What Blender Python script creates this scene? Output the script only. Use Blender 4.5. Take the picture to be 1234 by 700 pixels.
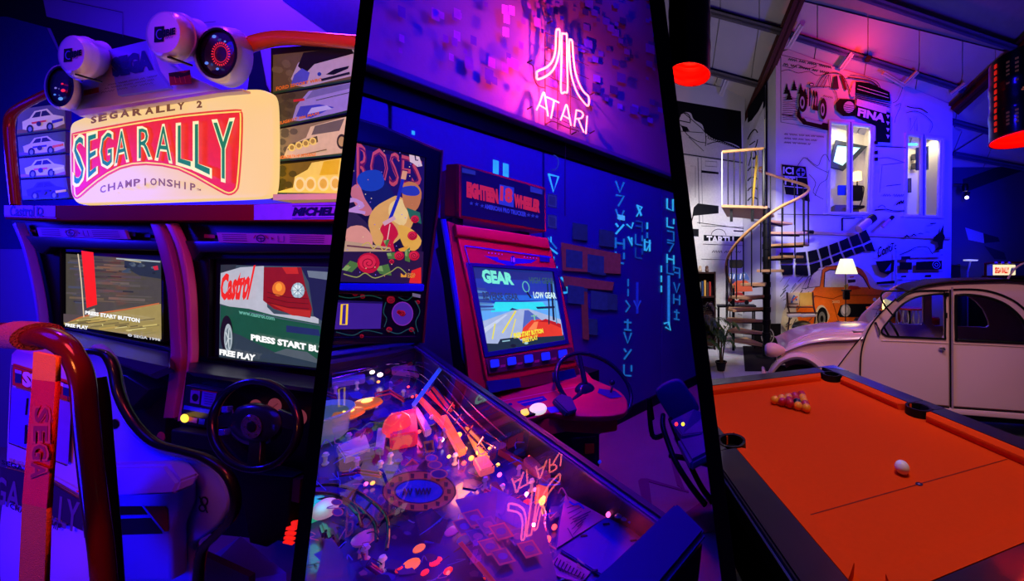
import bpy, bmesh, math, random
from mathutils import Vector, Matrix
for _o in list(bpy.data.objects): bpy.data.objects.remove(_o)
SC = bpy.context.scene; COL = SC.collection
R = math.radians; PI = math.pi
random.seed(7)

# ------------------------------------------------------------------ camera, world, exposure, lights
FPX, CX, CY, EYE = 400.0, 840.0, 325.0, 1.6          # focal length and principal point in pixels of 1234x700
cd = bpy.data.cameras.new('camera'); cam = bpy.data.objects.new('camera', cd); COL.objects.link(cam)
cam.location = (0, 0, EYE); cam.rotation_euler = (PI/2, 0, 0)
cd.sensor_width = 36; cd.lens = FPX/1234*36; cd.shift_x = (617-CX)/1234; cd.shift_y = (CY-350)/1234
cd.clip_start = .02; SC.camera = cam
w = bpy.data.worlds.new('world'); SC.world = w; w.use_nodes = True
w.node_tree.nodes['Background'].inputs[0].default_value = (.03, .02, .22, 1)
w.node_tree.nodes['Background'].inputs[1].default_value = .08
SC.view_settings.view_transform = 'Standard'; SC.view_settings.look = 'None'
SC.view_settings.exposure = 0; SC.view_settings.gamma = 1
def light(kind, loc, target, energy, color, size=.5, size_y=None, spot=60, blend=.6):
    l = bpy.data.lights.new('lamp_light', kind); l.energy = energy; l.color = color
    if kind == 'AREA':
        l.shape = 'RECTANGLE' if size_y else 'DISK'; l.size = size
        if size_y: l.size_y = size_y
    else: l.shadow_soft_size = size
    if kind == 'SPOT': l.spot_size = R(spot); l.spot_blend = blend
    o = bpy.data.objects.new(kind.lower()+'_light', l); COL.objects.link(o); o.location = loc
    o.rotation_euler = (Vector(target)-Vector(loc)).to_track_quat('-Z', 'Y').to_euler()
    return o
BLUE = (.012, .005, 1); VIO = (.25, .04, 1); MAG = (1, .03, .5); RED = (1, .03, .02); WARM = (1, .72, .5); PINK = (1, .55, .72)
# bay 1: added blue, violet, red and orange lights, no fittings
light('AREA', (-2.6, .3, 3.2), (-2.6, 1.8, 1.6), 26, BLUE, 1.2)
light('AREA', (-1.2, .5, 2.6), (-2.2, 1.8, .9), 15, (1, .05, .09), .5)
light('AREA', (-2.1, .1, 1.0), (-1.9, 1.3, .8), 17, BLUE, .5)
light('AREA', (-3.4, 2.3, 4.6), (-3.2, 2.75, 3.0), 75, (.22, .015, 1), .4)
light('AREA', (-5.0, 1.5, 2.2), (-4.5, 2.7, 1.8), 80, BLUE, .5)
light('AREA', (-1.2, -.1, 1.9), (-1.95, .95, 1.2), 8, (1, .2, .04), .25)
# bay 2: added lights out of view, tinting wall, truck, playfield and floor
light('AREA', (-.8, 1.4, 3.3), (-1.0, 2.9, 1.0), 44, BLUE, 1.0)
light('SPOT', (-.3, 1.3, 2.9), (-1.05, 2.0, 1.3), 80, (1, .02, .14), .15, spot=44)
light('AREA', (-.4, .95, 2.5), (-.5, 1.0, 1.0), 14, BLUE, .3)
light('POINT', (-.5, 3.2, 4.6), (0, 0, 0), 10, BLUE, .05)
light('AREA', (-.35, 2.3, 3.9), (-.2, 2.4, 0), 150, BLUE, .4)
# bay 3: added lights with no fittings; the red point sits by the spotlight
light('SPOT', (.9, 1.2, 3.9), (1.0, 2.0, .8), 155, WARM, .3, spot=75)
light('SPOT', (1.9, .6, 3.0), (2.3, 3.0, .9), 105, (1, .62, .62), .3, spot=72)
light('SPOT', (.7, 3.8, 4.2), (.7, 7.2, 1.6), 850, (1, .95, .93), .3, spot=60)
light('SPOT', (5.2, 4.6, 3.6), (5.0, 8.0, 3.4), 1500, (.002, .004, 1), .2, spot=85)
light('SPOT', (2.2, 4.6, 2.6), (2.3, 7.4, 2.8), 300, (.05, .02, 1), .3, spot=80)
light('POINT', (7.6, 8.0, 2.6), (0, 0, 0), 60, BLUE, .3)
light('AREA', (.4, 4.8, 3.0), (.2, 7.0, 6.6), 22, (1, .86, .88), .8)
light('AREA', (5.0, 5.2, 3.0), (4.6, 7.4, 6.4), 80, (.06, .03, 1), .8)
light('POINT', (3.55, 6.85, 5.9), (0, 0, 0), 38, (1, .03, .03), .06)

# ------------------------------------------------------------------ materials
def hexc(h):
    h = h.lstrip('#'); v = [int(h[i:i+2], 16)/255 for i in (0, 2, 4)]
    return tuple(c/12.92 if c <= .04045 else ((c+.055)/1.055)**2.4 for c in v)+(1,)
def col(c): return hexc(c) if isinstance(c, str) else (tuple(c)+(1,))[:4]
MATS = {}
def mat(name, c='#808080', rough=.5, metal=0, emis=0, noise=.12, scale=8, bump=.0, coat=0, spec=.22, trans=0, base=1):
    if name in MATS: return MATS[name]
    m = bpy.data.materials.new(name); m.use_nodes = True; nt = m.node_tree; b = nt.nodes['Principled BSDF']
    b.inputs['Roughness'].default_value = rough; b.inputs['Metallic'].default_value = metal
    b.inputs['Specular IOR Level'].default_value = spec; b.inputs['Coat Weight'].default_value = coat; b.inputs['Coat Roughness'].default_value = .08
    b.inputs['Transmission Weight'].default_value = trans
    c = col(c)
    tc = nt.nodes.new('ShaderNodeTexCoord'); nz = nt.nodes.new('ShaderNodeTexNoise'); nz.inputs['Scale'].default_value = scale; nz.inputs['Detail'].default_value = 5
    nt.links.new(tc.outputs['Object'], nz.inputs['Vector'])
    mx = nt.nodes.new('ShaderNodeMix'); mx.data_type = 'RGBA'
    mx.inputs[6].default_value = tuple(x*(1-noise) for x in c[:3])+(1,); mx.inputs[7].default_value = tuple(min(1, x*(1+noise)) for x in c[:3])+(1,)
    nt.links.new(nz.outputs['Fac'], mx.inputs[0])
    nt.links.new(mx.outputs[2], b.inputs['Base Color'])
    if bump:
        bp = nt.nodes.new('ShaderNodeBump'); bp.inputs['Strength'].default_value = bump; bp.inputs['Distance'].default_value = .01
        n2 = nt.nodes.new('ShaderNodeTexNoise'); n2.inputs['Scale'].default_value = scale*12; nt.links.new(tc.outputs['Object'], n2.inputs['Vector'])
        nt.links.new(n2.outputs['Fac'], bp.inputs['Height']); nt.links.new(bp.outputs[0], b.inputs['Normal'])
    if emis:
        nt.links.new(mx.outputs[2], b.inputs['Emission Color']); b.inputs['Emission Strength'].default_value = emis
        if base < 1:                                   # translucent diffuser, lit from inside
            for l in list(b.inputs['Base Color'].links): nt.links.remove(l)
            b.inputs['Base Color'].default_value = tuple(x*base for x in c[:3])+(1,)
    MATS[name] = m; return m
def artmat(name, emis=0, rough=.55, grain=.15, base=1.0):
    if name in MATS: return MATS[name]
    m = bpy.data.materials.new(name); m.use_nodes = True; nt = m.node_tree; b = nt.nodes['Principled BSDF']
    b.inputs['Roughness'].default_value = rough; b.inputs['Specular IOR Level'].default_value = .12
    a = nt.nodes.new('ShaderNodeVertexColor'); a.layer_name = 'Col'
    nz = nt.nodes.new('ShaderNodeTexNoise'); nz.inputs['Scale'].default_value = 25
    tc = nt.nodes.new('ShaderNodeTexCoord'); nt.links.new(tc.outputs['Object'], nz.inputs['Vector'])
    mr = nt.nodes.new('ShaderNodeMapRange'); mr.inputs[3].default_value = 1-grain; mr.inputs[4].default_value = 1+grain
    nt.links.new(nz.outputs['Fac'], mr.inputs[0])
    mm = nt.nodes.new('ShaderNodeVectorMath'); mm.operation = 'SCALE'
    nt.links.new(a.outputs[0], mm.inputs[0]); nt.links.new(mr.outputs[0], mm.inputs['Scale'])
    if emis:
        b.inputs['Base Color'].default_value = (.02, .02, .02, 1)
        nt.links.new(mm.outputs[0], b.inputs['Emission Color']); b.inputs['Emission Strength'].default_value = emis
        if base < 1:
            ms = nt.nodes.new('ShaderNodeVectorMath'); ms.operation = 'SCALE'; ms.inputs['Scale'].default_value = base; nt.links.new(mm.outputs[0], ms.inputs[0]); nt.links.new(ms.outputs[0], b.inputs['Base Color'])
    else: nt.links.new(mm.outputs[0], b.inputs['Base Color'])
    MATS[name] = m; return m
def glassmat(name, tint=(1, 1, 1), refl=1.0, rough=.01):
    if name in MATS: return MATS[name]
    m = bpy.data.materials.new(name); m.use_nodes = True; nt = m.node_tree; nt.nodes.clear()
    out = nt.nodes.new('ShaderNodeOutputMaterial'); t = nt.nodes.new('ShaderNodeBsdfTransparent'); g = nt.nodes.new('ShaderNodeBsdfGlossy')
    g.inputs['Roughness'].default_value = rough; t.inputs[0].default_value = tuple(tint)+(1,)
    ge = nt.nodes.new('ShaderNodeNewGeometry'); dt = nt.nodes.new('ShaderNodeVectorMath'); dt.operation = 'DOT_PRODUCT'
    nt.links.new(ge.outputs['Incoming'], dt.inputs[0]); nt.links.new(ge.outputs['Normal'], dt.inputs[1])
    def mth(op, i, v, clamp=False):                    # Schlick reflectance, the same from either side of the sheet
        q = nt.nodes.new('ShaderNodeMath'); q.operation = op; q.use_clamp = clamp; nt.links.new(i, q.inputs[0])
        if v is not None: q.inputs[1].default_value = v
        return q.outputs[0]
    x = mth('ABSOLUTE', dt.outputs['Value'], None); x = mth('MULTIPLY', x, -1); x = mth('ADD', x, 1); x = mth('POWER', x, 5)
    x = mth('MULTIPLY', x, .92); x = mth('ADD', x, .08); x = mth('MULTIPLY', x, refl, True)
    mx = nt.nodes.new('ShaderNodeMixShader'); nt.links.new(x, mx.inputs[0])
    nt.links.new(t.outputs[0], mx.inputs[1]); nt.links.new(g.outputs[0], mx.inputs[2]); nt.links.new(mx.outputs[0], out.inputs[0])
    MATS[name] = m; return m

# ------------------------------------------------------------------ frames, pixels to points on true planes
def ray(px, py): return Vector(((px-CX)/FPX, 1, (CY-py)/FPX))
class Frame:
    def __init__(s, O, u, v=(0, 0, 1)):
        s.O = Vector(O); s.u = Vector(u).normalized(); s.v = Vector(v).normalized(); s.n = s.u.cross(s.v).normalized()
    def pt(s, px, py, c=0):
        d = ray(px, py); E = Vector((0, 0, EYE)); t = ((s.O-E).dot(s.n)+c)/d.dot(s.n); return E+d*t
    def w(s, a, b, c=0): return s.O+s.u*a+s.v*b+s.n*c
    def ab(s, p): q = p-s.O; return (q.dot(s.u), q.dot(s.v))
def spl(pts, k=6, closed=False):
    P = [Vector(p) for p in pts]; n = len(P); out = []
    for i in range(n if closed else n-1):
        if closed: p0, p1, p2, p3 = P[i-1], P[i], P[(i+1) % n], P[(i+2) % n]
        else: p0, p1, p2, p3 = P[max(i-1, 0)], P[i], P[i+1], P[min(i+2, n-1)]
        for j in range(k):
            t = j/k; out.append(.5*((2*p1)+(p2-p0)*t+(2*p0-5*p1+4*p2-p3)*t*t+(3*p1-p0-3*p2+p3)*t**3))
    if not closed: out.append(P[-1])
    return out
def ell(cx, cy, rx, ry, n=20, rot=0, a0=0, a1=360):
    o = []
    for i in range(n):
        a = R(a0+(a1-a0)*i/(n if a1-a0 == 360 else n-1)); x, y = rx*math.cos(a), ry*math.sin(a)
        o.append((cx+x*math.cos(rot)-y*math.sin(rot), cy+x*math.sin(rot)+y*math.cos(rot)))
    return o
def rrect(x0, y0, x1, y1, r, n=4):
    o = []
    for cx, cy, a in ((x1-r, y1-r, 0), (x0+r, y1-r, 90), (x0+r, y0+r, 180), (x1-r, y0+r, 270)):
        o += [(cx+r*math.cos(R(a+90*i/n)), cy+r*math.sin(R(a+90*i/n))) for i in range(n+1)]
    return o

# ------------------------------------------------------------------ mesh builder
class MB:
    def __init__(s): s.bm = bmesh.new()
    def face(s, pts):
        vs = [s.bm.verts.new(p) for p in pts]
        try: return s.bm.faces.new(vs)
        except ValueError: return None
    def prism(s, pts, off, bevel=0):
        off = Vector(off); b = bmesh.new()
        v0 = [b.verts.new(p) for p in pts]; v1 = [b.verts.new(Vector(p)+off) for p in pts]; n = len(pts)
        b.faces.new(v0); b.faces.new(v1[::-1])
        for i in range(n): b.faces.new((v0[i], v1[i], v1[(i+1) % n], v0[(i+1) % n]))
        bmesh.ops.recalc_face_normals(b, faces=b.faces)
        if bevel: bmesh.ops.bevel(b, geom=list(b.edges), offset=bevel, segments=2, affect='EDGES', clamp_overlap=True)
        me = bpy.data.meshes.new('t'); b.to_mesh(me); b.free(); s.bm.from_mesh(me); bpy.data.meshes.remove(me); return s
    def box(s, c, sx, sy, sz, rz=0, bevel=0, fr=None):
        c = Vector(c)
        X, Y, Z = (fr if fr else (Vector((math.cos(rz), math.sin(rz), 0)), Vector((-math.sin(rz), math.cos(rz), 0)), Vector((0, 0, 1))))
        p = [c+X*(a*sx/2)+Y*(b*sy/2)-Z*(sz/2) for a, b in ((-1, -1), (1, -1), (1, 1), (-1, 1))]
        return s.prism(p, Z*sz, bevel)
    def grid(s, rows, cu=False, cv=False):
        V = [[s.bm.verts.new(p) for p in r] for r in rows]; nr, nc = len(V), len(V[0])
        for i in range(nr if cv else nr-1):
            for j in range(nc if cu else nc-1):
                try: s.bm.faces.new((V[i][j], V[i][(j+1) % nc], V[(i+1) % nr][(j+1) % nc], V[(i+1) % nr][j]))
                except ValueError: pass
        return V
    def tube(s, pts, r, seg=8, closed=False, caps=True):
        P = [Vector(p) for p in pts]; n = len(P); rs = r if isinstance(r, (list, tuple)) else [r]*n; rings = []; N = None
        for i in range(n):
            if closed: T = P[(i+1) % n]-P[i-1]
            else: T = P[min(i+1, n-1)]-P[max(i-1, 0)]
            T.normalize()
            if N is None: N = T.orthogonal().normalized()
            else:
                N = N-T*N.dot(T)
                N = N.normalized() if N.length > 1e-6 else T.orthogonal().normalized()
            B = T.cross(N); rings.append([P[i]+(N*math.cos(2*PI*j/seg)+B*math.sin(2*PI*j/seg))*rs[i] for j in range(seg)])
        V = s.grid(rings, cu=True, cv=closed)
        if caps and not closed:
            s.bm.faces.new(V[0][::-1]); s.bm.faces.new(V[-1])
        return s
    def lathe(s, o, axis, prof, seg=20, caps=True):
        o = Vector(o); A = Vector(axis).normalized(); N = A.orthogonal().normalized(); B = A.cross(N)
        V = s.grid([[o+A*h+(N*math.cos(2*PI*j/seg)+B*math.sin(2*PI*j/seg))*max(r, 1e-4) for j in range(seg)] for r, h in prof], cu=True)
        if caps:
            s.bm.faces.new(V[0][::-1]); s.bm.faces.new(V[-1])
        return s
    def sphere(s, c, r, seg=12, sc=(1, 1, 1), ax=None):
        c = Vector(c); X, Y, Z = ax if ax else (Vector((1, 0, 0)), Vector((0, 1, 0)), Vector((0, 0, 1)))
        rows = []
        for i in range(1, seg//2+1):
            pass
        n = max(seg//2, 4)
        for i in range(n+1):
            a = PI*i/n-PI/2; rr = max(math.cos(a), .001)
            rows.append([c+(X*(rr*math.cos(2*PI*j/seg)*sc[0])+Y*(rr*math.sin(2*PI*j/seg)*sc[1])+Z*(math.sin(a)*sc[2]))*r for j in range(seg)])
        s.grid(rows, cu=True); return s
    def loft(s, F, rings, n=28, caps=True):             # rings of (cx, cy, rx, ry, c) in pixels on frame F
        V = s.grid([[F.pt(x, y, c) for x, y in ell(cx, cy, rx, ry, n)] for cx, cy, rx, ry, c in rings], cu=True)
        if caps: s.bm.faces.new(V[0][::-1]); s.bm.faces.new(V[-1])
        return s
def plate(F, outline, holes=(), c=0, th=.02, bevel=0, px=True):   # flat plate with holes, front face at offset c
    cu = bpy.data.curves.new('t', 'CURVE'); cu.dimensions = '2D'; cu.fill_mode = 'BOTH'; cu.extrude = max(th/2-bevel, 0); cu.bevel_depth = bevel; cu.bevel_resolution = 2
    if bevel: cu.offset = -bevel
    for loop in [outline]+list(holes):
        L = [F.ab(F.pt(p[0], p[1], c)) if px else (p[0], p[1]) for p in loop]
        sp = cu.splines.new('POLY'); sp.points.add(len(L)-1); sp.use_cyclic_u = True
        for q, p in zip(sp.points, L): q.co = (p[0], p[1], 0, 1)
    o = bpy.data.objects.new('t', cu); me = o.to_mesh(); b = MB(); b.bm.from_mesh(me); o.to_mesh_clear()
    bpy.data.objects.remove(o); bpy.data.curves.remove(cu)
    for v in b.bm.verts: v.co = F.w(v.co.x, v.co.y, c-th/2+v.co.z)
    bmesh.ops.remove_doubles(b.bm, verts=b.bm.verts, dist=1e-5)
    return b
def pane(F, pts, c=0):                                 # one sheet of glass
    m = MB(); m.face([F.pt(x, y, c) for x, y in pts]); return m
_TC = {}
def glyphs(s, bold=0):
    k = (s, bold)
    if k not in _TC:
        cu = bpy.data.curves.new('t', 'FONT'); cu.body = s; cu.size = 1; cu.offset = bold; cu.resolution_u = 2
        o = bpy.data.objects.new('t', cu); me = o.to_mesh(); vs = [v.co.copy() for v in me.vertices]; fs = [tuple(p.vertices) for p in me.polygons]; o.to_mesh_clear()
        bpy.data.objects.remove(o); bpy.data.curves.remove(cu)
        x0 = min(v.x for v in vs)+bold; x1 = max(v.x for v in vs)-bold; y0 = min(v.y for v in vs)+bold; y1 = max(v.y for v in vs)-bold
        _TC[k] = ([((v.x-x0)/(x1-x0), (v.y-y0)/(y1-y0)) for v in vs], fs)
    return _TC[k]
def bil(q, s, t):                                       # q = tl, tr, br, bl ; t up
    a = [q[3][i]*(1-s)+q[2][i]*s for i in (0, 1)]; b = [q[0][i]*(1-s)+q[1][i]*s for i in (0, 1)]
    return (a[0]*(1-t)+b[0]*t, a[1]*(1-t)+b[1]*t)

# ------------------------------------------------------------------ objects
CLIP = []; WL = {}
class Gone(dict): name = 'gone'; data = None              # stands for a piece wholly beyond the partition
GONE = Gone(); WL['gone'] = Vector((0, 0, 0))
def set_origin_mesh(bm, name):
    lo = Vector((1e9,)*3); hi = -lo
    for v in bm.verts:
        for i in range(3): lo[i] = min(lo[i], v.co[i]); hi[i] = max(hi[i], v.co[i])
    return Vector(((lo.x+hi.x)/2, (lo.y+hi.y)/2, lo.z))
def link(o, parent, org):
    COL.objects.link(o); WL[o.name] = org
    if parent: o.parent = parent; o.location = org-WL[parent.name]
    else: o.location = org
    return o
def clipbm(bm):
    for co, no in CLIP:
        d = [(v.co-co).dot(no) for v in bm.verts]
        if d and max(d) > 0: bmesh.ops.bisect_plane(bm, geom=list(bm.verts)+list(bm.edges)+list(bm.faces), plane_co=co, plane_no=no, clear_outer=True)
def obj(name, mb, m, parent=None, smooth=None, label=None, cat=None, group=None, kind=None, clip=True):
    bm = mb.bm
    if clip: clipbm(bm)
    if not bm.verts or isinstance(parent, Gone): return GONE
    if not isinstance(mb, Art): bmesh.ops.recalc_face_normals(bm, faces=bm.faces)
    org = set_origin_mesh(bm, name)
    for v in bm.verts: v.co -= org
    me = bpy.data.meshes.new(name); bm.to_mesh(me); bm.free(); me.materials.append(m)
    if smooth is not None:
        for p in me.polygons: p.use_smooth = True
        me.set_sharp_from_angle(angle=R(smooth))
    o = link(bpy.data.objects.new(name, me), parent, org)
    tag(o, label, cat, group, kind); return o
def tag(o, label=None, cat=None, group=None, kind=None):
    if isinstance(o, Gone): return o
    for k, v in (('label', label), ('category', cat), ('group', group), ('kind', kind)):
        if v: o[k] = v
    return o
def thing(name, loc, label, cat, group=None):
    o = bpy.data.objects.new(name, None); o.empty_display_size = .05; link(o, None, Vector(loc)); return tag(o, label, cat, group)
def inst(name, src, world, parent=None, **k):           # another object on the same mesh
    if isinstance(src, Gone): return GONE
    o = bpy.data.objects.new(name, src.data); link(o, parent, Vector(world)); return tag(o, **k)
class Art:                                              # flat print: coloured polygons, strokes and letters, px coordinates on a plane
    def __init__(s, F, c=0, step=.0004, th=0): s.F = F; s.c = c; s.step = step; s.bm = bmesh.new(); s.L = s.bm.loops.layers.float_color.new('Col'); s.P = lambda x, y, c: F.pt(x, y, c)
    def _f(s, pts, cc, c):
        vs = [s.bm.verts.new(s.P(x, y, c)) for x, y in pts]
        try: f = s.bm.faces.new(vs)
        except ValueError: return
        for l in f.loops: l[s.L] = cc
    def poly(s, pts, c, keep=False):
        if not keep: s.c += s.step
        s._f([tuple(p)[:2] for p in pts], col(c), s.c); return s
    def ell(s, cx, cy, rx, ry, c, n=20, rot=0): return s.poly(ell(cx, cy, rx, ry, n, rot), c)
    def line(s, pts, wd, c, closed=False, sm=0, keep=False):
        if sm: pts = spl([(p[0], p[1]) for p in pts], sm, closed)
        pts = [Vector((p[0], p[1])) for p in pts]
        if closed: pts.append(pts[0])
        cc = col(c)
        if not keep: s.c += s.step
        L, Rr = [], []
        for i, p in enumerate(pts):
            a, b = pts[max(i-1, 0)], pts[min(i+1, len(pts)-1)]
            if closed and i in (0, len(pts)-1): a, b = pts[-2], pts[1]
            t = (b-a); t = t.normalized() if t.length > 1e-9 else Vector((1, 0)); n = Vector((-t.y, t.x))*wd/2
            L.append(p+n); Rr.append(p-n)
        for i in range(len(pts)-1): s._f([L[i], L[i+1], Rr[i+1], Rr[i]], cc, s.c)
        return s
    def text(s, t, q, c, bold=0.02, fn=None):
        if t[0] == '~':                                 # writing too small to read in the photograph: pen squiggles
            n = len(t)*3; w_ = 0
            while w_ < n-3:
                e_ = min(n, w_+random.randint(8, 18)); s.line([bil(q, k/n, .15+.7*((k*7) % 3)/2) for k in range(w_, e_)], abs(q[3][1]-q[0][1])*.2, c); w_ = e_+2
            return s
        vs, fs = glyphs(t, bold); cc = col(c); s.c += s.step
        V = [s.bm.verts.new(s.P(*(fn(a, b) if fn else bil(q, a, b)), s.c)) for a, b in vs]
        for f in fs:
            try: g = s.bm.faces.new([V[i] for i in f])
            except ValueError: continue
            for l in g.loops: l[s.L] = cc
        return s
    def rtext(s, t, x0, y0, x1, y1, c, bold=.02, sl=0, it=0):   # slope sl, italics it
        d = sl*(x1-x0); return s.text(t, [(x0+it, y0), (x1+it, y0+d), (x1, y1+d), (x0, y1)], c, bold)
# three bays, divided by two added leaning partitions that keep their light apart
def bandplane(x0, y0, x1, y1, sgn, off):                # plane through the eye and an edge line
    a, b = ray(x0, y0), ray(x1, y1); n = a.cross(b).normalized()
    if n.x*sgn < 0: n = -n
    return (Vector((0, 0, EYE))-n*off, n)
D1 = ((441.5, 8), (359.5, 694)); D2 = ((792.5, 8), (878, 694))
HT1, HT2 = .0095, .0115
def bay(k):
    CLIP.clear()
    if k == 1: CLIP.append(bandplane(*D1[0], *D1[1], 1, HT1))
    if k == 2: CLIP.append(bandplane(*D1[0], *D1[1], -1, HT1)); CLIP.append(bandplane(*D2[0], *D2[1], 1, HT2))
    if k == 3: CLIP.append(bandplane(*D2[0], *D2[1], -1, HT2))

# ------------------------------------------------------------------ frames of the three bays
F1 = Frame((-3.04, 1.9, 0), (.9945, -.1045, 0))                # twin racer front plane
F2 = Frame((-.7, 3.636, 0), (.5595, .8288, 0))                 # neon wall
TH = math.radians(18.7); FT = Frame((.973, 2.406, .8), (math.cos(TH), math.sin(TH), 0))   # pool table
TU, TV = FT.u.copy(), Vector((-math.sin(TH), math.cos(TH), 0))
FB = Frame((1.71, 7.2, 0), (.982, .191, 0))                    # painted building front
FK = Frame((1.1, 8.0, 0), (.947, .321, 0))                     # comic wall behind the stair
FR = Frame((0, 8, 5.7), (1, 0, 0), (0, -1, .9))                # underside of the sloped roof
FW = Frame((6.6, 9.4, 0), (1, 0, 0))                           # far wall
FC = Frame((2.53, 3.08, 0), (.985, -.1716, 0))                 # flank of the little car
def pl_xz(f, a0, b0, a1, b1, c, th):                           # slab in frame units
    return MB().prism([f.w(a0, b0, c), f.w(a1, b0, c), f.w(a1, b1, c), f.w(a0, b1, c)], f.n*-th)

# ------------------------------------------------------------------ partitions, floor, walls
for k, (D, ht, nm) in enumerate(((D1, HT1*.74, 'added_divider_1'), (D2, HT2, 'added_divider_2'))):
    (x0, y0), (x1, y1) = D; sx = (x1-x0)/(y1-y0); E = Vector((0, 0, EYE)); n = bandplane(x0, y0, x1, y1, 1, 0)[1]
    q = []
    for yy, dd in ((-420, .5), (-420, 11), (1700, 11), (1700, .5)):
        q.append(E+ray(x0+sx*(yy-y0), yy)*dd)
    m = MB().prism([p-n*ht for p in q], n*2*ht)
    for co, no in ((Vector((0, 0, 0)), Vector((0, 0, -1))), (Vector((0, 0, 6.5)), Vector((0, 0, 1)))):
        g = bmesh.ops.bisect_plane(m.bm, geom=list(m.bm.verts)+list(m.bm.edges)+list(m.bm.faces), plane_co=co, plane_no=no, clear_outer=True)
        bmesh.ops.holes_fill(m.bm, edges=m.bm.edges)
    obj(nm, m, mat('partition', '#050509', .6), kind='structure', label=('added black leaning partition between the racing cabinets and the pinball bay', 'added black leaning partition between the neon wall and the pool table')[k])
m = MB(); m.prism([(-7, -1.5, -.1), (9.5, -1.5, -.1), (9.5, 13, -.1), (-7, 13, -.1)], (0, 0, .1))
obj('floor', m, mat('floor', '#6f7076', .45, noise=.2, scale=3, bump=.05), kind='structure')
CLIP.clear(); bay(1)
obj('wall_left', pl_xz(F1, -4, 0, 4.2, 5, -.75, .1), mat('plaster_violet', '#8a84c8', .7, scale=2, bump=.1), kind='structure')
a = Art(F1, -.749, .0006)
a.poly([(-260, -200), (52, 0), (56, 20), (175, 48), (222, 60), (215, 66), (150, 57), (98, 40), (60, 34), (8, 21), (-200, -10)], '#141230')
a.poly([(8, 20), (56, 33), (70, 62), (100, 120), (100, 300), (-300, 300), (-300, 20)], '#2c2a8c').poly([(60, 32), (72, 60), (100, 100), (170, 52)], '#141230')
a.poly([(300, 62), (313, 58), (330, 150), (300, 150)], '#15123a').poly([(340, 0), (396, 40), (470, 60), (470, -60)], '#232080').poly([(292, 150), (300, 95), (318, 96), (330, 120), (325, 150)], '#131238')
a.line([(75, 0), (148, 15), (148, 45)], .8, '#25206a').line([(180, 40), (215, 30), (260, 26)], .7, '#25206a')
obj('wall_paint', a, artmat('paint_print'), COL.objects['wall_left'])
# neon wall : lower boards, ledge, upper wall
bay(2)
W2 = obj('wall_middle', pl_xz(F2, -3.2, 0, 3.3, 5.2, -.06, .1), mat('plaster_dark', '#5a5a80', .6, scale=2, bump=.15), kind='structure')
seams = [-3.2]+[F2.ab(F2.pt(x, 400))[0] for x in (470, 655, 797)]+[3.3]
for i in range(4):
    obj('wall_panel', MB().prism([F2.w(seams[i]+.008, 0, 0), F2.w(seams[i+1]-.008, 0, 0), F2.w(seams[i+1]-.008, 2.58, 0), F2.w(seams[i]+.008, 2.58, 0)], F2.n*-.055, .004), mat('board_dark', '#5c5c90', .5, scale=3, bump=.12), W2)
obj('ledge', MB().box(F2.w(0, 2.74, .03), 6.6, .16, .04, fr=(F2.u, F2.n, F2.v), bevel=.004), mat('ledge_paint', '#4a4470', .5), W2)
obj('ledge_channel', MB().box(F2.w(0, 2.66, -.02), 6.6, .06, .12, fr=(F2.u, F2.n, F2.v)), mat('ledge_dark', '#0a0a14', .5), W2)
# projected glyph columns, their light put into glowing flat colour
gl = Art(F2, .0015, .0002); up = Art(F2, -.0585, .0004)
def glyph(A, x, y, w_, h, c, sk=0):
    k = random.randrange(8); t = max(w_*.24, 1.1); X0, X1, Y0, Y1 = x, x+w_, y, y+h; s = lambda xx: sk*(xx-x)
    L = {0: [[(X0, Y0), (X0, Y1), (X1, Y1)], [(X1, Y0), (X1, Y0+h*.6)]], 1: [[(X0, Y0), (X1, Y0), (X1, Y1)], [(X0, Y0+h*.5), (X1, Y0+h*.5)]],
         2: [[(X0, Y1), (X1, Y0)], [(X0, Y0), (X0+w_*.3, Y0+h*.3)]], 3: [[(X0, Y0), (X1, Y0), (X0+w_*.3, Y1)]],
         4: [[(X0, Y0), (X0, Y1)], [(X1, Y0), (X1, Y1)], [(X0, Y0+h*.5), (X1, Y0+h*.5)]], 5: [[(X0, Y0), (X1, Y0), (X1, Y1), (X0, Y1)]],
         6: [[(X0, Y0+h*.3), (X1, Y0+h*.3)], [(X0+w_*.5, Y0), (X0+w_*.5, Y1)], [(X0, Y1), (X1, Y1)]], 7: [[(X0, Y0), (X0+w_*.5, Y1), (X1, Y0)]]}[k]
    for l in L: A.line([(p[0], p[1]+s(p[0])) for p in l], t, c)
rs = random.getstate(); random.seed(11)
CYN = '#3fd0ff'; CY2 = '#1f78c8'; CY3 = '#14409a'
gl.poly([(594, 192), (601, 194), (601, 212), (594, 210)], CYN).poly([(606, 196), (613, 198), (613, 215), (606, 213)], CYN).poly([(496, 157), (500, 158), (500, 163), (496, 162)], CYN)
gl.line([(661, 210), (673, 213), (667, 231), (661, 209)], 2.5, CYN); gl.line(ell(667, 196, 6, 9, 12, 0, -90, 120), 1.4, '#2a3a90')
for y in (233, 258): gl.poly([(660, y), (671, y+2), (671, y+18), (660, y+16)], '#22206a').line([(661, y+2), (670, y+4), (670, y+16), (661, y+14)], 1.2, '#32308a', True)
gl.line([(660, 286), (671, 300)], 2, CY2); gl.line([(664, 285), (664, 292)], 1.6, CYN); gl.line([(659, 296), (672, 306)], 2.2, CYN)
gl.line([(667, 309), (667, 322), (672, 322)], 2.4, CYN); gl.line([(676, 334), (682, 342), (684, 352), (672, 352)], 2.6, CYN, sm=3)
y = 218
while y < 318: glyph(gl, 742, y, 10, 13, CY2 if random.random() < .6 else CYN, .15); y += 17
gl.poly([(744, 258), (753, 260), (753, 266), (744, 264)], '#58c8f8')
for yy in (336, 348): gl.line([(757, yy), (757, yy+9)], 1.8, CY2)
gl.line([(754, 362), (759, 369), (754, 376)], 2, CY2)
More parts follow.
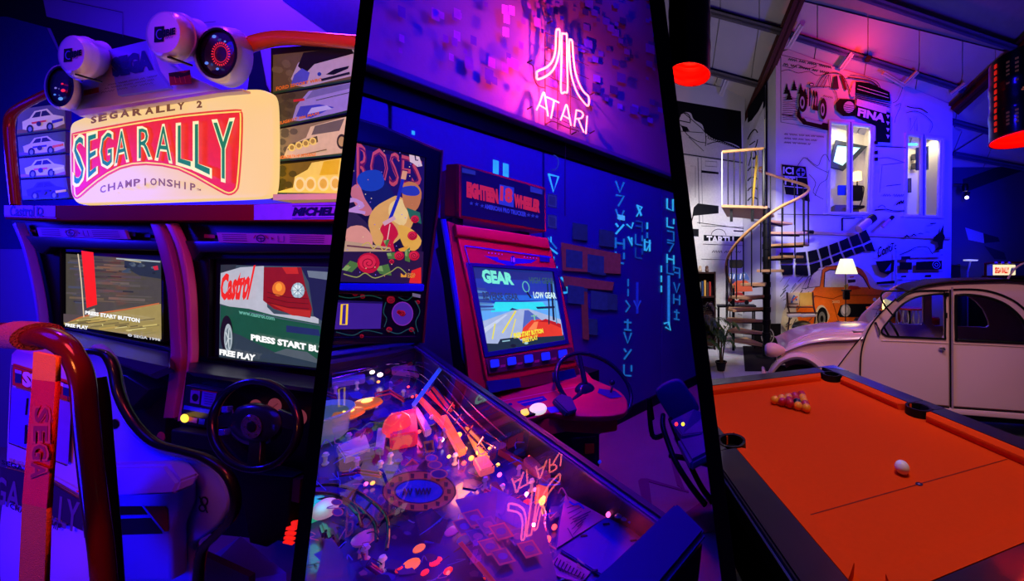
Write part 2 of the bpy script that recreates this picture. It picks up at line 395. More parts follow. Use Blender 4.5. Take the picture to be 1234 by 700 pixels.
for yy in (384, 400, 420, 439): glyph(gl, 752, yy, 9, 13, CY2, .1)
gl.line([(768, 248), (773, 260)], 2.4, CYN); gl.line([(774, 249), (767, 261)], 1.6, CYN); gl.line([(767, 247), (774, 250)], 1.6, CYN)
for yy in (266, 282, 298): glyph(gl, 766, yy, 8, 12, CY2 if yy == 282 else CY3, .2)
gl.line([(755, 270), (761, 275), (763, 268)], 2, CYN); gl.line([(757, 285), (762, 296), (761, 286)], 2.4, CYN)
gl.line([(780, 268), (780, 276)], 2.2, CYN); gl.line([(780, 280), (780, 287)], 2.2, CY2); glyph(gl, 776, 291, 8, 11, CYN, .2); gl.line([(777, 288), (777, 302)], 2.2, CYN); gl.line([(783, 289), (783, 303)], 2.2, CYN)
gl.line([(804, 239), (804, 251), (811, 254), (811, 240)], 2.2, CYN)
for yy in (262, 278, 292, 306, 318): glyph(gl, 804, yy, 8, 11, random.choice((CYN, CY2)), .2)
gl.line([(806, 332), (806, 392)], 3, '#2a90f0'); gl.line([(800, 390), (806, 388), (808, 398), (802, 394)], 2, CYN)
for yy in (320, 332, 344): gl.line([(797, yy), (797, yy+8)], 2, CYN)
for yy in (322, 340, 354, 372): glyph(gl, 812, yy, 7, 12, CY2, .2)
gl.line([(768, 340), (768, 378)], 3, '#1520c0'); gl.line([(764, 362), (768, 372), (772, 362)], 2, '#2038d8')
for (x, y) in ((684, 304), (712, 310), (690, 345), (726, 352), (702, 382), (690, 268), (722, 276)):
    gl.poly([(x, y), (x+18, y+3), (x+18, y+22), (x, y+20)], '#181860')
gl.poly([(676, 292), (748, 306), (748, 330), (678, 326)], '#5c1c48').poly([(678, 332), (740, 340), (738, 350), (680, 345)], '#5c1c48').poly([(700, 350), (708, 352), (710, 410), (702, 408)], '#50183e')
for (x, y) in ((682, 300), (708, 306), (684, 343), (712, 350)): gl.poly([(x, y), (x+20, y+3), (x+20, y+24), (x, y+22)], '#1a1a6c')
obj('projected_glyphs', gl, artmat('glyph_glow', .55, grain=.3, base=.5), W2)
for _ in range(150):
    x, y = random.uniform(650, 820), random.uniform(-20, 190)
    if y > 60+(x-600)*.36+20: continue
    s_ = random.uniform(3, 11); up.poly([(x, y), (x+s_, y+s_*.3), (x+s_, y+s_*1.3), (x, y+s_)], random.choice(('#3c3890', '#4a46b8', '#2c2a6c', '#5850c0')))
for _ in range(60):
    x, y = random.uniform(470, 680), random.uniform(-10, 150)
    if y > 60+(x-470)*.33: continue
    s_ = random.uniform(5, 15); up.poly([(x, y), (x+s_*.7, y+s_*.3), (x+s_*.7, y+s_*1.3), (x, y+s_)], random.choice(('#6a4690', '#5a3c8c', '#7a4c9c', '#443684')))
for p in ((605, 5, 7), (606, 32, 7), (607, 16, 7), (613, 6, 7)): up.poly([(p[0], p[1]), (p[0]+p[2], p[1]+2), (p[0]+p[2], p[1]+13), (p[0], p[1]+11)], '#ff80ff')
obj('painted_squares', up, artmat('paint_print'), W2); random.setstate(rs)

# ================================================================== BAY 3 : pool table, little car, painted building
bay(3)
INK = '#0c0c14'; WHT = '#d8d6e0'
mw = mat('plaster_white', '#d2d0dc', .6, scale=1.5, noise=.04, bump=.05)
# --- painted building
win1 = [(1002, 147), (1053, 152.5), (1050, 256), (1000, 255)]; win2 = [(1094.5, 162), (1137, 168), (1134.5, 260), (1093, 258)]
top = [(935, 66), (950, 59.5), (1012, 83), (1058, 96), (1104, 108), (1148, 127)]
front = plate(FB, [(935, 440)]+top+[(1145, 440)], [win1, win2], 0, .12)
BW = obj('wall_building', front, mw, kind='structure', label='painted white building front with two windows behind the car')
LD = (Vector((1.1, 8.0, 0))-Vector((1.71, 7.2, 0))).normalized(); FL = Frame((1.71, 7.2, 0), -LD)
door_h = [(914, 146), (922, 139), (922.5, 256), (914, 256)]
obj('wall_building_side', plate(FL, [(934.8, 440), (895, 440), (895, 152), (934.8, 80)], [door_h], -.001, .1), mw, kind='structure')
obj('wall_back', MB().prism([FK.w(-3.2, 0), FK.w(.06, 0), FK.w(.06, 5.9), FK.w(-3.2, 5.9)], FK.n*-.1), mw, kind='structure')
wr = pl_xz(FW, -2.2, 0, 9, 4.5, 0, .1)
WR = obj('wall_right', wr, mat('wall_blue', '#3a3a6a', .8, scale=2), kind='structure')
a = Art(FW, .002, .001); a.poly([(1163, 274), (1185, 281), (1186, 293), (1167, 289)], '#8a8ac8').poly([(1185, 281), (1203, 286), (1205, 291), (1186, 293)], '#12123a').poly([(1186, 296), (1210, 304), (1213, 313), (1198, 312)], '#1a1a48').poly([(1146, 320), (1157, 318), (1158, 334), (1146, 334)], '#05050c').poly([(1160, 216), (1234, 190), (1234, 205), (1162, 232)], '#101038')  # pale slanted patch: blue light put into the wall colour
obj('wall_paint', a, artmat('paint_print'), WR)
# --- murals on the building front
M = Art(FB, .002, .0006)
def L(p, w_=.8, c=INK, sm=0, cl=False, A=M): A.line(p, w_, c, cl, sm)
L([(941, 66), (941, 147), (998, 157)], .7); L([(941, 66), (1000, 80)], .6); L([(941, 86), (950, 84), (962, 88), (975, 86), (985, 91), (998, 88)], .6, sm=3)
L([(943, 79), (955, 82), (962, 78), (972, 83), (984, 80)], .6, sm=3)
M.rtext('~'*21, 950, 69, 1004, 73, INK, .03, .2); M.rtext('~'*21, 944, 75, 1000, 79, INK, .03, .2)
for x, y, h in ((948, 112, 12), (957, 110, 14), (965, 112, 12), (951, 116, 9), (970, 114, 8)):
    for j in range(4): M.poly([(x-1-j*1.1, y-h+j*3+4), (x, y-h+j*2.4), (x+1+j*1.1, y-h+j*3+4)], INK)
for j in range(11): L([(943, 118+j*2.6), (950+j % 3*4, 117.5+j*2.6), (961, 119+j*2.6)], .5)
L([(942, 138), (956, 140)], 1.1)
# rally car drawing
L([(984, 105), (990, 94), (998, 88.5), (1012, 89), (1020, 98), (1026, 117)], .9, sm=4); L([(946+30, 106), (984, 104.5), (1004, 106), (1010, 122)], .7, sm=3)
M.poly([(1003, 107), (1005, 92), (1009, 91), (1011, 107)], '#30203a').poly([(1012, 90), (1016, 92), (1021, 108), (1018, 109)], '#5a1020')
L([(988, 105), (996, 91), (999, 90), (992, 106)], .7); L([(1000, 90), (1002, 107)], .7)
for c_ in ((967.5, 122.5, 5.2, 12.5), (992, 131, 4.2, 13)):
    M.ell(*c_, INK); M.ell(c_[0]-.6, c_[1]+1, c_[2]*.55, c_[3]*.6, '#b8b6d0'); M.ell(c_[0]-.6, c_[1]+1, c_[2]*.3, c_[3]*.35, INK)
M.poly([(962, 128), (966, 142), (980, 146), (998, 149), (998, 157), (968, 150), (960, 140)], INK).poly([(968, 141), (980, 144.5), (992, 147), (990, 150), (972, 146)], '#c0bed8')
M.rtext('22', 979.5, 110, 985.5, 131, INK, .05, .2); L([(976, 106), (975.5, 128)], 1.6); M.ell(978, 102, 3, 2.2, INK); M.ell(978, 102, 2, 1.2, WHT)
M.rtext('~'*6, 992, 114, 1005, 117, INK, .02, .2)
M.poly([(1007, 124), (1012, 119), (1030, 120), (1031, 140), (1016, 140), (1008, 133)], INK); M.ell(1023, 129, 6.5, 7, '#c8b8d8'); 
for j in range(4): L([(1017, 126+j*2.5), (1029, 128+j*2.5)], .7)
M.poly([(1030, 98), (1048, 100), (1072, 111), (1073, 122), (1031, 112)], INK); L([(1034, 103), (1070, 114)], .7, WHT); L([(1033, 107), (1071, 118)], .7, WHT)
L([(1021, 93), (1036, 95), (1050, 98), (1058, 104)], 1.4, '#40101c', 3); L([(1024, 90), (1040, 92), (1056, 98), (1061, 106)], .7, INK, 3)
M.poly([(1024, 113), (1028, 100), (1031, 98), (1030, 116), (1026, 117)], '#e0a8d0')
for j in range(4): L([(1031, 113.5+j*2), (1073, 122+j*2.4)], 1.0)
M.poly([(1031, 126), (1073, 136), (1073, 172), (1056, 171), (1055, 152), (1031, 141)], INK).poly([(1033, 119), (1069, 129), (1068, 137), (1032, 127)], '#e8c8e8')
M.text('FINA', [(1035, 130.5), (1067, 138.5), (1065, 147), (1034, 139)], '#f0d8f0', .05)
for j in range(5): M.poly([(1068, 130+j*8), (1072, 131+j*8), (1070, 135+j*8)], '#e0d0e8')
for yy, t_ in ((160, '~'*27), (165, '~'*21), (170, '~'*17)): M.rtext(t_, 945, yy, 945+len(t_)*1.9, yy+3, INK, .02, .07)
# pencil scene lower left
L([(958, 205), (965, 194), (970, 190), (978, 197), (985, 202), (998, 208)], .6, sm=3); L([(972, 190), (985, 200), (990, 190), (995, 186), (1000, 195)], .6, sm=3)
L([(982, 236), (988, 222), (996, 216), (999, 205)], .6, sm=3); L([(975, 210), (983, 220), (980, 232), (992, 240)], .6, sm=3)
M.poly([(942, 198), (971, 201), (976, 243), (967, 241), (963, 236), (947, 234), (944, 218)], INK)
M.rtext('ICI', 944, 201, 956, 209, '#c8c4e8', .03, .08); M.rtext('PT', 946, 213, 958, 222, '#c8c4e8', .03, .08); M.ell(965, 207.5, 5.5, 5.5, '#6c68c0'); L([(965, 203), (965, 212)], 2, INK); L([(960.5, 207.5), (969.5, 207.5)], 2, INK)
L([(943, 212), (972, 214)], .8, '#c8c4e8'); L([(944, 224), (973, 227)], .8, '#c8c4e8'); L([(960, 212), (961, 234)], .8, '#c8c4e8')
# right sketches
L([(1076, 100), (1084, 96), (1088, 104), (1082, 120), (1076, 124)], .6, '#20205a', 3); L([(1078, 128), (1086, 125), (1080, 140), (1078, 148)], .6, '#20205a', 3)
L([(1093, 128), (1100, 130), (1110, 131), (1118, 136)], 1.2, '#101040', 3); L([(1092, 136), (1104, 134), (1116, 140), (1124, 150), (1120, 160)], .7, '#101040', 3); L([(1097, 142), (1097, 158), (1105, 142), (1105, 158)], .9, '#101040')
for x0 in (1056,): 
    L([(1055, 176), (1092, 178)], 1.0); L([(1055, 192), (1070, 190), (1090, 196)], .7, sm=3); L([(1062, 199), (1088, 196)], .6); L([(1063, 200), (1060, 232)], .6); L([(1068, 224), (1086, 222)], .7)
M.rtext('~'*9, 1064, 233, 1090, 237, INK, .03, .02); L([(1080, 247), (1086, 242), (1089, 245)], 1.2); M.rtext('~~', 1084, 240, 1090, 247, INK, .04); L([(1054, 253), (1068, 252), (1076, 254), (1090, 254)], 1.3, sm=2); L([(1058, 250), (1063, 247), (1067, 250)], .9, sm=2)
L([(937, 258), (1000, 259), (1040, 262)], .8)
for yy in (170, 182, 190): M.poly([(1054, yy), (1058, yy-1), (1058, yy+4), (1054, yy+4)], INK)
# chequered flag sweep
P_ = [(938, 303), (958, 303), (972, 302), (985, 299), (998, 294.5), (1010, 290), (1022, 285), (1034, 280), (1044, 275)]
Q_ = [(939, 318), (957, 318), (974, 318), (989, 314), (1001, 309), (1014, 304), (1027, 299), (1040, 295), (1051, 290)]
S_ = [(942, 333), (957, 332), (976, 334), (991, 326), (1004, 318), (1018, 312), (1031, 307), (1044, 303), (1056, 304)]
for i in range(8):
    for A_, B_ in ((P_, Q_), (Q_, S_)):
        q = [A_[i], A_[i+1], B_[i+1], B_[i]]; cx = sum(p[0] for p in q)/4; cy = sum(p[1] for p in q)/4
        M.poly([(cx+(p[0]-cx)*.84, cy+(p[1]-cy)*.84) for p in q], INK)
# orange saloon mural
OR = '#f0701c'
M.poly(spl([(955, 352), (966, 340), (980, 330), (990, 322), (1010, 319), (1035, 322), (1048, 330), (1055, 340), (1066, 348), (1078, 352), (1086, 360), (1090, 400), (950, 400)], 4, True), '#d8c8b0')
M.poly(spl([(980, 350), (985, 335), (993, 323), (1010, 320), (1034, 322), (1044, 332), (1050, 346), (1066, 350), (1076, 354), (1080, 366), (1080, 392), (1003, 393), (1000, 380), (992, 368), (984, 372), (981, 392), (965, 392), (960, 366)], 4, True), OR)
M.poly([(993, 346), (994, 328), (1000, 325), (1030, 326), (1040, 334), (1046, 346)], '#e8dcc0').poly([(966, 348), (974, 334), (986, 325), (991, 325), (988, 345)], '#c8b8a8')
L([(966, 348), (974, 334), (986, 325), (991, 325), (988, 345)], .9, cl=True); L([(978, 331), (973, 347)], .8); L([(993, 346), (994, 328), (1000, 325), (1030, 326), (1040, 334), (1048, 348)], 1.2); L([(990, 322), (1010, 320), (1034, 322)], 1, '#802010')
L([(1012, 326), (1012, 321), (1018, 330)], .8); L([(1008, 323), (1006, 330), (1014, 326)], 1.5, '#4a4a50')
M.ell(991, 382, 6.5, 12, INK); M.ell(990.5, 384, 4.2, 8.5, '#7a7a80'); M.ell(990.5, 384, 2, 4, INK)
M.poly([(1009, 379), (1013, 368), (1020, 366), (1048, 366), (1075, 367), (1080, 372), (1080, 382), (1062, 382), (1012, 382)], '#141418'); M.ell(1019, 374, 6, 7.5, '#b8b4b0'); M.ell(1018, 373, 3.5, 5, '#e8e4e0')
L([(981, 356), (1004, 360), (1014, 356), (1060, 356)], .9, '#a03808', 2); L([(1003, 362), (1012, 392)], .9, '#a03808'); L([(1005, 388), (1076, 390)], 1.2, '#a03808'); M.ell(1054, 361, 2.2, 2.2, '#d8d8e8'); M.rtext('2002', 1003, 362, 1012, 365, '#f8c090', .03)
for _ in range(26):
    x = random.uniform(940, 975); y = random.uniform(330, 395); L([(x, y), (x+random.uniform(4, 12), y-random.uniform(3, 12))], random.uniform(.4, 1.2), random.choice((INK, '#6a5a4a', '#404050')))
# driver in the mural, plain helmet and suit
M.ell(1026.5, 339, 5.5, 6, '#f0ece8'); M.poly([(1021.5, 337), (1031, 336.5), (1031, 340), (1022, 341)], '#3a2a30'); L([(1024, 334), (1029, 333.5)], 1.4, '#d02020'); M.poly([(1019, 347), (1025, 344), (1034, 345), (1038, 348), (1018, 350)], '#c83018').poly([(1017, 344), (1022, 342), (1022, 348), (1018, 349)], '#d8b840')
# van drawing lower right
M.text('Conti', [(1058, 298), (1074, 293), (1075, 302), (1057, 311)], INK, .02); M.rtext('Tc', 1074, 293, 1080, 301, INK, .02, -.1)
M.poly([(1055, 315), (1078, 313), (1077, 327), (1070, 331), (1060, 327)], INK).poly([(1066, 327), (1070, 322), (1074, 317), (1073, 326)], '#5858b0').poly([(1056, 340), (1078, 338), (1078, 341.5), (1057, 342.5)], INK)
L([(1084, 307), (1094, 303), (1104, 298), (1118, 298), (1124, 306), (1136, 307)], .9, sm=3)
M.poly([(1084, 316), (1099, 316), (1099, 325), (1084, 325)], INK).poly([(1104, 315.5), (1135, 314), (1135, 324.5), (1104, 325)], INK).poly([(1086, 309), (1097, 308.5), (1097, 312.5), (1086, 313)], '#101030')
L(ell(1128.5, 319, 4.5, 4.5, 14), .7, '#b0b0e0', cl=True); L(ell(1128.5, 319, 2, 2, 10), .7, '#b0b0e0', cl=True)
M.poly([(1099, 306.5), (1134, 306), (1134, 309), (1099, 309)], '#c8c0d8'); M.poly([(1086, 332.5), (1092, 332), (1092, 334), (1086, 334)], INK).poly([(1115, 331.5), (1122, 331), (1122, 334), (1114, 334)], INK)
for yy in (328, 338, 344): L([(1084, yy), (1136, yy-1)], .5)
M.poly([(1137, 270), (1133, 280), (1128, 283), (1124, 290), (1130, 292), (1131, 297), (1126, 302), (1136, 300), (1137, 290), (1139, 286), (1137, 281)], INK)
for i, x in enumerate((1090, 1098, 1106, 1114, 1121)): M.rtext('A', x, 283-i*1.2, x+6+i*.5, 283-i*1.2-5-i*.8+8, INK, .05)
L([(1121, 269.5), (1128, 269)], 1.4)
obj('painted_mural', M, artmat('paint_print'), BW)
# --- windows and lit rooms behind them
mf = mat('window_paint', '#d8d4e8', .4); mi = mat('room_cream', '#e6dcc4', .7, noise=.03)
wg = glassmat('clear_glass', (1, 1, 1), .5)
def window(q, xm, nm):
    W_ = None
    x0, x1 = q[0][0], q[1][0]
    grow = lambda d: [(q[0][0]-d, q[0][1]-d*1.1), (q[1][0]+d, q[1][1]-d), (q[2][0]+d, q[2][1]+d), (q[3][0]-d, q[3][1]+d*.6)]
    fr = obj(nm, plate(FB, grow(2.6), [grow(-.2)], .05, .1, .01), mf, kind='structure')
    obj('mullion', plate(FB, [(xm-2.8, q[0][1]), (xm+2.8, q[0][1]), (xm+2.2, q[2][1]+1), (xm-3.2, q[2][1]+1)], [], .045, .08, .008), mf, fr)
    obj('mullion', plate(FB, [(xm-.5, q[0][1]), (xm+.4, q[0][1]), (xm+.2, q[2][1]+1), (xm-.8, q[2][1]+1)], [], .055, .02), mat('seal_dark', '#20182c', .5), fr)
    obj('mullion', plate(FB, [(q[1][0]-3.5, q[1][1]), (q[1][0], q[1][1]), (q[2][0], q[2][1]), (q[2][0]-3.5, q[2][1])], [], .04, .07, .008), mf, fr)
    obj('sill', plate(FB, [(q[3][0]-4, q[3][1]+.8), (q[2][0]+4, q[2][1]+.8), (q[2][0]+4, q[2][1]+3), (q[3][0]-4, q[3][1]+3)], [], .1, .14, .01), mf, fr)
    obj('pane', pane(FB, q), wg, fr); return fr
window(win1, 1025.5, 'window_1'); window(win2, 1113.5, 'window_2')
def room(x0, x1, y0, y1, dep, nm):
    a0, b1 = FB.ab(FB.pt(x0, y0)); a1, b0 = FB.ab(FB.pt(x1, y1)); m = MB(); c0, c1 = -.13, -dep
    for q in ([(a0, b0, c1), (a1, b0, c1), (a1, b1, c1), (a0, b1, c1)], [(a0, b0, c0), (a1, b0, c0), (a1, b0, c1), (a0, b0, c1)], [(a0, b1, c0), (a1, b1, c0), (a1, b1, c1), (a0, b1, c1)],
              [(a0, b0, c0), (a0, b0, c1), (a0, b1, c1), (a0, b1, c0)], [(a1, b0, c0), (a1, b0, c1), (a1, b1, c1), (a1, b1, c0)]):
        m.face([FB.w(*p) for p in q])
    obj(nm, m, mi, kind='structure')
    return a0, a1, b0, b1
room(985, 1076, 120, 268, .98, 'wall_office'); room(1080, 1147, 140, 268, .98, 'wall_studio')
for px, py, e in ((1026, 150, 15), (1113, 172, 8)):
    l = light('AREA', FB.pt(px, py, -.5)+Vector((0, 0, .1)), FB.pt(px, py+120, -.6), e, (1, .9, .68), .4)
# skylight in the office's back slope, lamp, chair, monitor (things in the office)
t = thing('skylight_window', FB.pt(1028, 200, -.9), 'tilted skylight glowing pale blue in the office behind the left window', 'skylight')
sq = [(1001, 196), (1008, 172), (1041, 178), (1017, 203)]; sk = lambda d: [(1003-d, 196+d), (1009-d*.3, 173-d), (1040+d*1.3, 177-d*.2), (1016+d*.2, 201+d)]
obj('frame', plate(FB, sk(4.5), [sk(-1.5)], -.86, .06, .01), mat('frame_dark', '#3a4048', .5), t); obj('pane', plate(FB, sk(-1.5), [], -.9, .01), mat('sky_pane', '#b8f0f4', .3, emis=1.1, noise=.05), t)
t = thing('table_lamp', FB.pt(1033, 219, -.7), 'small lamp with glowing drum shade on the office desk', 'lamp')
obj('shade', MB().lathe(FB.pt(1033, 217, -.7), (0, 0, 1), [(.1, 0), (.11, .0), (.1, .2), (.09, .2)], 16, False), mat('shade_glow', '#ffdca0', .6, emis=1.6), t, 40)
obj('base', MB().lathe(FB.pt(1033, 226, -.7), (0, 0, 1), [(.06, 0), (.02, .02), (.015, .16)], 10), mat('dark_metal', '#16161c', .4), t, 40)
t = thing('office_chair', FB.pt(1030, 251, -.5), 'black mesh office chair behind the left window', 'chair')
obj('backrest', plate(FB, rrect(1022, 223, 1040, 242, 4), [], -.5, .03, .008), mat('mesh_black', '#14141c', .7), t); obj('armrest', MB().tube([FB.pt(*p, -.45) for p in spl([(1036, 224), (1041, 226), (1039, 240), (1036, 248)], 4)], .015), mat('dark_metal'), t, 40)
obj('seat', MB().box(FB.pt(1031, 250, -.4), .36, .25, .06, bevel=.02), mat('mesh_black'), t)
t = obj('monitor', plate(FB, rrect(1010, 223, 1026, 235, 1), [], -.6, .04, .008), mat('screen_navy', '#1428a0', .4, emis=.3), None); tag(t, 'dark blue computer monitor on the office desk', 'monitor')
t = obj('desk', MB().box(FB.pt(1018, 248, -.68)-Vector((0, 0, .1)), .6, .25, .2, bevel=.01), mat('desk_grey', '#6a6258', .6), None); tag(t, 'grey office desk seen low through the left window', 'desk')
for i, (q, lb) in enumerate((((1104.5, 178, 1119, 205), 'largest dark framed picture in the right window'), ((1099, 186, 1103.5, 193), 'upper small framed picture in the right window'), ((1099, 197, 1104, 204), 'lower small framed picture in the right window'), ((1094, 215, 1098.5, 232), 'white framed picture at the left edge of the right window'))):
    t = thing('picture', FB.pt(q[0], q[3], -.9), lb, 'picture', 'pictures on the studio wall'); x0, y0, x1, y1 = q
    sl = -.15*(x1-x0); Q = [(x0, y0), (x1, y0+sl), (x1, y1+sl*.3), (x0, y1)]; cx, cy = (x0+x1)/2, (y0+y1)/2+sl*.3; pc_ = -.4 if i == 0 else -.9
    obj('frame', plate(FB, Q, [[(cx+(p[0]-cx)*.8, cy+(p[1]-cy)*.88) for p in Q]], pc_, .03), mat('frame_dark'), t)
    obj('print', plate(FB, [(cx+(p[0]-cx)*.8, cy+(p[1]-cy)*.88) for p in Q], [], pc_-.01, .01), mat('print_grey', '#4c4450', .6, noise=.5, scale=20), t)
t = obj('strip_lamp', MB().box(FB.pt(1099, 174, -.5), .3, .05, .06, bevel=.02), mat('strip_glow', '#48a0ff', .3, emis=3), None); tag(t, 'glowing blue strip lamp behind the right window', 'lamp')
# --- side of the building: door and comic
M = Art(FL, .052, .0008)
M.poly([(900, 180), (921, 128), (921, 270), (900, 262)], '#e0dee8').poly([(901, 132), (922, 100), (922, 128), (914, 140), (901, 148)], INK).poly([(903, 150), (908, 142), (914, 134), (920, 122), (919, 132), (910, 146), (903, 158)], WHT)
L = lambda p, w_=.8, c=INK, sm=0, cl=False, A=None: (A or M).line(p, w_, c, cl, sm)
L([(901, 168), (905, 160), (910, 156), (913, 160)], 1.4, sm=3); L([(902, 200), (906, 186), (911, 176), (913, 168)], 1.2, sm=3); L([(903, 175), (910, 170)], 1.2); M.ell(908, 186, 3.6, 6.5, INK); M.ell(908, 186, 2, 4, '#e0dee8')
for y in (206, 218, 230, 242): L([(901, y), (906, y-5), (913, y-2)], 1.4, sm=2)
M.poly([(922.5, 100), (924.5, 97), (925, 268), (922.8, 268)], INK)
obj('painted_mural', M, artmat('paint_print'), COL.objects['wall_building_side'])
d = obj('door_1', plate(FL, [(914.5, 149), (921.5, 142), (922, 256), (914.5, 256)], [], -.09, .04), mat('door_cream', '#e8dfb8', .5, emis=.15), kind='structure')
# --- comic wall behind the stair
M = Art(FK, .002, .0008)
M.poly([(760, 112), (893, 134), (894, 180), (860, 172), (820, 160), (760, 150)], INK)
M.poly(spl([(800, 152), (818, 143), (822, 136), (832, 136), (836, 144), (846, 150), (850, 160), (862, 168), (880, 172), (893, 180), (893, 200), (800, 190)], 4, True), '#c8c4cc')
L(spl([(818, 145), (820, 138), (826, 136), (831, 140), (832, 148)], 4), 1.2, cl=True); L([(824, 136), (838, 148), (850, 160), (850, 176)], 1, sm=2); L([(820, 150), (828, 162), (840, 170), (850, 172)], .9, sm=3); L([(820, 158), (848, 160)], .8); M.poly([(821, 151), (828, 153), (831, 158), (823, 158)], INK)
for j in range(16):
    x = 850+j*2.7; L([(x, 166+j*.9), (x+3, 163+j*1.1), (x+5, 168+j*.9)], .8)
L([(852, 174), (870, 170), (893, 180)], 1, sm=2); L([(830, 165), (848, 182)], .7); L([(800, 182), (895, 196)], 1.4, '#303038')
M.poly([(800, 184), (895, 197), (895, 430), (800, 430)], '#dcdad8')
L([(841, 190), (843, 270)], .9, '#505058'); L([(845, 188), (847, 268)], .5, '#707078'); L([(832, 200), (838, 200), (838, 238)], .5, '#707078'); L([(850, 194), (864, 195), (864, 201), (850, 200)], .6, '#505058', cl=True)
M.poly([(845, 205), (866, 207.5), (866, 210), (845, 208)], INK).poly([(836, 250), (841, 245), (866, 248), (866, 257), (836, 260), (832, 274)], INK).poly([(826, 275), (842, 276), (842, 285), (826, 284)], INK)
L([(840, 268), (900, 276)], .8); L([(845, 272), (900, 274)], .5); M.poly([(848, 283), (906, 285.5), (906, 291), (848, 290)], INK)
M.rtext('TARTU', 852, 284.5, 884, 292, '#e8e6e8', .04, .03); L(ell(866, 284, 9, 8, 12, 0, 180, 360), .6); L([(884, 278), (904, 279)], 1.4)
M.rtext('~'*12, 858, 301, 894, 305, '#404048', .01, .02); L([(845, 312), (900, 314)], .5); L([(847, 294), (900, 296), (900, 320)], .5)
for _ in range(20):
    x = random.uniform(880, 900); y = random.uniform(330, 395); L([(x, y), (x+random.uniform(4, 16), y-random.uniform(-3, 8))], .6, random.choice((INK, '#505060')))
M.poly([(895, 351), (938, 352), (938, 358), (895, 358)], INK); L([(890, 367), (932, 367)], 1.3); L([(900, 380), (925, 372), (930, 384)], .7, sm=3)
obj('painted_mural', M, artmat('paint_print'), COL.objects['wall_back'])
# black poster board with chrome wheel, framed notice, drainpipe
FK2 = Frame(FB.w(-.42, 0, .25), FB.u)
t = thing('poster_board', FK2.pt(922, 420, 0), 'black board with a white wheel drawing behind the stair foot', 'poster')
obj('board', plate(FK2, [(906, 390), (941, 390), (941, 426), (906, 424)], [], 0, .02), mat('board_black', '#101014', .5), t)
A = Art(FK2, .012, .001); A.ell(925, 405, 8, 10, '#b8b8c4').ell(925, 405, 6.6, 8.6, '#1c1c22').ell(925, 405, 5, 6.6, '#8a8a98')
for k in range(5): A.line([(925, 405), (925+6*math.cos(k*1.256), 405+8*math.sin(k*1.256))], 1.2, '#d0d0dc')
obj('print', A, artmat('paint_print'), t)
# --- roof: sheets, purlins, rafters, bracing
RS = mat('roof_sheet', '#b4b0bc', .55, scale=2, noise=.08); rsh = []
CE = obj('ceiling', plate(FR, [(760, -60), (1400, -60), (1400, 240), (760, 240)], [], -.12, .04), mat('ceiling_back', '#8c8894', .7), kind='structure')
lines = [((760, -50), (1400, 110)), ((760, -12), (1400, 150)), ((760, 58), (1400, 215)), ((760, 112), (1400, 262))]
def lerp(l, x): return l[0][1]+(l[1][1]-l[0][1])*(x-l[0][0])/(l[1][0]-l[0][0])
xs = (760, 868, 915, 985, 1046, 1108, 1160, 1200, 1290, 1400)
for i in range(3):
    for j in range(len(xs)-1):
        g = .6; X0, X1 = xs[j]+g, xs[j+1]-g; sk_ = -10*i
        q = [(X0, lerp(lines[i], X0)), (X1, lerp(lines[i], X1)), (X1+sk_, lerp(lines[i+1], X1)), (X0+sk_, lerp(lines[i+1], X0))]
        if min(p[1] for p in q) > 235: continue
        obj('roof_sheet', plate(FR, q, [], -.06+.01*((i+j) % 2), .03), RS, CE)
def beam(pa, pb, wd, c, dp, m, nm, par, F=FR):
    A_, B_ = F.pt(*pa, c), F.pt(*pb, c); T = (B_-A_).normalized(); S = T.cross(F.n).normalized()
    mb = MB(); 
    for off, w_, d_ in ((dp/2-.012, wd, .024), (-dp/2+.012, wd, .024)): mb.prism([A_+S*w_/2+F.n*(off-d_/2), A_-S*w_/2+F.n*(off-d_/2), A_-S*w_/2+F.n*(off+d_/2), A_+S*w_/2+F.n*(off+d_/2)], B_-A_)
    mb.prism([A_+S*.02-F.n*dp/2, A_-S*.02-F.n*dp/2, A_-S*.02+F.n*dp/2, A_+S*.02+F.n*dp/2], B_-A_)
    return obj(nm, mb, m, par)
mst = mat('purlin_grey', '#4c4856', .5); mru = mat('rafter_red', '#4a1d22', .5); mbl = mat('purlin_blue', '#3c3c74', .45)
for pa, pb in (((840, 10), (942, 38)), ((845, 83), (912, 101)), ((952, 42), (1160, 108)), ((1146, 146), (1300, 188)), ((1149, 186), (1300, 214)), ((990, -20), (1300, 84))):
    beam(pa, pb, .12, .02, .16, mst if pa[0] < 930 else mbl, 'purlin', CE)
RA = beam((978, -40), (899, 150), .2, .16, .26, mru, 'rafter', None); tag(RA, 'rust red steel roof beam running down to the comic wall', 'beam', kind=None)
RB_ = beam((1270, 22), (1148, 133), .22, .16, .26, mru, 'rafter', None); tag(RB_, 'dark red steel roof beam above the building right corner', 'beam')
for pa, pb in (((950, 57), (966, 30)), ((1013, 83), (1027, 64))): beam(pa, pb, .1, .1, .06, mat('strut_white', '#c8c4d0', .5), 'strut', CE)
beam((864, 127), (876, 96), .1, .1, .06, mat('strut_white'), 'strut', CE)
for pa, pb, lb in (((1089, 103), (1106, 86), 'pale lit bracket rising right under the blue beam'), ((1064, 88), (1090, 103), 'long pale bracket sloping down to the lit corner'), ((1146, 114), (1163, 101), 'pale grey bracket beside the right rafter foot')):
    o = beam(pa, pb, .07, .14, .06, mat('strut_white'), 'roof_bracket', None); tag(o, lb, 'bracket', 'roof brackets')
o = obj('cable', MB().tube([FR.pt(1148, 184, .05), FR.pt(1196, 154, .05)], .012, 6), mat('dark_metal'), None, 40); tag(o, 'thin dark stay cable crossing the ceiling at far right', 'cable')
o = thing('spotlight', FR.pt(1046, 72, .35), 'small black spotlight hanging under the lit red ceiling', 'spotlight')
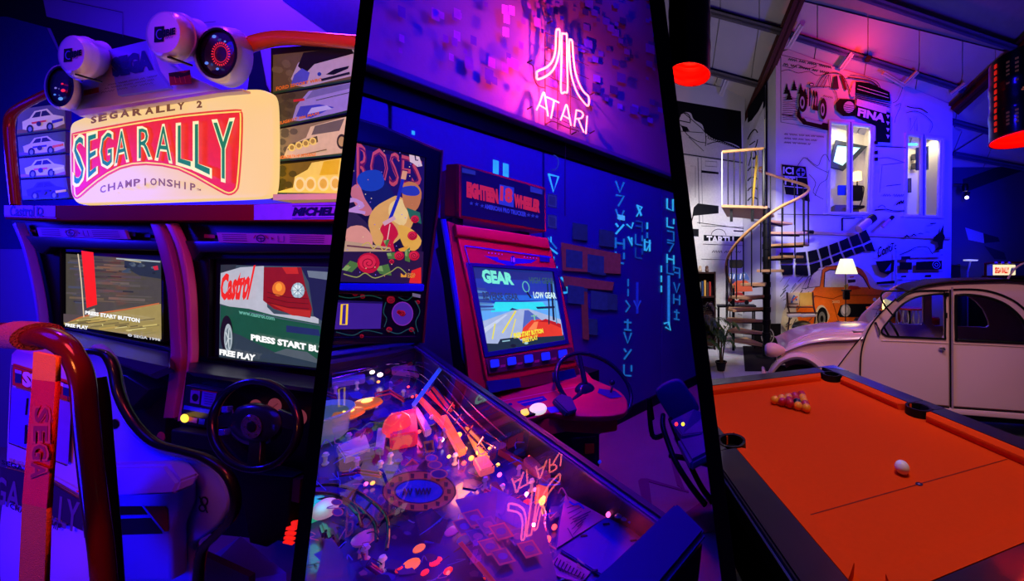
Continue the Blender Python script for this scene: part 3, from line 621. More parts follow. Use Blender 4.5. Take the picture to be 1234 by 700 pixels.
obj('housing', MB().box(FR.pt(1046, 71, .3), .1, .12, .08, bevel=.01), mat('dark_metal'), o); obj('bracket', MB().tube([FR.pt(1046, 66, .1), FR.pt(1046, 71, .3)], .01, 6), mat('dark_metal'), o)
# wooden rail along the front and wall spots
o = obj('wooden_rail', plate(FB, [(966, 278), (1146, 285.8), (1146, 288.6), (966, 281.5)], [], .07, .06, .008), mat('rail_wood', '#c8b090', .6), None); tag(o, 'pale wooden rail along the painted front under the windows', 'rail')
for (p0, p1, r, lb) in (((1034, 277), (1050, 264), .085, 'larger pinkish wall spot with black lens under the left window'), ((1063, 274), (1074, 263), .04, 'small pinkish wall spot right of the larger one'), ((968, 279), (978, 279.5), .035, 'little black wall spot beside the stair')):
    t = thing('wall_spot', FB.pt(*p1, .2), lb, 'spotlight', 'wall spots'); A_, B_ = FB.pt(*p0, .3), FB.pt(*p1, .22); D_ = (B_-A_)
    obj('body', MB().lathe(A_, D_, [(r*.2, 0), (r, .02), (r, D_.length*.8)], 14), mat('spot_pink', '#c8a0a8', .4) if r > .036 else mat('dark_metal'), t, 40)
    obj('lens', MB().lathe(A_+D_*.8, D_, [(r*1.12, 0), (r*1.15, D_.length*.35), (r*.6, D_.length*.36)], 14), mat('dark_metal'), t, 40)
    obj('arm', MB().tube([B_, FB.pt(*p1, 0)], .012, 6), mat('dark_metal'), t)
o = obj('wall_bracket', MB().tube([FB.pt(1015, 263, .02), FB.pt(1030, 263, .02), FB.pt(1030, 263, .06)], .014, 6).tube([FB.pt(1015, 263, .02), FB.pt(1015, 278, .02)], .02, 6), mat('dark_metal'), None); tag(o, 'thin dark hook bracket under the left window', 'bracket')

# --- spiral staircase
SX, SY, N = 1.268, 6.06, 12; RIS = (1.6+76/66.0)/N
def phi(k):
    T = [(0, -255), (1, -232), (3.5, -180), (7.3, -90), (9.7, 0), (12, 92)]
    for (a, p), (b, q) in zip(T, T[1:]):
        if k <= b: return R(p+(q-p)*(k-a)/(b-a))
    return R(92)
st = thing('spiral_staircase', (SX, SY, 0), 'black spiral staircase with wooden treads and curved wooden handrail', 'staircase')
wd = mat('tread_wood', '#c09468', .45, noise=.2, scale=14); bk = mat('steel_black', '#0c0c12', .4); hw = mat('handrail_wood', '#c8935f', .4, noise=.2, scale=10)
obj('pole', MB().lathe((SX, SY, 0), (0, 0, 1), [(.2, 0), (.2, .02), (.068, .03), (.068, 2.72)], 18), bk, st, 40)
for k in range(1, 12):
    a0, a1 = phi(k)-R(17), phi(k)+R(17); z = RIS*k; pts = [(SX+.06*math.cos(a0), SY+.06*math.sin(a0))]+[(SX+.74*math.cos(a0+(a1-a0)*j/4), SY+.74*math.sin(a0+(a1-a0)*j/4)) for j in range(5)]+[(SX+.06*math.cos(a1), SY+.06*math.sin(a1))]
    o = obj('tread', MB().prism([(x, y, z-.045) for x, y in pts], (0, 0, .045), .006), wd, st)
    obj('tread_bracket', MB().box((SX+.35*math.cos(phi(k)), SY+.35*math.sin(phi(k)), z-.06), .6, .04, .03, rz=phi(k)), bk, o)
    obj('collar', MB().lathe((SX, SY, z-.09), (0, 0, 1), [(.08, 0), (.08, .09)], 14), bk, st, 40)
def hp(k, dz=0): return Vector((SX+.735*math.cos(phi(k)), SY+.735*math.sin(phi(k)), RIS*k+dz))
obj('handrail', MB().tube(spl([hp(k*.5, .9) for k in range(3, 25)]+[(1.22+.1, 6.55, 3.63)], 4), .026, 8), hw, st, 40)
for k in range(3, 25):
    q = hp(k*.5); q.z = RIS*round(k*.5+.01); obj('baluster', MB().tube([q-Vector((0, 0, .05)), hp(k*.5, .9)], .011, 6), bk, st, 40)
# landing
A_ = [FLp for FLp in ((.43, 5.85), (1.27, 5.98), (1.62, 6.95), (1.42, 7.3), (.62, 6.9))]
zl = 2.75
o = obj('landing', MB().prism([(x, y, zl-.05) for x, y in A_], (0, 0, .05), .006), wd, st)
for x in (.62, 1.0): obj('landing_bracket', MB().box((x, 6.0, zl-.17), .05, .05, .22), bk, o)
P0, P1_ = Vector((.44, 5.86, zl)), Vector((1.2, 5.97, zl))
obj('handrail', MB().tube([P0+Vector((0, 0, .93)), P1_+Vector((0, 0, 1.03))], .026, 8), hw, st, 40)
for j in range(8): 
    q = P0.lerp(P1_, j/7.0); obj('baluster', MB().tube([q, q+Vector((0, 0, .93+.1*j/7))], .03 if j in (7,) else .011, 6), bk if j else mat('post_white', '#d8d8dc', .4), st, 40)
obj('newel_post', MB().tube([hp(1.5)*1, hp(1.5, .95)], .028, 8).tube([(hp(1.5).x, hp(1.5).y, 0), hp(1.5)], .028, 8), bk, st, 40)
o = obj('rolled_pole', MB().tube([(1.05, 6.35, 2.76), (1.16, 6.4, 3.8)], .025, 8), mat('yellow_pole', '#b8942c', .5), None, 40); tag(o, 'yellow pole leaning on the stair landing', 'pole')
# floor tiles and mat beside the stair
for i in range(5):
    for j in range(5):
        c_ = Vector((-.5+.6*i, 4.6+.6*j, .004)); o = obj('floor_tile', MB().box(c_, .592, .592, .008, bevel=.002), mat('tile_pale', '#c4c4cc', .3, scale=5), COL.objects['floor'])
o = obj('doormat', MB().prism([(.75, 5.2, .009), (2.1, 5.2, .009), (2.2, 6.9, .009), (.95, 6.9, .009)], (0, 0, .01)), mat('mat_black', '#1c161c', .9, bump=.3), None); tag(o, 'black rubber mat under the spiral staircase', 'mat')
# --- things near the stair
t = thing('bookcase', (.12, 6.75, 0), 'dark brown bookcase with books at the left edge by the plant', 'bookcase'); bc = mat('bookcase_wood', '#2c1612', .5, scale=10)
X0, X1, Y0, Y1 = -.2, .36, 6.6, 6.9
for x in (X0, X1): obj('side_panel', MB().box((x, 6.75, .78), .03, .3, 1.56), bc, t)
obj('back_panel', MB().box((.08, 6.9, .78), .56, .02, 1.5), bc, t)
for z in (.1, .6, 1.06, 1.54): obj('shelf', MB().box((.08, 6.75, z), .56, .3, .03), bc, t)
bcol = ('#a83028', '#303848', '#c8b8a0', '#583028', '#7a7468', '#28406a', '#c89848', '#40302c')
for i in range(9):
    h = random.uniform(.22, .32); o = obj('book', MB().box((-.14+i*.05, 6.7, 1.075+h/2), .035, .18, h, bevel=.003), mat('book_'+str(i % 8), bcol[i % 8], .6), None); tag(o, ('red', 'slate', 'beige', 'brown', 'grey', 'navy', 'ochre', 'umber', 'second red')[i]+' book upright on the dark bookcase shelf by the palm', 'book', 'books on the dark bookcase')
for i, (x, c_) in enumerate(((-.08, '#8a5040'), (.06, '#c0a890'), (.2, '#5a4038'))):
    o = obj('ornament', MB().lathe((x, 6.72, 1.555), (0, 0, 1), [(.03, 0), (.045, .03), (.03, .07), (.035, .11), (.01, .13)], 12), mat('ornament_'+str(i), c_, .4), None, 40); tag(o, ('brown', 'cream', 'dark brown')[i]+' little ornament on top of the dark bookcase', 'ornament', 'ornaments on the bookcase')
def sign(name, q, y_, c_, lb, cat, txt=None, tc='#ffffff', F=None):
    F = F or Frame((.6, y_, 0), (1, 0, 0)); t = thing(name, F.pt((q[0][0]+q[2][0])/2, q[2][1]), lb, cat)
    obj('board', plate(F, q, [], 0, .025, .004), mat('sign_'+c_[1:], c_, .5), t)
    if txt:
        A = Art(F, .0135, .0005); xs_ = [p[0] for p in q]; ys_ = [p[1] for p in q]; x0, x1, y0, y1 = min(xs_), max(xs_), min(ys_), max(ys_)
        A.text(txt, bilq(q, .14, .2), tc, .03); obj('lettering', A, artmat('paint_print'), t)
    return t
def bilq(q, mx, my): return [bil(q, mx, 1-my), bil(q, 1-mx, 1-my), bil(q, 1-mx, my), bil(q, mx, my)]
sign('wall_sign', rrect(879, 313, 895, 323, 2), 7.2, '#1c1612', 'small black and cream lettered sign behind the stair balusters', 'sign', '~'*6, '#c8b088')
t = thing('winged_emblem', (.68, 7.2, 1.3), 'blue and white winged badge below the black sign', 'sign'); F_ = Frame((.6, 7.2, 0), (1, 0, 0))
obj('board', plate(F_, spl([(876, 337), (880, 329), (889, 331), (898, 328), (903, 337), (896, 336), (889, 340), (882, 336)], 3, True), [], 0, .03), mat('badge_blue', '#5068a8', .4), t)
A = Art(F_, .017, .0005)
for x in (881, 885, 893, 897): A.line([(x, 330), (x-1, 336)], 1.3, '#e0e4f0')
obj('print', A, artmat('paint_print'), t)
sign('wall_sign', [(882, 343), (888, 338), (899, 338), (906, 343), (907, 351), (882, 352)], 6.95, '#c85a3c', 'orange crested sign between the stair balusters', 'sign', '~'*6, '#e8b898')
t = thing('console_table', (.75, 6.8, 0), 'narrow black console behind the stair carrying the toy car', 'table')
obj('top', MB().box((.8, 6.82, .86), .78, .3, .04), bk, t)
for x in (.44, 1.16):
    for y in (6.7, 6.92): obj('leg', MB().box((x, y, .42), .03, .03, .84), bk, t)
t = thing('toy_car', (.72, 6.8, .94), 'red toy racing car numbered 8 on the console', 'toy car'); rd = mat('toy_red', '#a03030', .35)
obj('body', plate(Frame((.6, 6.72, 0), (1, 0, 0)), spl([(879, 364), (879, 358), (884, 356), (888, 352.5), (894, 353), (898, 357), (904, 358), (905, 364)], 3, True), [], 0, .16, .01), rd, t)
A = Art(Frame((.6, 6.72, 0), (1, 0, 0)), .002, .0006); A.ell(888, 359, 3, 3, '#e8e0d8').rtext('8', 886.8, 357, 889.2, 361, INK, .04); obj('number_roundel', A, artmat('paint_print'), t)
for x in (883, 900): obj('wheel', MB().lathe(Frame((.6, 6.72, 0), (1, 0, 0)).pt(x, 364.5, .03), (0, 1, 0), [(.045, 0), (.045, .03)], 14), bk, t, 40)
# --- plants
lf = [mat('leaf_'+str(i), c_, .5, noise=.3, scale=20) for i, c_ in enumerate(('#5c8a3c', '#86a048', '#3c6830'))]
def plant(x, y, h, n, sp, pot, lb, nm='potted_palm'):
    t = thing(nm, (x, y, 0), lb, 'plant')
    obj('pot', MB().lathe((x, y, .008), (0, 0, 1), [(pot*.7, 0), (pot, pot*1.5), (pot*1.1, pot*1.5), (pot*1.1, pot*1.7), (pot*.9, pot*1.7), (pot*.85, pot*1.4)], 16), mat('pot_black', '#15151a', .5), t, 40)
    for i in range(3):
        dx = random.uniform(-.05, .05); obj('stem', MB().tube(spl([(x+dx*.4, y, pot*1.4), (x+dx, y+dx, h*.35), (x+dx*2, y, h*.6)], 4), .012, 6), mat('stem_brown', '#5a4a38', .7), t, 40)
    for i in range(n):
        a = random.uniform(0, 2*PI); z0 = h*random.uniform(.35, .6); L_ = sp*random.uniform(.6, 1); rise = random.uniform(.1, .9)*(h-z0)
        c = [Vector((x+math.cos(a)*L_*s, y+math.sin(a)*L_*s*.7, z0+rise*math.sin(s*PI*.62)*1.02-.12*s*s*h*(.3 if rise > .3 else 1))) for s in (0, .2, .4, .6, .8, 1)]
        m = MB(); m.tube(c, [.005]*6, 4)
        for j in range(1, 6):
            for k_ in range(3):
                o = c[j-1].lerp(c[j], (k_+1)/3.0); T = (c[j]-c[j-1]).normalized(); S = T.cross(Vector((0, 0, 1))).normalized(); ll = sp*.42*(1-abs(j-2.5)/5)
                for sg in (-1, 1):
                    d_ = (S*sg*.8+T*.7+Vector((0, 0, -.25))).normalized(); wv = d_.cross(Vector((0, 0, 1))).normalized()*.012
                    m.face([o, o+d_*ll*.5+wv, o+d_*ll-Vector((0, 0, .04)), o+d_*ll*.5-wv])
        obj('frond', m, lf[i % 3], t)
plant(.03, 4.9, 1.42, 34, .42, .13, 'tall bushy palm in a dark pot by the left wall')
plant(.38, 5.25, 1.0, 12, .3, .085, 'thin-stemmed small plant in a black pot, right of the palm', 'potted_plant')
# --- folding cinema seats, bag, lamp, table, stools
FS = Frame((1.9, 6.4, 0), (.982, .191, 0)); sw = mat('seat_metal', '#4a2c30', .4)
t = thing('folding_seats', FS.pt(965, 425), 'pair of brown tip-up seats with printed backrests by the orange mural', 'seat')
bp_ = FS.pt
for x in (948.5, 979.5): obj('frame', MB().tube(spl([bp_(x, 352), bp_(x+1, 368), bp_(x+3, 380), bp_(x+1, 400), bp_(x, 430)], 4), .016, 6), sw, t, 40)
obj('frame_bar', MB().tube([bp_(948, 377), bp_(985, 377, .25)], .014, 6).tube([bp_(948, 370), bp_(980, 370)], .014, 6), sw, t, 40)
for x0, x1, c_ in ((948, 963, '#c8b4a0'), (964, 979.5, '#d0a858')):
    o = obj('backrest', plate(FS, [(x0, 353), (x1, 352), (x1, 368), (x0, 369)], [], 0, .03, .005), mat('seatback_'+c_[1:], c_, .6), t)
    if x0 == 948:
        A = Art(FS, .003, .0006); A.line([(954, 365), (957, 356), (960, 362)], 2, '#3060b0', sm=2).line([(955, 362), (961, 357)], 1.6, '#d85028').line([(950, 366), (962, 366)], 1, '#303040'); obj('print', A, artmat('paint_print'), o)
    obj('seat', MB().prism([bp_(x0, 378, .05), bp_(x1+2, 377, .05), bp_(x1+4, 379, .38), bp_(x0+2, 380, .38)], (0, 0, -.04), .008), mat('seat_white', '#c8c4cc', .5), t)
o = obj('bag', MB().loft(FS, [(966, 396, 10, 5, .1), (967, 394, 13, 8, .2), (967, 395, 12, 7, .4), (967, 397, 8, 4, .45)], 16), mat('bag_black', '#0e0e14', .5), None, 60); tag(o, 'black bag slumped in front of the tip-up seats', 'bag')
t = thing('floor_lamp', FS.pt(1019, 424, .3), 'floor lamp with glowing faceted white shade before the orange mural', 'lamp')
FLp2 = Frame(FS.pt(1019, 400, .3), FS.u)
sh = MB(); T_ = FLp2.pt(1020, 312, 0); B_ = FLp2.pt(1020, 330, 0)
sh.lathe(B_, (0, 0, 1), [(.2, 0), (.11, (T_-B_).z), (.09, (T_-B_).z)], 6, False); obj('shade', sh, mat('lamp_glow', '#fff2b8', .6, emis=1.3, noise=.04), t)
obj('pole', MB().tube([FLp2.pt(1019, 424, 0), FLp2.pt(1019, 328, 0)], .009, 6), bk, t); obj('base', MB().lathe(FLp2.pt(1019, 428, 0), (0, 0, 1), [(.14, 0), (.14, .015), (.02, .03)], 16), bk, t, 40)
l_ = bpy.data.lights.new('shade_light', 'POINT'); l_.energy = 22; l_.color = (1, .72, .35); l_.shadow_soft_size = .05; lo_ = bpy.data.objects.new('shade_light', l_); COL.objects.link(lo_); lo_.parent = t; lo_.location = FLp2.pt(1020, 322, 0)-WL[t.name]
obj('control_box', MB().box(FLp2.pt(1020, 356, .02), .11, .08, .15, bevel=.01).box(FLp2.pt(1020, 350, .02), .15, .1, .03), bk, t)
for nm, lb, x0, x1, y, dd, c_ in (('round_table', 'small red-topped table with white wire legs before the orange mural', 1047, 1073, 370.5, .8, '#d84848'), ('round_table', 'red-topped table seen through the front car window', 1083, 1108, 370.5, .9, '#d04a50')):
    cc = FB.pt((x0+x1)/2, y, dd); r = (FB.pt(x1, y, dd)-FB.pt(x0, y, dd)).length/2; t = thing(nm, (cc.x, cc.y, 0), lb, 'table')
    obj('table_top', MB().lathe(cc, (0, 0, 1), [(r*.98, -.035), (r, -.02), (r, 0)], 24), mat('top_red', c_, .3, coat=.5), t, 40)
    obj('pedestal', MB().lathe((cc.x, cc.y, 0), (0, 0, 1), [(r*.7, 0), (r*.6, .03), (.03, .05), (.03, cc.z-.04)], 16), bk, t, 40)
    for k in range(4):
        a_ = PI/4+k*PI/2; q = Vector((cc.x+math.cos(a_)*r*.6, cc.y+math.sin(a_)*r*.6, cc.z-.03)); obj('brace', MB().tube(spl([q, q+Vector((.03, 0, -.2)), q+Vector((-.02, 0, -.33)), q+Vector((-.08, 0, -.2)), q+Vector((-.06, 0, 0))], 4), .012, 6), mat('wire_white', '#dcdce4', .3), t, 40)
for x, y, c_, lb in ((1039, 386, '#1c1016', 'low dark red drum stool left of the red table'), (1122, 384, '#8a1020', 'red box stool seen through the front car window')):
    cc = FB.pt(x, y, .9); t = thing('drum_stool', (cc.x, cc.y, 0), lb, 'stool'); obj('seat', MB().lathe(cc, (0, 0, 1), [(.15, -.02), (.155, .0), (.13, .04), (.02, .045)], 20), mat('stool_'+c_[1:], c_, .4), t, 40)
    obj('drum', MB().lathe((cc.x, cc.y, 0), (0, 0, 1), [(.15, 0), (.15, cc.z*.5), (.155, cc.z*.52), (.15, cc.z*.55), (.15, cc.z-.02)], 20), mat('drum_red', '#701020', .4), t, 40)
o = obj('upright_pipe', MB().tube([FB.pt(1080, 425, .12), FB.pt(1080, 302, .12)], .018, 8), mat('pipe_grey', '#b0b0c0', .3), None, 40); tag(o, 'thin pale upright pipe before the painted van drawing', 'pipe')
# --- oil-drum pendants
def drum(px, pyb, wpx, hgt, Y, lb, emblem=False):
    r = wpx/2/FPX*Y; x = (px-CX)/FPX*Y; zb = EYE+(CY-pyb)/FPX*Y; t = thing('oil_drum_pendant', (x, Y, zb), lb, 'lamp', 'oil drum pendants')
    H = hgt; pr = [(r, 0)]
    for k in range(1, 20): z = H*k/20; pr.append((r*(1+(.025 if k % 7 in (6, 0) else 0)), z))
    obj('shell', MB().lathe((x, Y, zb), (0, 0, 1), pr+[(r, H), (.02, H)], 40, False), mat('drum_black', '#08080c', .3, coat=.3), t, 30)
    pi = [(r*.985, 0)]+[(r*(.97-(.05 if k % 2 else 0)), H*.5*k/12) for k in range(1, 13)]+[(.02, H*.5)]
    obj('inner_lining', MB().lathe((x, Y, zb), (0, 0, 1), pi, 40, False), mat('lining_red', '#ff2412', .35), t, 30)
    obj('bottom_rim', MB().tube([(x+r*math.cos(a*PI/16), Y+r*math.sin(a*PI/16), zb) for a in range(32)], .008, 6, True), mat('rim_red', '#a01810', .3), t, 40)
    lamp = bpy.data.lights.new('bulb_light', 'POINT'); lamp.energy = 9; lamp.color = (1, .05, .02); lamp.shadow_soft_size = .06; lo = bpy.data.objects.new('bulb_light', lamp); COL.objects.link(lo); lo.parent = t; lo.location = (0, 0, H*.25)
    obj('bulb', MB().sphere((x, Y, zb+H*.38), .05, 12), mat('bulb_red', '#ff4020', .3, emis=6), t, 60); obj('cable', MB().tube([(x, Y, zb+H), (x, Y, zb+H+2)], .01, 6), bk, t)
    return t, x, zb, r, H
drum(831, 90, 50, 1.15, 4.4, 'large black oil-drum lamp glowing red inside at top left')
t, x_, zb, r_, H_ = drum(1239, 166, 72, .72, 3.0, 'black oil-drum lamp with punched slots at the right edge')
sl = MB()
def cyl(a, z, o=.004): return Vector((x_+(r_+o)*math.sin(a), 3.0-(r_+o)*math.cos(a), zb+z))
for g, (zz0, zz1) in enumerate(((.08, .28), (.44, .66))):
    for i in range(5):
        for j in range(6):
            a = R(-75+i*13 if g or i > 1 else -75+i*13); z = zz0+(zz1-zz0)*j/6; sl.face([cyl(a, z), cyl(a+R(5), z), cyl(a+R(5), z+.018), cyl(a, z+.018)])
obj('slot', sl, mat('slot_glow', '#a06a50', .5, emis=.08), t, kind='stuff')
for j in range(11):
    z = .06+.058*j; obj('slot', MB().prism([cyl(R(-97), z), cyl(R(-92), z), cyl(R(-92), z+.035), cyl(R(-97), z+.035)], cyl(R(-95), z, .006)-cyl(R(-95), z, 0)), mat('slot_red', '#ff2010', .4, emis=.5), t)
em = MB(); A0 = R(-42)
for k in range(9):
    a = R(-70+k*17.5); p = lambda rr, da: cyl(A0+rr*math.sin(a+da)/r_, .33+rr*math.cos(a+da)); em.face([p(.012, 0), p(.055, -.12), p(.06, 0), p(.055, .12)])
obj('shell_emblem', em, mat('emblem_orange', '#d0704a', .5, emis=.25), t)
# far end: blue spot, ceiling rack, small lit racing cabinet
t = thing('stage_spotlight', FW.pt(1165, 238, .3), 'tiny glowing violet spotlight on the dark far wall', 'spotlight'); obj('lens', MB().sphere(FW.pt(1165, 238, .35), .045, 12), mat('spot_glow', '#b8a0ff', .3, emis=8), t, 60); obj('housing', MB().lathe(FW.pt(1165, 236.5, .3), (0, -.3, 1), [(.05, 0), (.06, .12)], 12), bk, t, 40); obj('arm', MB().tube([FW.pt(1165, 236, .3), FW.pt(1166, 222, .3), FW.pt(1150, 222, .3)], .02, 6), bk, t)
o = obj('ceiling_fan', MB().lathe(FW.pt(1163, 226, .5), (0, 0, 1), [(.06, -.1), (.08, 0), (.05, .1)], 12), bk, None, 40)
if o: tag(o, 'dark ceiling fixture above the violet spotlight', 'fixture')
t = thing('lit_racing_cabinet', FW.pt(1214, 420, .8), 'far lit racing cabinet showing over the car roof', 'arcade cabinet')
obj('marquee', plate(FW, rrect(1197, 319, 1224, 331.5, 1), [], .82, .08, .01), mat('marquee_far', '#ffe9a8', .5, emis=1.1, noise=.03), t)
A = Art(FW, .823, .002); A.rtext('SEGA RALLY', 1199, 322.5, 1216, 329, '#e03018', .06); A.rtext('~~', 1218, 321, 1223, 330, '#283060', .05); obj('lettering', A, artmat('lit_print', 1.0), t)
obj('side_picture', plate(FW, [(1190, 320), (1196.5, 318), (1196.5, 332), (1190, 332)], [], .82, .06), mat('side_blue', '#4848b0', .5, emis=.3), t)
obj('header', plate(FW, [(1187, 332), (1240, 332), (1240, 335), (1187, 335)], [], .86, .1), mat('header_red_far', '#601418', .4), t); obj('body', plate(FW, [(1190, 335), (1240, 335), (1240, 420), (1190, 420)], [], .8, .6), mat('body_dark_far', '#0c0c18', .5), t)
obj('roll_bar', MB().tube([FW.pt(x, y, .84) for x, y in spl([(1187.5, 334), (1188, 320), (1192, 317), (1240, 316)], 4)], .03, 6), mat('bar_red_far', '#802418', .4), t, 40)
for x in (1200, 1208, 1216): obj('lamp', MB().sphere(FW.pt(x, 317, .86), .045, 10), mat('lamp_far', '#c0b0d0', .3), t, 60)
o = thing('dark_cabinet', FW.pt(1151, 420, .5), 'black unlit cabinet against the far wall right of the building', 'cabinet'); obj('body', plate(FW, [(1147, 319), (1158, 319), (1158, 420), (1147, 420)], [], .5, .5, .02), bk, o); obj('door', plate(FW, [(1148, 322), (1157, 322), (1157, 418), (1148, 418)], [], .515, .03), mat('mat_black'), o)
o = thing('stand_lamp', FW.pt(1168, 420, .6), 'slim stand with flat lit shade beside the black cabinet', 'lamp'); obj('shade', plate(FW, [(1168, 312.4), (1179, 313), (1178, 314.4), (1168, 314.2)], [], .6, .2), mat('shade_pale', '#b8b8e0', .5, emis=.8), o); obj('pole', MB().tube([FW.pt(1170, 314, .5), FW.pt(1166, 328, .5), FW.pt(1166, 420, .5)], .02, 6), mat('pipe_grey'), o)

# --- pool table
Wd, Ln = 1.02, 1.322
def TP(a, t, z): return Vector((.973, 2.406, z))+TU*a-TV*t
fz = (TU, -TV, Vector((0, 0, 1)))
cloth = mat('cloth_orange', '#e8440c', .85, noise=.05, scale=60, bump=.25, spec=.04); rail = mat('rail_black', '#241c24', .28, noise=.2, scale=20, coat=.2); chrome = mat('chrome', '#c8c8d0', .15, metal=1)
t = thing('pool_table', TP(-Wd/2, Ln/2, 0), 'pool table with bright orange cloth and black rails', 'pool table')
def tb(a0, a1, t0, t1, z0, z1, bevel=.004): return MB().prism([TP(a0, t0, z0), TP(a1, t0, z0), TP(a1, t1, z0), TP(a0, t1, z0)], (0, 0, z1-z0), bevel)
bed = obj('bed_cloth', tb(-Wd-.05, .05, -.05, Ln+.05, .77, .8, 0), cloth, t)
def cush(p0, p1, inn, nm='cushion'):                # nose line p0-p1, inn = direction from nose to rail
    m = MB(); prof = [(0, .822), (.004, .834), (.06, .84), (.06, .795), (.008, .797)]
    A_, B_ = Vector(p0), Vector(p1); T = (B_-A_).normalized()
    ra = [Vector((A_.x, A_.y, z))+inn*d-T*(d*.7) for d, z in prof]; rb = [Vector((B_.x, B_.y, z))+inn*d+T*(d*.7) for d, z in prof]
    m.grid([ra, rb], cu=True)
    vs = list(m.bm.verts); m.bm.faces.new(vs[:5]); m.bm.faces.new(vs[5:]); return obj('cushion', m, cloth, t, 40)
pk = .09; MID = .62
cush(TP(-Wd+pk, 0, 0), TP(-pk, 0, 0), TV); cush(TP(-Wd+.05, Ln, 0), TP(-.05, Ln, 0), -TV)
for a_, i_ in ((0, TU), (-Wd, -TU)):
    cush(TP(a_, pk, 0), TP(a_, MID-.085, 0), i_); cush(TP(a_, MID+.085, 0), TP(a_, Ln-.05, 0), i_)
for a0, a1, t0, t1 in ((-Wd-.01, .01, -.18, -.058), (-Wd-.01, .01, Ln+.058, Ln+.18), (.058, .18, -.18, MID-.055), (.058, .18, MID+.055, Ln+.18), (-Wd-.18, -Wd-.058, -.18, MID-.055), (-Wd-.18, -Wd-.058, MID+.055, Ln+.18)):
    obj('rail', tb(a0, a1, t0, t1, .76, .842, .006), rail, t)
for a0 in (.1, -Wd-.18): obj('rail', tb(a0, a0+.08, MID-.06, MID+.06, .76, .8415, .003), rail, t)
for a0 in (.01, -Wd-.058-.01): pass
for i, (a_, t_) in enumerate(((-.005, .005), (-Wd+.005, .005), (.055, MID), (-Wd-.055, MID), (-.005, Ln), (-Wd+.005, Ln))):
    c_ = TP(a_+(.012 if i in (0, 4) else -.012 if i in (1, 5) else 0), t_+(-.012 if i < 2 else .03 if i > 3 else 0), 0)
    if i > 3: c_ = c_+TU*(.03 if i == 4 else -.03)-TV*.03
    k_ = .7 if i > 3 else 1
    o = obj('pocket', MB().lathe(c_, (0, 0, 1), [(.001, .70), (.046*k_, .71), (.05*k_, .8), (.05*k_, .8435), (.062*k_, .845), (.064*k_, .80)], 24, False), mat('pocket_black', '#060608', .5), t, 40)
    obj('pocket_mouth', MB().lathe(c_, (0, 0, 1), [(.05*k_, .8008), (.05*k_, .8012), (.001, .8014)], 24), mat('pocket_black'), o)
obj('corner_cap', MB().prism([TP(.02, -.18, .84), TP(.18, -.18, .84), TP(.18, -.02, .84), TP(.12, -.12, .84)], (0, 0, .004)), chrome, t)
A = Art(FT, 0); A.P = lambda x, y, c: TP(x, y, .8006+c); A.c = 0
A.line([(-Wd+.004, 1.06), (-.004, 1.06)], .0035, '#701808'); obj('baulk_line', A, artmat('paint_print'), t)
A = Art(FT, 0); A.P = lambda x, y, c: TP(x, y, .801+c); A.c = .0; A.ell(-.512, 1.06, .014, .011, '#1a1430').ell(-.512, 1.06, .005, .004, '#9080b0'); obj('baulk_spot', A, artmat('paint_print'), t)
obj('cabinet', tb(-Wd-.15, .15, -.15, Ln+.15, .5, .76, .01), mat('table_side', '#2c1c24', .45, noise=.2, scale=6), t)
for a0, a1, t0, t1 in ((-Wd-.187, -Wd-.18, -.18, Ln+.18), (.18, .187, -.18, Ln+.18)): obj('trim_strip', tb(a0, a1, t0, t1, .765, .825, .002), mat('trim_metal', '#8890a0', .3, metal=1), t)
for a_ in (-Wd-.03, .03):
    for t_ in (.03, Ln-.03): obj('leg', MB().box(TP(a_, t_, .25), .14, .14, .5, fr=fz, bevel=.01), rail, t)
bm_ = {k: mat('ball_'+k, c_, .12, noise=.02, coat=.6) for k, c_ in (('orange', '#ff9a20'), ('red', '#c01822'), ('black', '#08080c'), ('white', '#f4e4dc'))}
ax = Vector((.985, -.1, 0)); bs = Vector((.17, .98, 0)).normalized(); r_ = .0246; ap = Vector((.462, 1.975, .8+r_+.001)); src = {}
rows = ['O', 'RO', 'RRO', 'OKRR', 'OROOR']
names = {'O': 'orange', 'R': 'red', 'K': 'black'}; ordn = ('apex', 'second', 'third', 'fourth', 'base')
for i, row in enumerate(rows):
    for j, ch in enumerate(row):
        p = ap+ax*(i*r_*1.735)+bs*((j-i/2)*r_*2.01); cn = names[ch]
        pos = ('nearest', 'second', 'middle', 'fourth', 'farthest')[j] if i == 4 else ('near', 'far')[j] if i == 1 else ('near', 'middle', 'far')[j] if i == 2 else ('near', 'second', 'third', 'far')[j] if i == 3 else 'leftmost'
        lb = cn+' pool ball, '+(pos+' ball in the '+ordn[i]+' row of the racked triangle' if i else 'leftmost point of the racked triangle')
        if ch not in src: src[ch] = obj('pool_ball', MB().sphere(p, r_, 20), bm_[cn], None, 60); o = src[ch]
        else: o = inst('pool_ball', src[ch], p-Vector((0, 0, r_)))
        tag(o, lb, 'ball', 'racked pool balls')
py_ = 563.5; Yw = (1.6-.8245)*400/(py_-325); p = Vector(((1087-840)/400*Yw, Yw, .8+.0262))
tag(obj('cue_ball', MB().sphere(p, .026, 28), bm_['white'], None, 60), 'white cue ball alone on the orange cloth', 'ball')

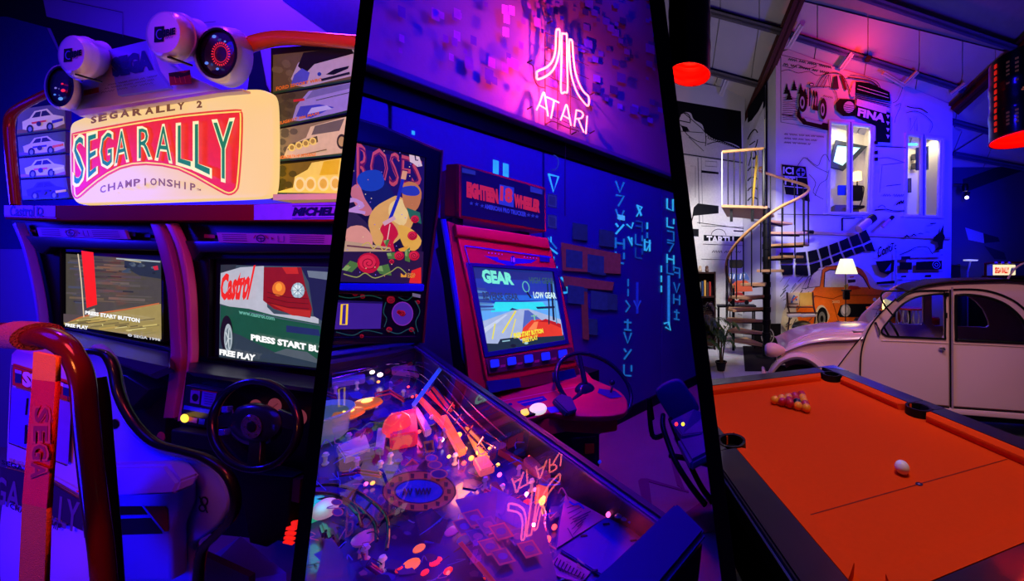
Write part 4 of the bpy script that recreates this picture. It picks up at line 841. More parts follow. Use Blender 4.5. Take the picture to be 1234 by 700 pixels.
# --- little pink-white car
CP = FC.pt; paint = mat('car_paint', '#e8b4bc', .25, noise=.015, coat=.7, spec=.6); blk = mat('rubber_black', '#08080a', .5); cgl = glassmat('car_glass', (.8, .8, .9), .8)
car = thing('vintage_car', FC.w(-.2, 0, -.75), 'small vintage car with pale pink paint parked behind the pool table', 'car')
def curve(m, pts, r, c=.006, seg=6, sm=4): return m.tube([CP(x, y, c) for x, y in (spl(pts, sm) if sm else pts)], r, seg)
A_ = car
roof = [(1096, 351.5), (1102, 348), (1110, 345), (1140, 340), (1180, 338), (1227, 338), (1262, 345), (1290, 362), (1315, 390), (1335, 425)]
win_f = [(1062.5, 398), (1066, 403.5), (1075, 405.5), (1100, 406.6), (1136, 408), (1138.8, 404), (1138.5, 357), (1136, 354.6), (1126, 354.8), (1108, 357), (1095, 362), (1084, 370), (1073, 384)]
win_r = [(1152, 360), (1154.5, 356), (1168, 355.2), (1188, 358), (1206, 364), (1220, 373), (1232, 386), (1240, 404), (1241, 410), (1237, 413), (1200, 411.5), (1157, 409.6), (1152.5, 406)]
fd = [(1037, 487), (1037, 455), (1038.5, 425), (1044, 404), (1053, 388), (1064, 375), (1076, 364), (1087, 356.5), (1097, 351.5), (1110, 349.5), (1143.5, 349.5), (1144, 489), (1108, 486.5), (1075, 485)]
rdoor = [(1147.5, 349.5), (1165, 349), (1190, 351), (1212, 358), (1230, 369), (1244, 388), (1252, 412), (1254, 440), (1262, 470), (1250, 496.5), (1147.5, 489.5)]
def dense(p, closed=True):
    o = []; n = len(p)
    for i in range(n if closed else n-1):
        a_, b_ = p[i], p[(i+1) % n]; k = max(1, int(math.hypot(a_[0]-b_[0], a_[1]-b_[1])//5))
        for j in range(k): o.append((a_[0]+(b_[0]-a_[0])*j/k, a_[1]+(b_[1]-a_[1])*j/k))
    return o
def body_side(nm, pts, holes, c, th, bevel=.006):
    return obj(nm, plate(FC, pts, holes, c, th, bevel), paint, car, 50)
D1_ = body_side('front_door', fd, [win_f], .004, .03); D2_ = body_side('rear_door', rdoor, [win_r], .004, .03)
# shell behind the doors: cowl side, pillars, roof side
shell = [(1030, 500), (1010, 500), (1004, 447), (1009, 443), (1038, 405), (1046, 392), (1060, 379), (1080, 361), (1094, 351)]+roof[2:]+[(1345, 470), (1348, 505), (1290, 506), (1200, 499), (1108, 491)]
obj('body_shell', plate(FC, shell, [[(x*1.0, y) for x, y in win_f], win_r], -.028, .03, .004), paint, car, 50)
sh2 = [(x, y) for x, y in shell]
FCf = Frame(FC.w(0, 0, -.85), FC.u)
def far(p): q = FC.ab(CP(p[0], p[1])); return (q[0]+.2, q[1])
obj('body_shell', plate(FCf, [far(p) for p in shell], [[far(p) for p in win_f], [far(p) for p in win_r]], 0, .03, .004, px=False), paint, car, 50)
obj('cowl_side', plate(FC, [(1006, 500), (1002, 462), (1005, 446), (1010, 442.5), (1037.5, 407), (1036, 430), (1035.5, 490)], [], 0, .03, .004), paint, car, 50)
obj('sill', plate(FC, [(1036, 487.5), (1075, 487.5), (1108, 489), (1144, 492), (1250, 499), (1300, 503), (1300, 512), (1250, 507.5), (1144, 499), (1108, 496), (1036, 494)], [], .02, .08, .012), paint, car, 50)
obj('underbody', MB().prism([FC.w(-1.75, .16, -.1), FC.w(1.4, .16, -.1), FC.w(1.4, .26, -.1), FC.w(-1.75, .26, -.1)], FC.n*-.7), mat('under_dark', '#101014', .7), car)
rr = spl([(x, y, 0) for x, y in roof], 3); rows_ = []
for p in rr: rows_.append([CP(p[0], p[1], -.005)+FC.n*-d+FC.u*(.2*max(d, 0)/.85)+Vector((0, 0, h)) for d, h in ((-.02, -.012), (0, 0), (.1, .008), (.42, .014), (.75, .008), (.85, 0))])
m = MB(); m.grid(rows_); obj('roof', m, mat('roof_fabric', '#141016', .65, bump=.3), car, 50)
m = MB(); curve(m, [(1080, 361.5), (1094, 351.5), (1110, 345), (1140, 340.2), (1180, 338.2), (1227, 338), (1262, 345)], .011, .01); obj('roof_edge', m, blk, car, 50)
for nm, pts, cl in (('door_seam', [(1036, 487), (1036.5, 455), (1038, 424), (1044, 403), (1053, 387), (1066, 372.5), (1080, 360)], 0), ('door_seam', [(1145.3, 349), (1145.3, 420), (1145.6, 490)], 0), ('door_seam', [(1037, 489), (1075, 487), (1110, 488.3), (1144, 491)], 0), ('door_seam', [(1147, 491), (1190, 494), (1250, 498.5)], 0),
                    ('drip_moulding', [(1082, 363), (1092, 355), (1104, 351), (1120, 350), (1143, 350)], 0), ('drip_moulding', [(1147, 349), (1168, 348.5), (1190, 350.5), (1212, 357.5), (1230, 368.5), (1246, 387), (1256, 412)], 0)):
    m = MB(); curve(m, pts, .007 if nm == 'door_seam' else .009, .012, 6, 4); obj(nm, m, blk, car, 50)
m = MB(); curve(m, [(1147.5, 346), (1147.7, 420), (1148, 492)], .009, .016); obj('door_moulding', m, mat('moulding_pink', '#c8a0b0', .2, metal=.4), car, 50)
for pts, D in ((win_f, D1_), (win_r, D2_)):
    L_ = [CP(x, y, .012) for x, y in spl(pts, 3, True)]; obj('window_seal', MB().tube(L_, .013 if pts is win_r else .009, 6, True), blk, D, 50)
obj('window_glass', pane(FC, win_r, -.005), cgl, D2_)
m = MB(); flap = [(1137, 355.5), (1137.5, 351.4), (1125, 350.9), (1090, 350.6), (1068, 350.8), (1062.5, 354), (1062, 360), (1067, 369), (1076, 380)]
lp = [CP(x, y, .03+.1*min(1, abs(x-1137)/30.)) for x, y in spl(flap, 4)]; D_ = obj('flap_window', m.tube(lp, .008, 6), blk, D1_, 50); g = MB(); g.face(lp); obj('flap_glass', g, glassmat('flap_tint', (.93, .93, .97), .6), D_)
obj('latch', MB().box(CP(1141, 355, .03), .03, .03, .04, bevel=.005).box(CP(1140, 380, .02), .015, .02, .05), blk, D1_)
hd = obj('door_handle', MB().tube([CP(1132, 419.5, .03), CP(1139, 421.5, .035)], .01, 8).lathe(CP(1136, 420, .008), FC.n, [(.018, 0), (.02, .012), (.01, .03)], 12), chrome, D1_, 40)
obj('hinge', MB().tube([CP(1055, 388, .02), CP(1059, 398, .03), CP(1059.5, 404, .02)], .011, 6), chrome, car, 40)
m = MB(); curve(m, [(1062, 410.3), (1100, 411.5), (1143, 413.4)], .006, .006); curve(m, [(1149, 413.8), (1190, 415.5), (1250, 419)], .006, .006); obj('belt_crease', m, paint, car, 40)
# bonnet: sections from the flank crease over the crest to the far side
low = spl([(938, 424), (946, 424), (958, 419.5), (976, 414), (1000, 411), (1020, 410.3), (1040, 409)], 4); crest = spl([(941, 417), (949, 407), (961, 400.5), (977, 395.5), (997, 392.4), (1022, 391), (1050, 390)], 4)
rows_ = []
for i in range(len(low)):
    Lp = CP(low[i][0], low[i][1], -.02); Tp = CP(crest[i][0], crest[i][1], -.42); z0, z1 = Lp.z, Tp.z; s0 = (Lp-FC.O).dot(FC.u); s1 = (Tp-FC.O).dot(FC.u); r = []
    for k in range(15):
        th_ = PI*k/14; c_ = -.02-.41*(1-math.cos(th_)); r.append(FC.w(s0+(s1-s0)*math.sin(th_), z0+(z1-z0)*math.sin(th_)**.55, c_))
    rows_.append(r)
m = MB(); m.grid([[FC.w((sum(((p-FC.O).dot(FC.u)) for p in rows_[0])/15), sum(p.z for p in rows_[0])/15-.02, -.02-.41*(1-math.cos(PI*k/14))) for k in range(15)]]+rows_); hood = obj('bonnet', m, paint, car, 60)
for off in (-.0, ):
    for ci, ck in ((3, 0), (4, 0)):
        obj('bonnet_rib', MB().tube([r[ci] for r in rows_[4:]], .006, 6), paint, hood, 60)
m = MB(); m.tube([r[0]+FC.n*.004 for r in rows_], .005, 6); obj('bonnet_seam', m, mat('seam_shadow', '#5a4048', .6), car, 40)
m = MB(); curve(m, [(1038.5, 406), (1028, 418), (1018, 431), (1008.5, 443.5)], .005, .004); obj('cowl_seam', m, blk, car, 40)
# side panel under the bonnet
obj('wing_panel', MB().prism([CP(x, y, -.05) for x, y in ((940, 424), (958, 420), (976, 415), (1000, 412), (1038, 410), (1038, 500), (985, 500), (965, 470), (945, 440))], FC.n*-.03), paint, car, 50)
# front wing arch
po = spl([(922, 462), (924, 452), (928, 442), (938, 431), (952, 424), (966, 422.6), (980, 427), (992, 436), (1003, 447), (1012, 462)], 4); pi_ = spl([(930, 462), (931, 453), (937, 444), (946, 436.5), (960, 433), (973, 436), (984, 444), (992, 454), (996, 466), (998, 478)], 4)
m = MB(); R_ = []
for k, (f_, c_) in enumerate(((0, -.28), (0, -.1), (.12, .03), (.35, .1), (.65, .13), (.9, .12), (1, .09), (1, .04), (1.03, -.1))):
    R_.append([CP(po[i][0]+(pi_[i][0]-po[i][0])*f_, po[i][1]+(pi_[i][1]-po[i][1])*f_, c_) for i in range(len(po))])
m.grid(R_); obj('front_wing', m, paint, car, 60)
obj('wheel_arch', MB().prism([CP(x, y, -.06) for x, y in pi_]+[CP(945, 492, -.06)], FC.n*-.02), mat('under_brown', '#3a2c2c', .8), car)
wc = CP(966, 474, -.02); wh = obj('wheel', MB().lathe(wc-FC.n*.08, FC.n, [(.2, 0), (.27, .02), (.285, .05), (.285, .11), (.27, .135), (.2, .14)], 32, False), blk, car, 40); obj('wheel_disc', MB().lathe(wc, FC.n, [(.2, .02), (.17, .03), (.08, .05), (.02, .052)], 28), mat('disc_cream', '#c8b8b8', .3), wh, 40)
rw = CP(1330, 480, -.02); wh = obj('wheel', MB().lathe(rw-FC.n*.08, FC.n, [(.2, 0), (.27, .02), (.285, .05), (.285, .11), (.27, .135), (.2, .14)], 32, False), blk, car, 40); obj('wheel_disc', MB().lathe(rw, FC.n, [(.2, .02), (.17, .03), (.02, .05)], 28), mat('disc_cream'), wh, 40)
hl = CP(931, 421.5, .05); axh = -FC.u
o = obj('headlamp', MB().lathe(hl+axh*.075, -axh, [(.001, 0), (.04, .006), (.066, .025), (.074, .06), (.07, .1), (.055, .14), (.035, .18), (.015, .2)], 24), mat('headlamp_pink', '#f0a8a8', .2, coat=.8), car, 60)
obj('lens', MB().lathe(hl+axh*.08, -axh, [(.001, 0), (.04, .004), (.062, .02)], 24, False), mat('lens_clear', '#e8c8c8', .1, coat=1), o, 60); obj('stalk', MB().tube([hl-axh*.02-Vector((0, 0, .05)), hl-axh*.05-Vector((0, 0, .13)), hl-axh*.12-Vector((0, 0, .15))], .016, 8), chrome, o, 40)
o = obj('bumper_end', MB().prism([CP(x, y, .02) for x, y in ((918, 445), (921, 445), (924, 452), (923, 470), (918, 470))], FC.n*-.12, .008), paint, car, 40); obj('indicator', MB().prism([CP(x, y, .03) for x, y in ((921.5, 450), (924, 451), (924, 456), (921.5, 456))], FC.n*-.03, .003), mat('indicator_orange', '#ff7818', .3), o)
# windscreen, cabin
m = MB(); m.face([CP(1048, 390, -.06), CP(1092, 353, -.06), CP(1092, 353, -.06)-FC.n*.75+FC.u*.18, CP(1048, 390, -.06)-FC.n*.75+FC.u*.18]); obj('windscreen', m, cgl, car)
for x, s_ in ((0, .3), (0, .0)): pass
sw_ = CP(1073, 398, -.42); obj('steering_wheel', MB().tube([sw_+Vector((.06*math.cos(a), .17*math.cos(a)*0, 0))*0+FC.n*.17*math.cos(a)+(Vector((0, 0, 1))*.9-FC.u*.4).normalized()*.17*math.sin(a) for a in [2*PI*k/24 for k in range(24)]], .012, 6, True), blk, car, 50)
for s0, s1 in ((-.72, -.05), (.35, 1.0)):
    obj('bench_seat', MB().prism([FC.w(s0, .35, -.15), FC.w(s1, .35, -.15), FC.w(s1, .62, -.15), FC.w(s1-.1, .68, -.15), FC.w(s0, .6, -.15)], FC.n*-.6, .03), mat('seat_dark', '#141018', .8), car)
obj('rear_wing', MB().prism([CP(x, y, .05) for x, y in spl([(1270, 440), (1300, 425), (1340, 430), (1365, 460), (1368, 500), (1280, 505), (1264, 475)], 3, True)], FC.n*-.2, .03), paint, car, 50)
obj('boot', MB().prism([CP(1338, 430, -.03), CP(1352, 470, -.03), CP(1352, 505, -.03), CP(1330, 505, -.03), CP(1325, 430, -.03)], FC.n*-.8, .02), paint, car, 50)
obj('dashboard', MB().box(FC.w(-.93, .93, -.43), .12, .7, .1, fr=(FC.u, -FC.n, Vector((0, 0, 1)))), blk, car)
# wing mirror / rear handle loop over the roof (towel-rail aerial)
o = obj('luggage_strap', MB().tube(spl([CP(1214, 337, -.6), CP(1222, 325, -.62), CP(1232, 318, -.64), CP(1240, 317, -.66)], 5), .01, 6), mat('pipe_grey'), car, 40)

# ================================================================== BAY 1 : twin racing cabinet with seat
bay(1); P = F1.pt
cab = thing('racing_cabinet', F1.w(-.1, 0, -.3), 'twin sit-down racing cabinet with lit cream and red rally marquee', 'arcade cabinet')
crm = mat('marquee_cream', '#ffd68a', .5, base=.3, emis=.88, noise=.05, scale=3); ivory = mat('lamp_ivory', '#d8cce0', .35, noise=.04, coat=.4); lit = artmat('lit_print', .85)
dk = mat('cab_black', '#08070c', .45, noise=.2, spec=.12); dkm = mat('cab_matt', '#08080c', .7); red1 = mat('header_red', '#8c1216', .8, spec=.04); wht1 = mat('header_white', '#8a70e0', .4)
def slab(nm, pts, c, th, m, par=None, bevel=0, holes=(), smooth=50, F=F1, **k): return obj(nm, plate(F, pts, holes, c, th, bevel), m, par or cab, smooth, **k)
# marquee
mq = slab('marquee', spl([(83, 200), (83, 165), (85, 150), (95, 143), (120, 135), (180, 121), (250, 111), (300, 107), (318, 109), (326, 118), (328, 150), (328, 200), (326, 228), (320, 237), (300, 239.5), (220, 242.5), (120, 246), (96, 246), (88, 240), (84, 228)], 4, True), .07, .035, crm, bevel=.012)
A = Art(F1, .0705, .0006)
bd = [(86, 168), (87, 162), (92, 159), (150, 148), (220, 137), (284, 131.5), (291, 134), (293, 142), (292, 180), (289, 220), (286, 230), (279, 235), (270, 234), (250, 223), (215, 205), (176, 199), (145, 204), (118, 220), (98, 237), (92, 239.5), (88, 236), (86.5, 226)]
def ins(p, d):
    cx, cy = 190, 185; o = []; n = len(p)
    for i in range(n):
        a_, b_ = Vector(p[i-1]), Vector(p[(i+1) % n]); t_ = (b_-a_).normalized(); o.append((p[i][0]-t_.y*d, p[i][1]+t_.x*d))
    return o
A.poly(spl(bd, 2, True), '#e8401c'); A.poly(spl(ins(bd, 2.2), 2, True), '#ffd860'); A.poly(spl(ins(bd, 4.0), 2, True), '#e82010'); A.poly(spl(ins(bd, 5.2), 2, True), '#ee2810')
LQ = [('S', 88, 102, 165, 227, 161.5, 219), ('E', 105, 117, 162, 217, 159, 208), ('G', 120, 136, 159.5, 206, 157, 200), ('A', 138, 155, 157.5, 199, 155, 194), ('R', 166, 183, 153.5, 193, 152, 191), ('A', 187, 207, 151.5, 192, 149.5, 196), ('L', 213, 231, 149.5, 197.5, 148, 203), ('L', 233.5, 254, 147.8, 204, 146.5, 213), ('Y', 256, 282, 146, 214, 144, 221)]
for ch, x0, x1, yt0, yb0, yt1, yb1 in LQ:
    A.text(ch, [(x0-.3, yt0), (x1+.3, yt1), (x1+.3, yb1), (x0-.3, yb0)], '#fff4b8', .02); A.text(ch, [(x0+1.1, yt0+1.6), (x1-1.1, yt1+1.6), (x1-1.1, yb1-2), (x0+1.1, yb0-2)], '#1f7a48', -.004)
def arc(pts):
    S_ = spl(pts, 8); n = len(S_)-1
    def f(s): i = min(int(s*n), n-1); return S_[i].lerp(S_[i+1], s*n-i)
    return f
def arctext(t, base, hgt, c, cw=.72, bold=.03, lean=0, sp=None):
    f = arc(base); n = len(t)
    for i, ch in enumerate(t):
        if ch == ' ': continue
        k_ = cw*(.16 if ch == 'I' else 1); a_ = f((i+.5-k_/2)/n); b_ = f((i+.5+k_/2)/n); up_ = Vector((0, -hgt)) if not lean else Vector(((b_-a_).y, -(b_-a_).x)).normalized()*hgt
        A.text(ch, [tuple(a_+up_), tuple(b_+up_), tuple(b_), tuple(a_)], c, bold)
arctext('SEGARALLY 2', [(109, 149), (140, 142), (180, 137), (215, 132), (244, 129)], 7.6, '#7a4a18', .66, .05)
arctext('CHAMPIONSHIP', [(120, 233), (140, 228), (160, 224.5), (180, 223), (200, 224), (218, 227), (236, 230)], 8.2, '#8a5c18', .72, .03); A.text('TM', [(237, 227), (242, 227.5), (242, 230), (237, 229.5)], '#8a5c18')
obj('badge', A, lit, mq)
# lamp bar
slab('lamp_bar', spl([(78, 126), (86, 108), (104, 92), (130, 72), (150, 60), (178, 53), (205, 78), (228, 92), (262, 108), (240, 112), (200, 118), (150, 126), (110, 133), (86, 134)], 3, True), .06, .05, ivory, bevel=.012)
slab('top_shelf', [(84, 133), (150, 125.5), (262, 108.5), (292, 107), (292, 109.5), (262, 112), (150, 130), (96, 140)], .1, .05, mat('shelf_ivory', '#e8d8c0', .4))
slab('sega_plate', [(131, 60), (176, 49), (188, 84), (203, 104), (203, 106), (142, 115)], .075, .03, mat('plate_blue', '#8080ff', .35))
A = Art(F1, .078, .0004); A.text('SEGA', [(135, 72), (180, 62), (183, 82), (137, 91)], '#1c1c90', .09); 
for j, t_ in enumerate(('~'*26, '~'*28, '~'*20)): A.rtext(t_, 122+8-j*4, 101+j*4.6, 190, 103.6+j*4.6, '#2a2050', .02, -.19)
A.poly([(101, 109), (119, 105.5), (119, 111), (101, 115)], '#701018').poly([(203, 88), (229, 84), (231, 101), (205, 103)], '#c01028').poly([(203, 88), (212, 86.5), (222, 88), (229, 84.5), (229, 90), (215, 94), (204, 92)], '#3a0810').line([(101, 109), (119, 105.5), (119, 111), (101, 115)], .8, '#a02830', True)
for x in (210, 216, 222): A.line([(x, 92), (x+2, 100)], .8, '#ff6040')
obj('lettering', A, artmat('paint_print'), cab)
for (cx, cy, rx, ry, bx, by, rb) in ((88, 66, 17, 23, 104, 74, 25), (199, 41, 22, 27, 214, 51, 30)):
    k = ry/23.; o = obj('covered_lamp', MB().loft(F1, [(cx-1, cy-1, rx*.86, ry*.88, .36), (cx, cy, rx*1.08, ry*1.02, .345), (cx+4*k, cy+2*k, rx*1.16, ry*1.08, .32), (cx+8*k, cy+4*k, rx*1.2, ry*1.08, .27), (cx+8*k, cy+4*k, rx*1.3, ry*1.15, .265), (cx+11*k, cy+4*k, rx*1.34, ry*1.16, .2), (bx+6*k, by-2, rb*.9, rb*.9, .1), (bx+14*k, by-4, rb*.8, rb*.85, .0)], 36), ivory, cab, 50)
    A = Art(F1, .3615, .0005); x0, y0 = cx-11*k, cy-9*k+2; A.poly([(x0, y0), (x0+10*k, y0-1.2), (x0+9.5*k, y0+15*k), (x0-.5, y0+16*k)], '#100c30'); A.line(ell(x0+5.5*k, y0+7.5*k, 3.6*k, 4.8*k, 12, 0, 60, 320), 1.2, '#5a48c8')
    A.text('CIBIE', [(x0+5*k, y0+4*k), (x0+21*k, y0+1*k), (x0+21*k, y0+7*k), (x0+5*k, y0+11*k)], '#100c30', .06); A.text('~~~~', [(x0+11*k, y0+10*k), (x0+20*k, y0+8.5*k), (x0+20*k, y0+11*k), (x0+11*k, y0+12.6*k)], '#100c30', .03)
    obj('lettering', A, artmat('paint_print'), o)
    obj('clip', MB().prism([P(cx+2*k, cy+ry*.98, .35), P(cx+6*k, cy+ry*1.0, .35), P(cx+6*k, cy+ry*1.08, .35), P(cx+2*k, cy+ry*1.06, .35)], F1.n*-.06), dk, o)
for (cx, cy, rx, ry, bx, by, brx, bry) in ((72, 104, 15, 23, 86, 112, 13, 22), (261, 64, 22, 29, 279, 70, 26, 36)):
    o = obj('spot_lamp', MB().loft(F1, [(cx, cy, rx, ry, .2), (cx, cy, rx*1.15, ry*1.07, .225), (cx, cy, rx*1.28, ry*1.14, .21), (cx+2, cy+1, rx*1.34, ry*1.17, .18), (bx, by, brx*1.02, bry, .06), (bx+3, by+1, brx*.9, bry*.9, -.02)], 36), ivory, cab, 50)
    obj('bezel', MB().loft(F1, [(cx, cy, rx*1.08, ry*1.02, .222), (cx, cy, rx*1.12, ry*1.05, .229), (cx, cy, rx*1.0, ry*.97, .229), (cx, cy, rx*.95, ry*.94, .2)], 36, False), dkm, o, 50)
    obj('lens', MB().loft(F1, [(cx, cy, rx*1.02, ry*.99, .212), (cx, cy, rx*.7, ry*.7, .224), (cx, cy, rx*.3, ry*.3, .23), (cx, cy, .3, .4, .231)], 28, False), mat('lens_violet', '#2a1c58', .08, coat=1, noise=.8, scale=12), o, 60)
    A = Art(F1, .2325, .0004); k = ry/29.
    if rx > 18:
        for j in range(26): a_ = 2*PI*j/26; A.line([(cx+5+9*math.cos(a_), cy+1+12*math.sin(a_)), (cx+5+11.5*math.cos(a_), cy+1+14.5*math.sin(a_))], 1.3, '#ff2840', keep=True)
        A.line(ell(cx+5, cy+1, 8, 10, 20), 1.2, '#d01838', True)
        for (x, y, r) in ((cx-12, cy+12, 2.4), (cx+1, cy+19, 2), (cx-3, cy-20, 2.6), (cx+10, cy-14, 1.4)): A.ell(x, y, r, r*.8, '#6088ff', 10)
    else:
        for (x, y, r, c_) in ((cx+1, cy+15, 3, '#60a0ff'), (cx-6, cy+10, 1.6, '#5088ff'), (cx+4, cy+5, 2.8, '#ff2848'), (cx+3, cy-3, 1.6, '#ff2040'), (cx-5, cy+2, 1.6, '#8878e0')): A.ell(x, y, r, r*.7, c_, 10)
    obj('filament_glints', A, artmat('glint_print', .9), o)
# photo side panels: four rally prints each side, red pipe frames
pr1 = artmat('backlit_print', .55, base=.5)
LP = [((22, 132), (78, 124), (79, 156), (20, 163)), ((21, 165), (79, 158), (79, 184), (23, 189)), ((23, 191), (79, 186), (79, 212), (25, 215)), ((25, 217), (80, 214), (84, 239), (27, 241))]
for i, q in enumerate(LP):
    o = slab('photo_panel', list(q), -.02, .02, mat('photo_back', '#5a4870', .5, noise=.2)); A = Art(F1, -.0195, .0004); B_ = lambda s, t: bil(q, s, t)
    A.poly([B_(0, 0), B_(1, 0), B_(1, 1), B_(0, 1)], ('#54406a', '#4c4460', '#5a4a78', '#453c70')[i]); A.poly([B_(0, 0), B_(1, 0), B_(1, .25), B_(0, .2)], ('#6c4430', '#5a3a8c', '#8a50a0', '#3c3080')[i])
    bc_ = ('#c8a0a8', '#b890e0', '#b8a0f0', '#3028a0')[i]
    A.poly([B_(*p) for p in ((.12, .2), (.1, .5), (.25, .6), (.35, .85), (.62, .88), (.75, .62), (.97, .5), (.98, .22), (.8, .12), (.3, .1))], bc_)
    A.poly([B_(*p) for p in ((.3, .6), (.38, .8), (.6, .82), (.7, .62))], '#241c3c').line([B_(.48, .6), B_(.5, .82)], 1, bc_)
    for x in (.27, .68): A.ell(*B_(x, .18), 4.2, 5.2, '#141020').ell(*B_(x, .18), 2.2, 3, '#6a60a0')
    A.poly([B_(*p) for p in ((.72, .28), (.95, .34), (.95, .44), (.72, .4))], ('#3828a0', '#e05020', '#d8c0f8', '#e0b030')[i]).line([B_(.3, .4), B_(.6, .42)], 2.2, ('#c02828', '#3020b0', '#c04060', '#181070')[i]); A.ell(*B_(.45, .34), 3, 3, '#2a2050')
    A.line([B_(0, .03), B_(1, .03)], 1.4, '#1c3430'); obj('photo_print', A, pr1, o)
RP = [((329, 66), (431, 56), (425, 96), (329, 112)), ((329, 115), (425, 99), (420, 134), (329, 154)), ((329, 157), (420, 140), (414, 186), (329, 194)), ((329, 199), (414, 190), (408, 234), (329, 233))]
for i, q in enumerate(RP):
    o = slab('photo_panel', list(q), .0, .02, mat('photo_back')); A = Art(F1, .0005, .0004); B_ = lambda s, t: bil(q, s, t)
    A.poly([B_(0, 0), B_(1, 0), B_(1, 1), B_(0, 1)], ('#6a5038', '#5a4838', '#8a7050', '#7a5c14')[i])
    for _ in range(10):
        x, y = random.uniform(.02, .3), random.uniform(.1, .9); A.ell(*B_(x, y), 5, 4, ('#7a6044', '#4a3a30', '#5c4c3c', '#50400c')[i], 8)
    c_ = ('#c8b0b8', '#a898d0', '#d8b888', '#f8d858')[i]
    if i == 0:
        A.poly([B_(*p) for p in ((.22, .3), (.3, .7), (.42, .95), (.95, 1.02), (1, .5), (1, .12), (.4, .02), (.28, .1))], c_); A.poly([B_(*p) for p in ((.3, .62), (.36, .98), (.9, 1.04), (.97, .8), (.5, .62), (.4, .4))], '#1c1018'); A.poly([B_(*p) for p in ((.22, .12), (.26, .4), (.35, .55), (.45, .4), (.42, .1))], '#5a58c0')
        A.poly([B_(*p) for p in ((.65, .28), (.75, .4), (.93, .44), (.92, .36), (.75, .24))], '#14101c'); A.line([B_(.6, .14), B_(.95, .22)], 3, '#241c2c'); A.ell(*B_(.57, .32), 2.4, 2.4, '#3040a0')
    elif i == 1:
        A.poly([B_(*p) for p in ((.25, .1), (.3, .55), (.45, .95), (1, 1), (1, .05), (.4, 0))], c_); A.poly([B_(*p) for p in ((.42, .7), (.5, .95), (.98, .98), (.98, .8))], '#8078a8'); A.poly([B_(*p) for p in ((.3, .2), (.35, .5), (.6, .45), (.8, .25), (.5, .05))], '#4848c0'); A.poly([B_(*p) for p in ((.45, .2), (.5, .38), (.7, .36), (.78, .2))], '#c8c8e8'); A.line([B_(.26, .72), B_(.4, .7)], 3, '#d82838'); A.line([B_(.55, .6), B_(1, .66)], .8, '#383050')
    elif i == 2:
        A.poly([B_(*p) for p in ((.15, .1), (.2, .4), (.45, .6), (.5, .9), (1, 1), (1, .05), (.3, 0))], c_); A.poly([B_(*p) for p in ((.52, .65), (.56, .9), (.95, .96), (.9, .65))], '#6a5c50'); A.poly([B_(*p) for p in ((.2, .3), (.22, .45), (.6, .6), (.62, .42))], '#5a4830')
        for k in range(4): A.ell(*B_(.26+k*.095, .36+k*.035), 4.4, 4.6, '#f0d060', 14).ell(*B_(.26+k*.095, .36+k*.035), 2.6, 2.8, '#a8843c', 12)
        A.ell(*B_(.95, .35), 6, 9, '#3a2c20').ell(*B_(.95, .35), 4, 6, '#b89858'); A.line([B_(.4, .1), B_(.75, .18)], 1.2, '#7a5830')
    else:
        A.poly([B_(*p) for p in ((.05, .05), (.3, .2), (.32, .55), (.5, .75), (.55, .95), (1, 1), (1, 0), (.2, 0))], c_); A.poly([B_(*p) for p in ((.68, .55), (.72, .95), (.95, .98), (.95, .55))], '#e8b820')
        for x in (.4, .56, .75, .93): A.ell(*B_(x, .3), 7, 9, '#ffe88c', 16).ell(*B_(x, .3), 4.5, 6, '#e8b840', 14)
    if i < 3: A.text(('FORD ESCORT WRC', 'PEUGEOT 306 MAXI', 'LANCIA DELTA HF INTEGRALE')[i], [B_(.04, .14), B_(.6, .2 if i < 2 else .12), B_(.6, .12 if i < 2 else .04), B_(.04, .05)], '#f07828', .04)
    A.line([B_(0, 0), B_(1, 0)], 2.2, '#24402c'); obj('photo_print', A, artmat('backlit_warm', (.75), base=.5) if i > 1 else artmat('backlit_mid', .45, base=.5), o)
slab('photo_surround', [(326.5, 58), (436, 50), (408, 240), (326.5, 240)], -.02, .03, mat('surround_olive', '#2c2c1c', .5))
slab('photo_shelf', [(329, 234), (409, 233), (408, 240), (329, 241)], .06, .12, mat('shelf_cream', '#e8c080', .4, emis=.3))
bar = mat('pipe_red', '#a02818', .22, coat=.6, noise=.05); baro = mat('pipe_orange', '#ff7c28', .22, coat=.6, noise=.05)
obj('roll_bar', MB().tube([P(x, y, .08) for x, y in spl([(19, 247), (15, 210), (12, 175), (11, 150), (15, 137), (28, 127), (50, 116), (66, 108)], 6)], .017, 12), bar, cab, 60)
obj('roll_bar', MB().tube([P(x, y, .05) for x, y in spl([(294, 56), (310, 51), (330, 46.5), (350, 45.5), (390, 48), (440, 52)], 5)], .034, 14), baro, cab, 60)
slab('left_gusset', [(20, 130), (60, 116), (78, 126), (22, 134)], -.03, .04, dkm)
# header strip
hs = slab('header_strip', [(6, 247), (68, 247.5), (302, 246), (404, 243), (410, 243), (406, 266), (390, 267), (302, 266), (68, 265.5), (6, 264)], .1, .12, red1, bevel=.004)
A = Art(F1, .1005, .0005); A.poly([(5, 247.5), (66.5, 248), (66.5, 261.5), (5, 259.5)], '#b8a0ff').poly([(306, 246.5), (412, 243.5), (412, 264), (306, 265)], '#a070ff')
A.rtext('Castrol', 12, 248, 41, 261, '#140c38', .035); A.line(ell(48, 254.5, 3.4, 4, 12), 1.8, '#140c38', True).line([(45, 249), (45, 260)], 1.6, '#140c38'); A.line([(45, 259.5), (52, 260)], 1.4, '#140c38')
A.rtext('MICHELIN', 353, 250.5, 415, 259.5, '#180a4c', .06, -.01, 2.5); A.line([(352, 248), (412, 247)], .6, '#301878').line([(352, 263), (410, 262)], .6, '#301878')
for x, c_ in ((5, 0), (66.5, 0)): pass
A.line([(5, 260.5), (68, 263)], 1.2, '#c04890'); obj('lettering', A, artmat('paint_print'), hs)
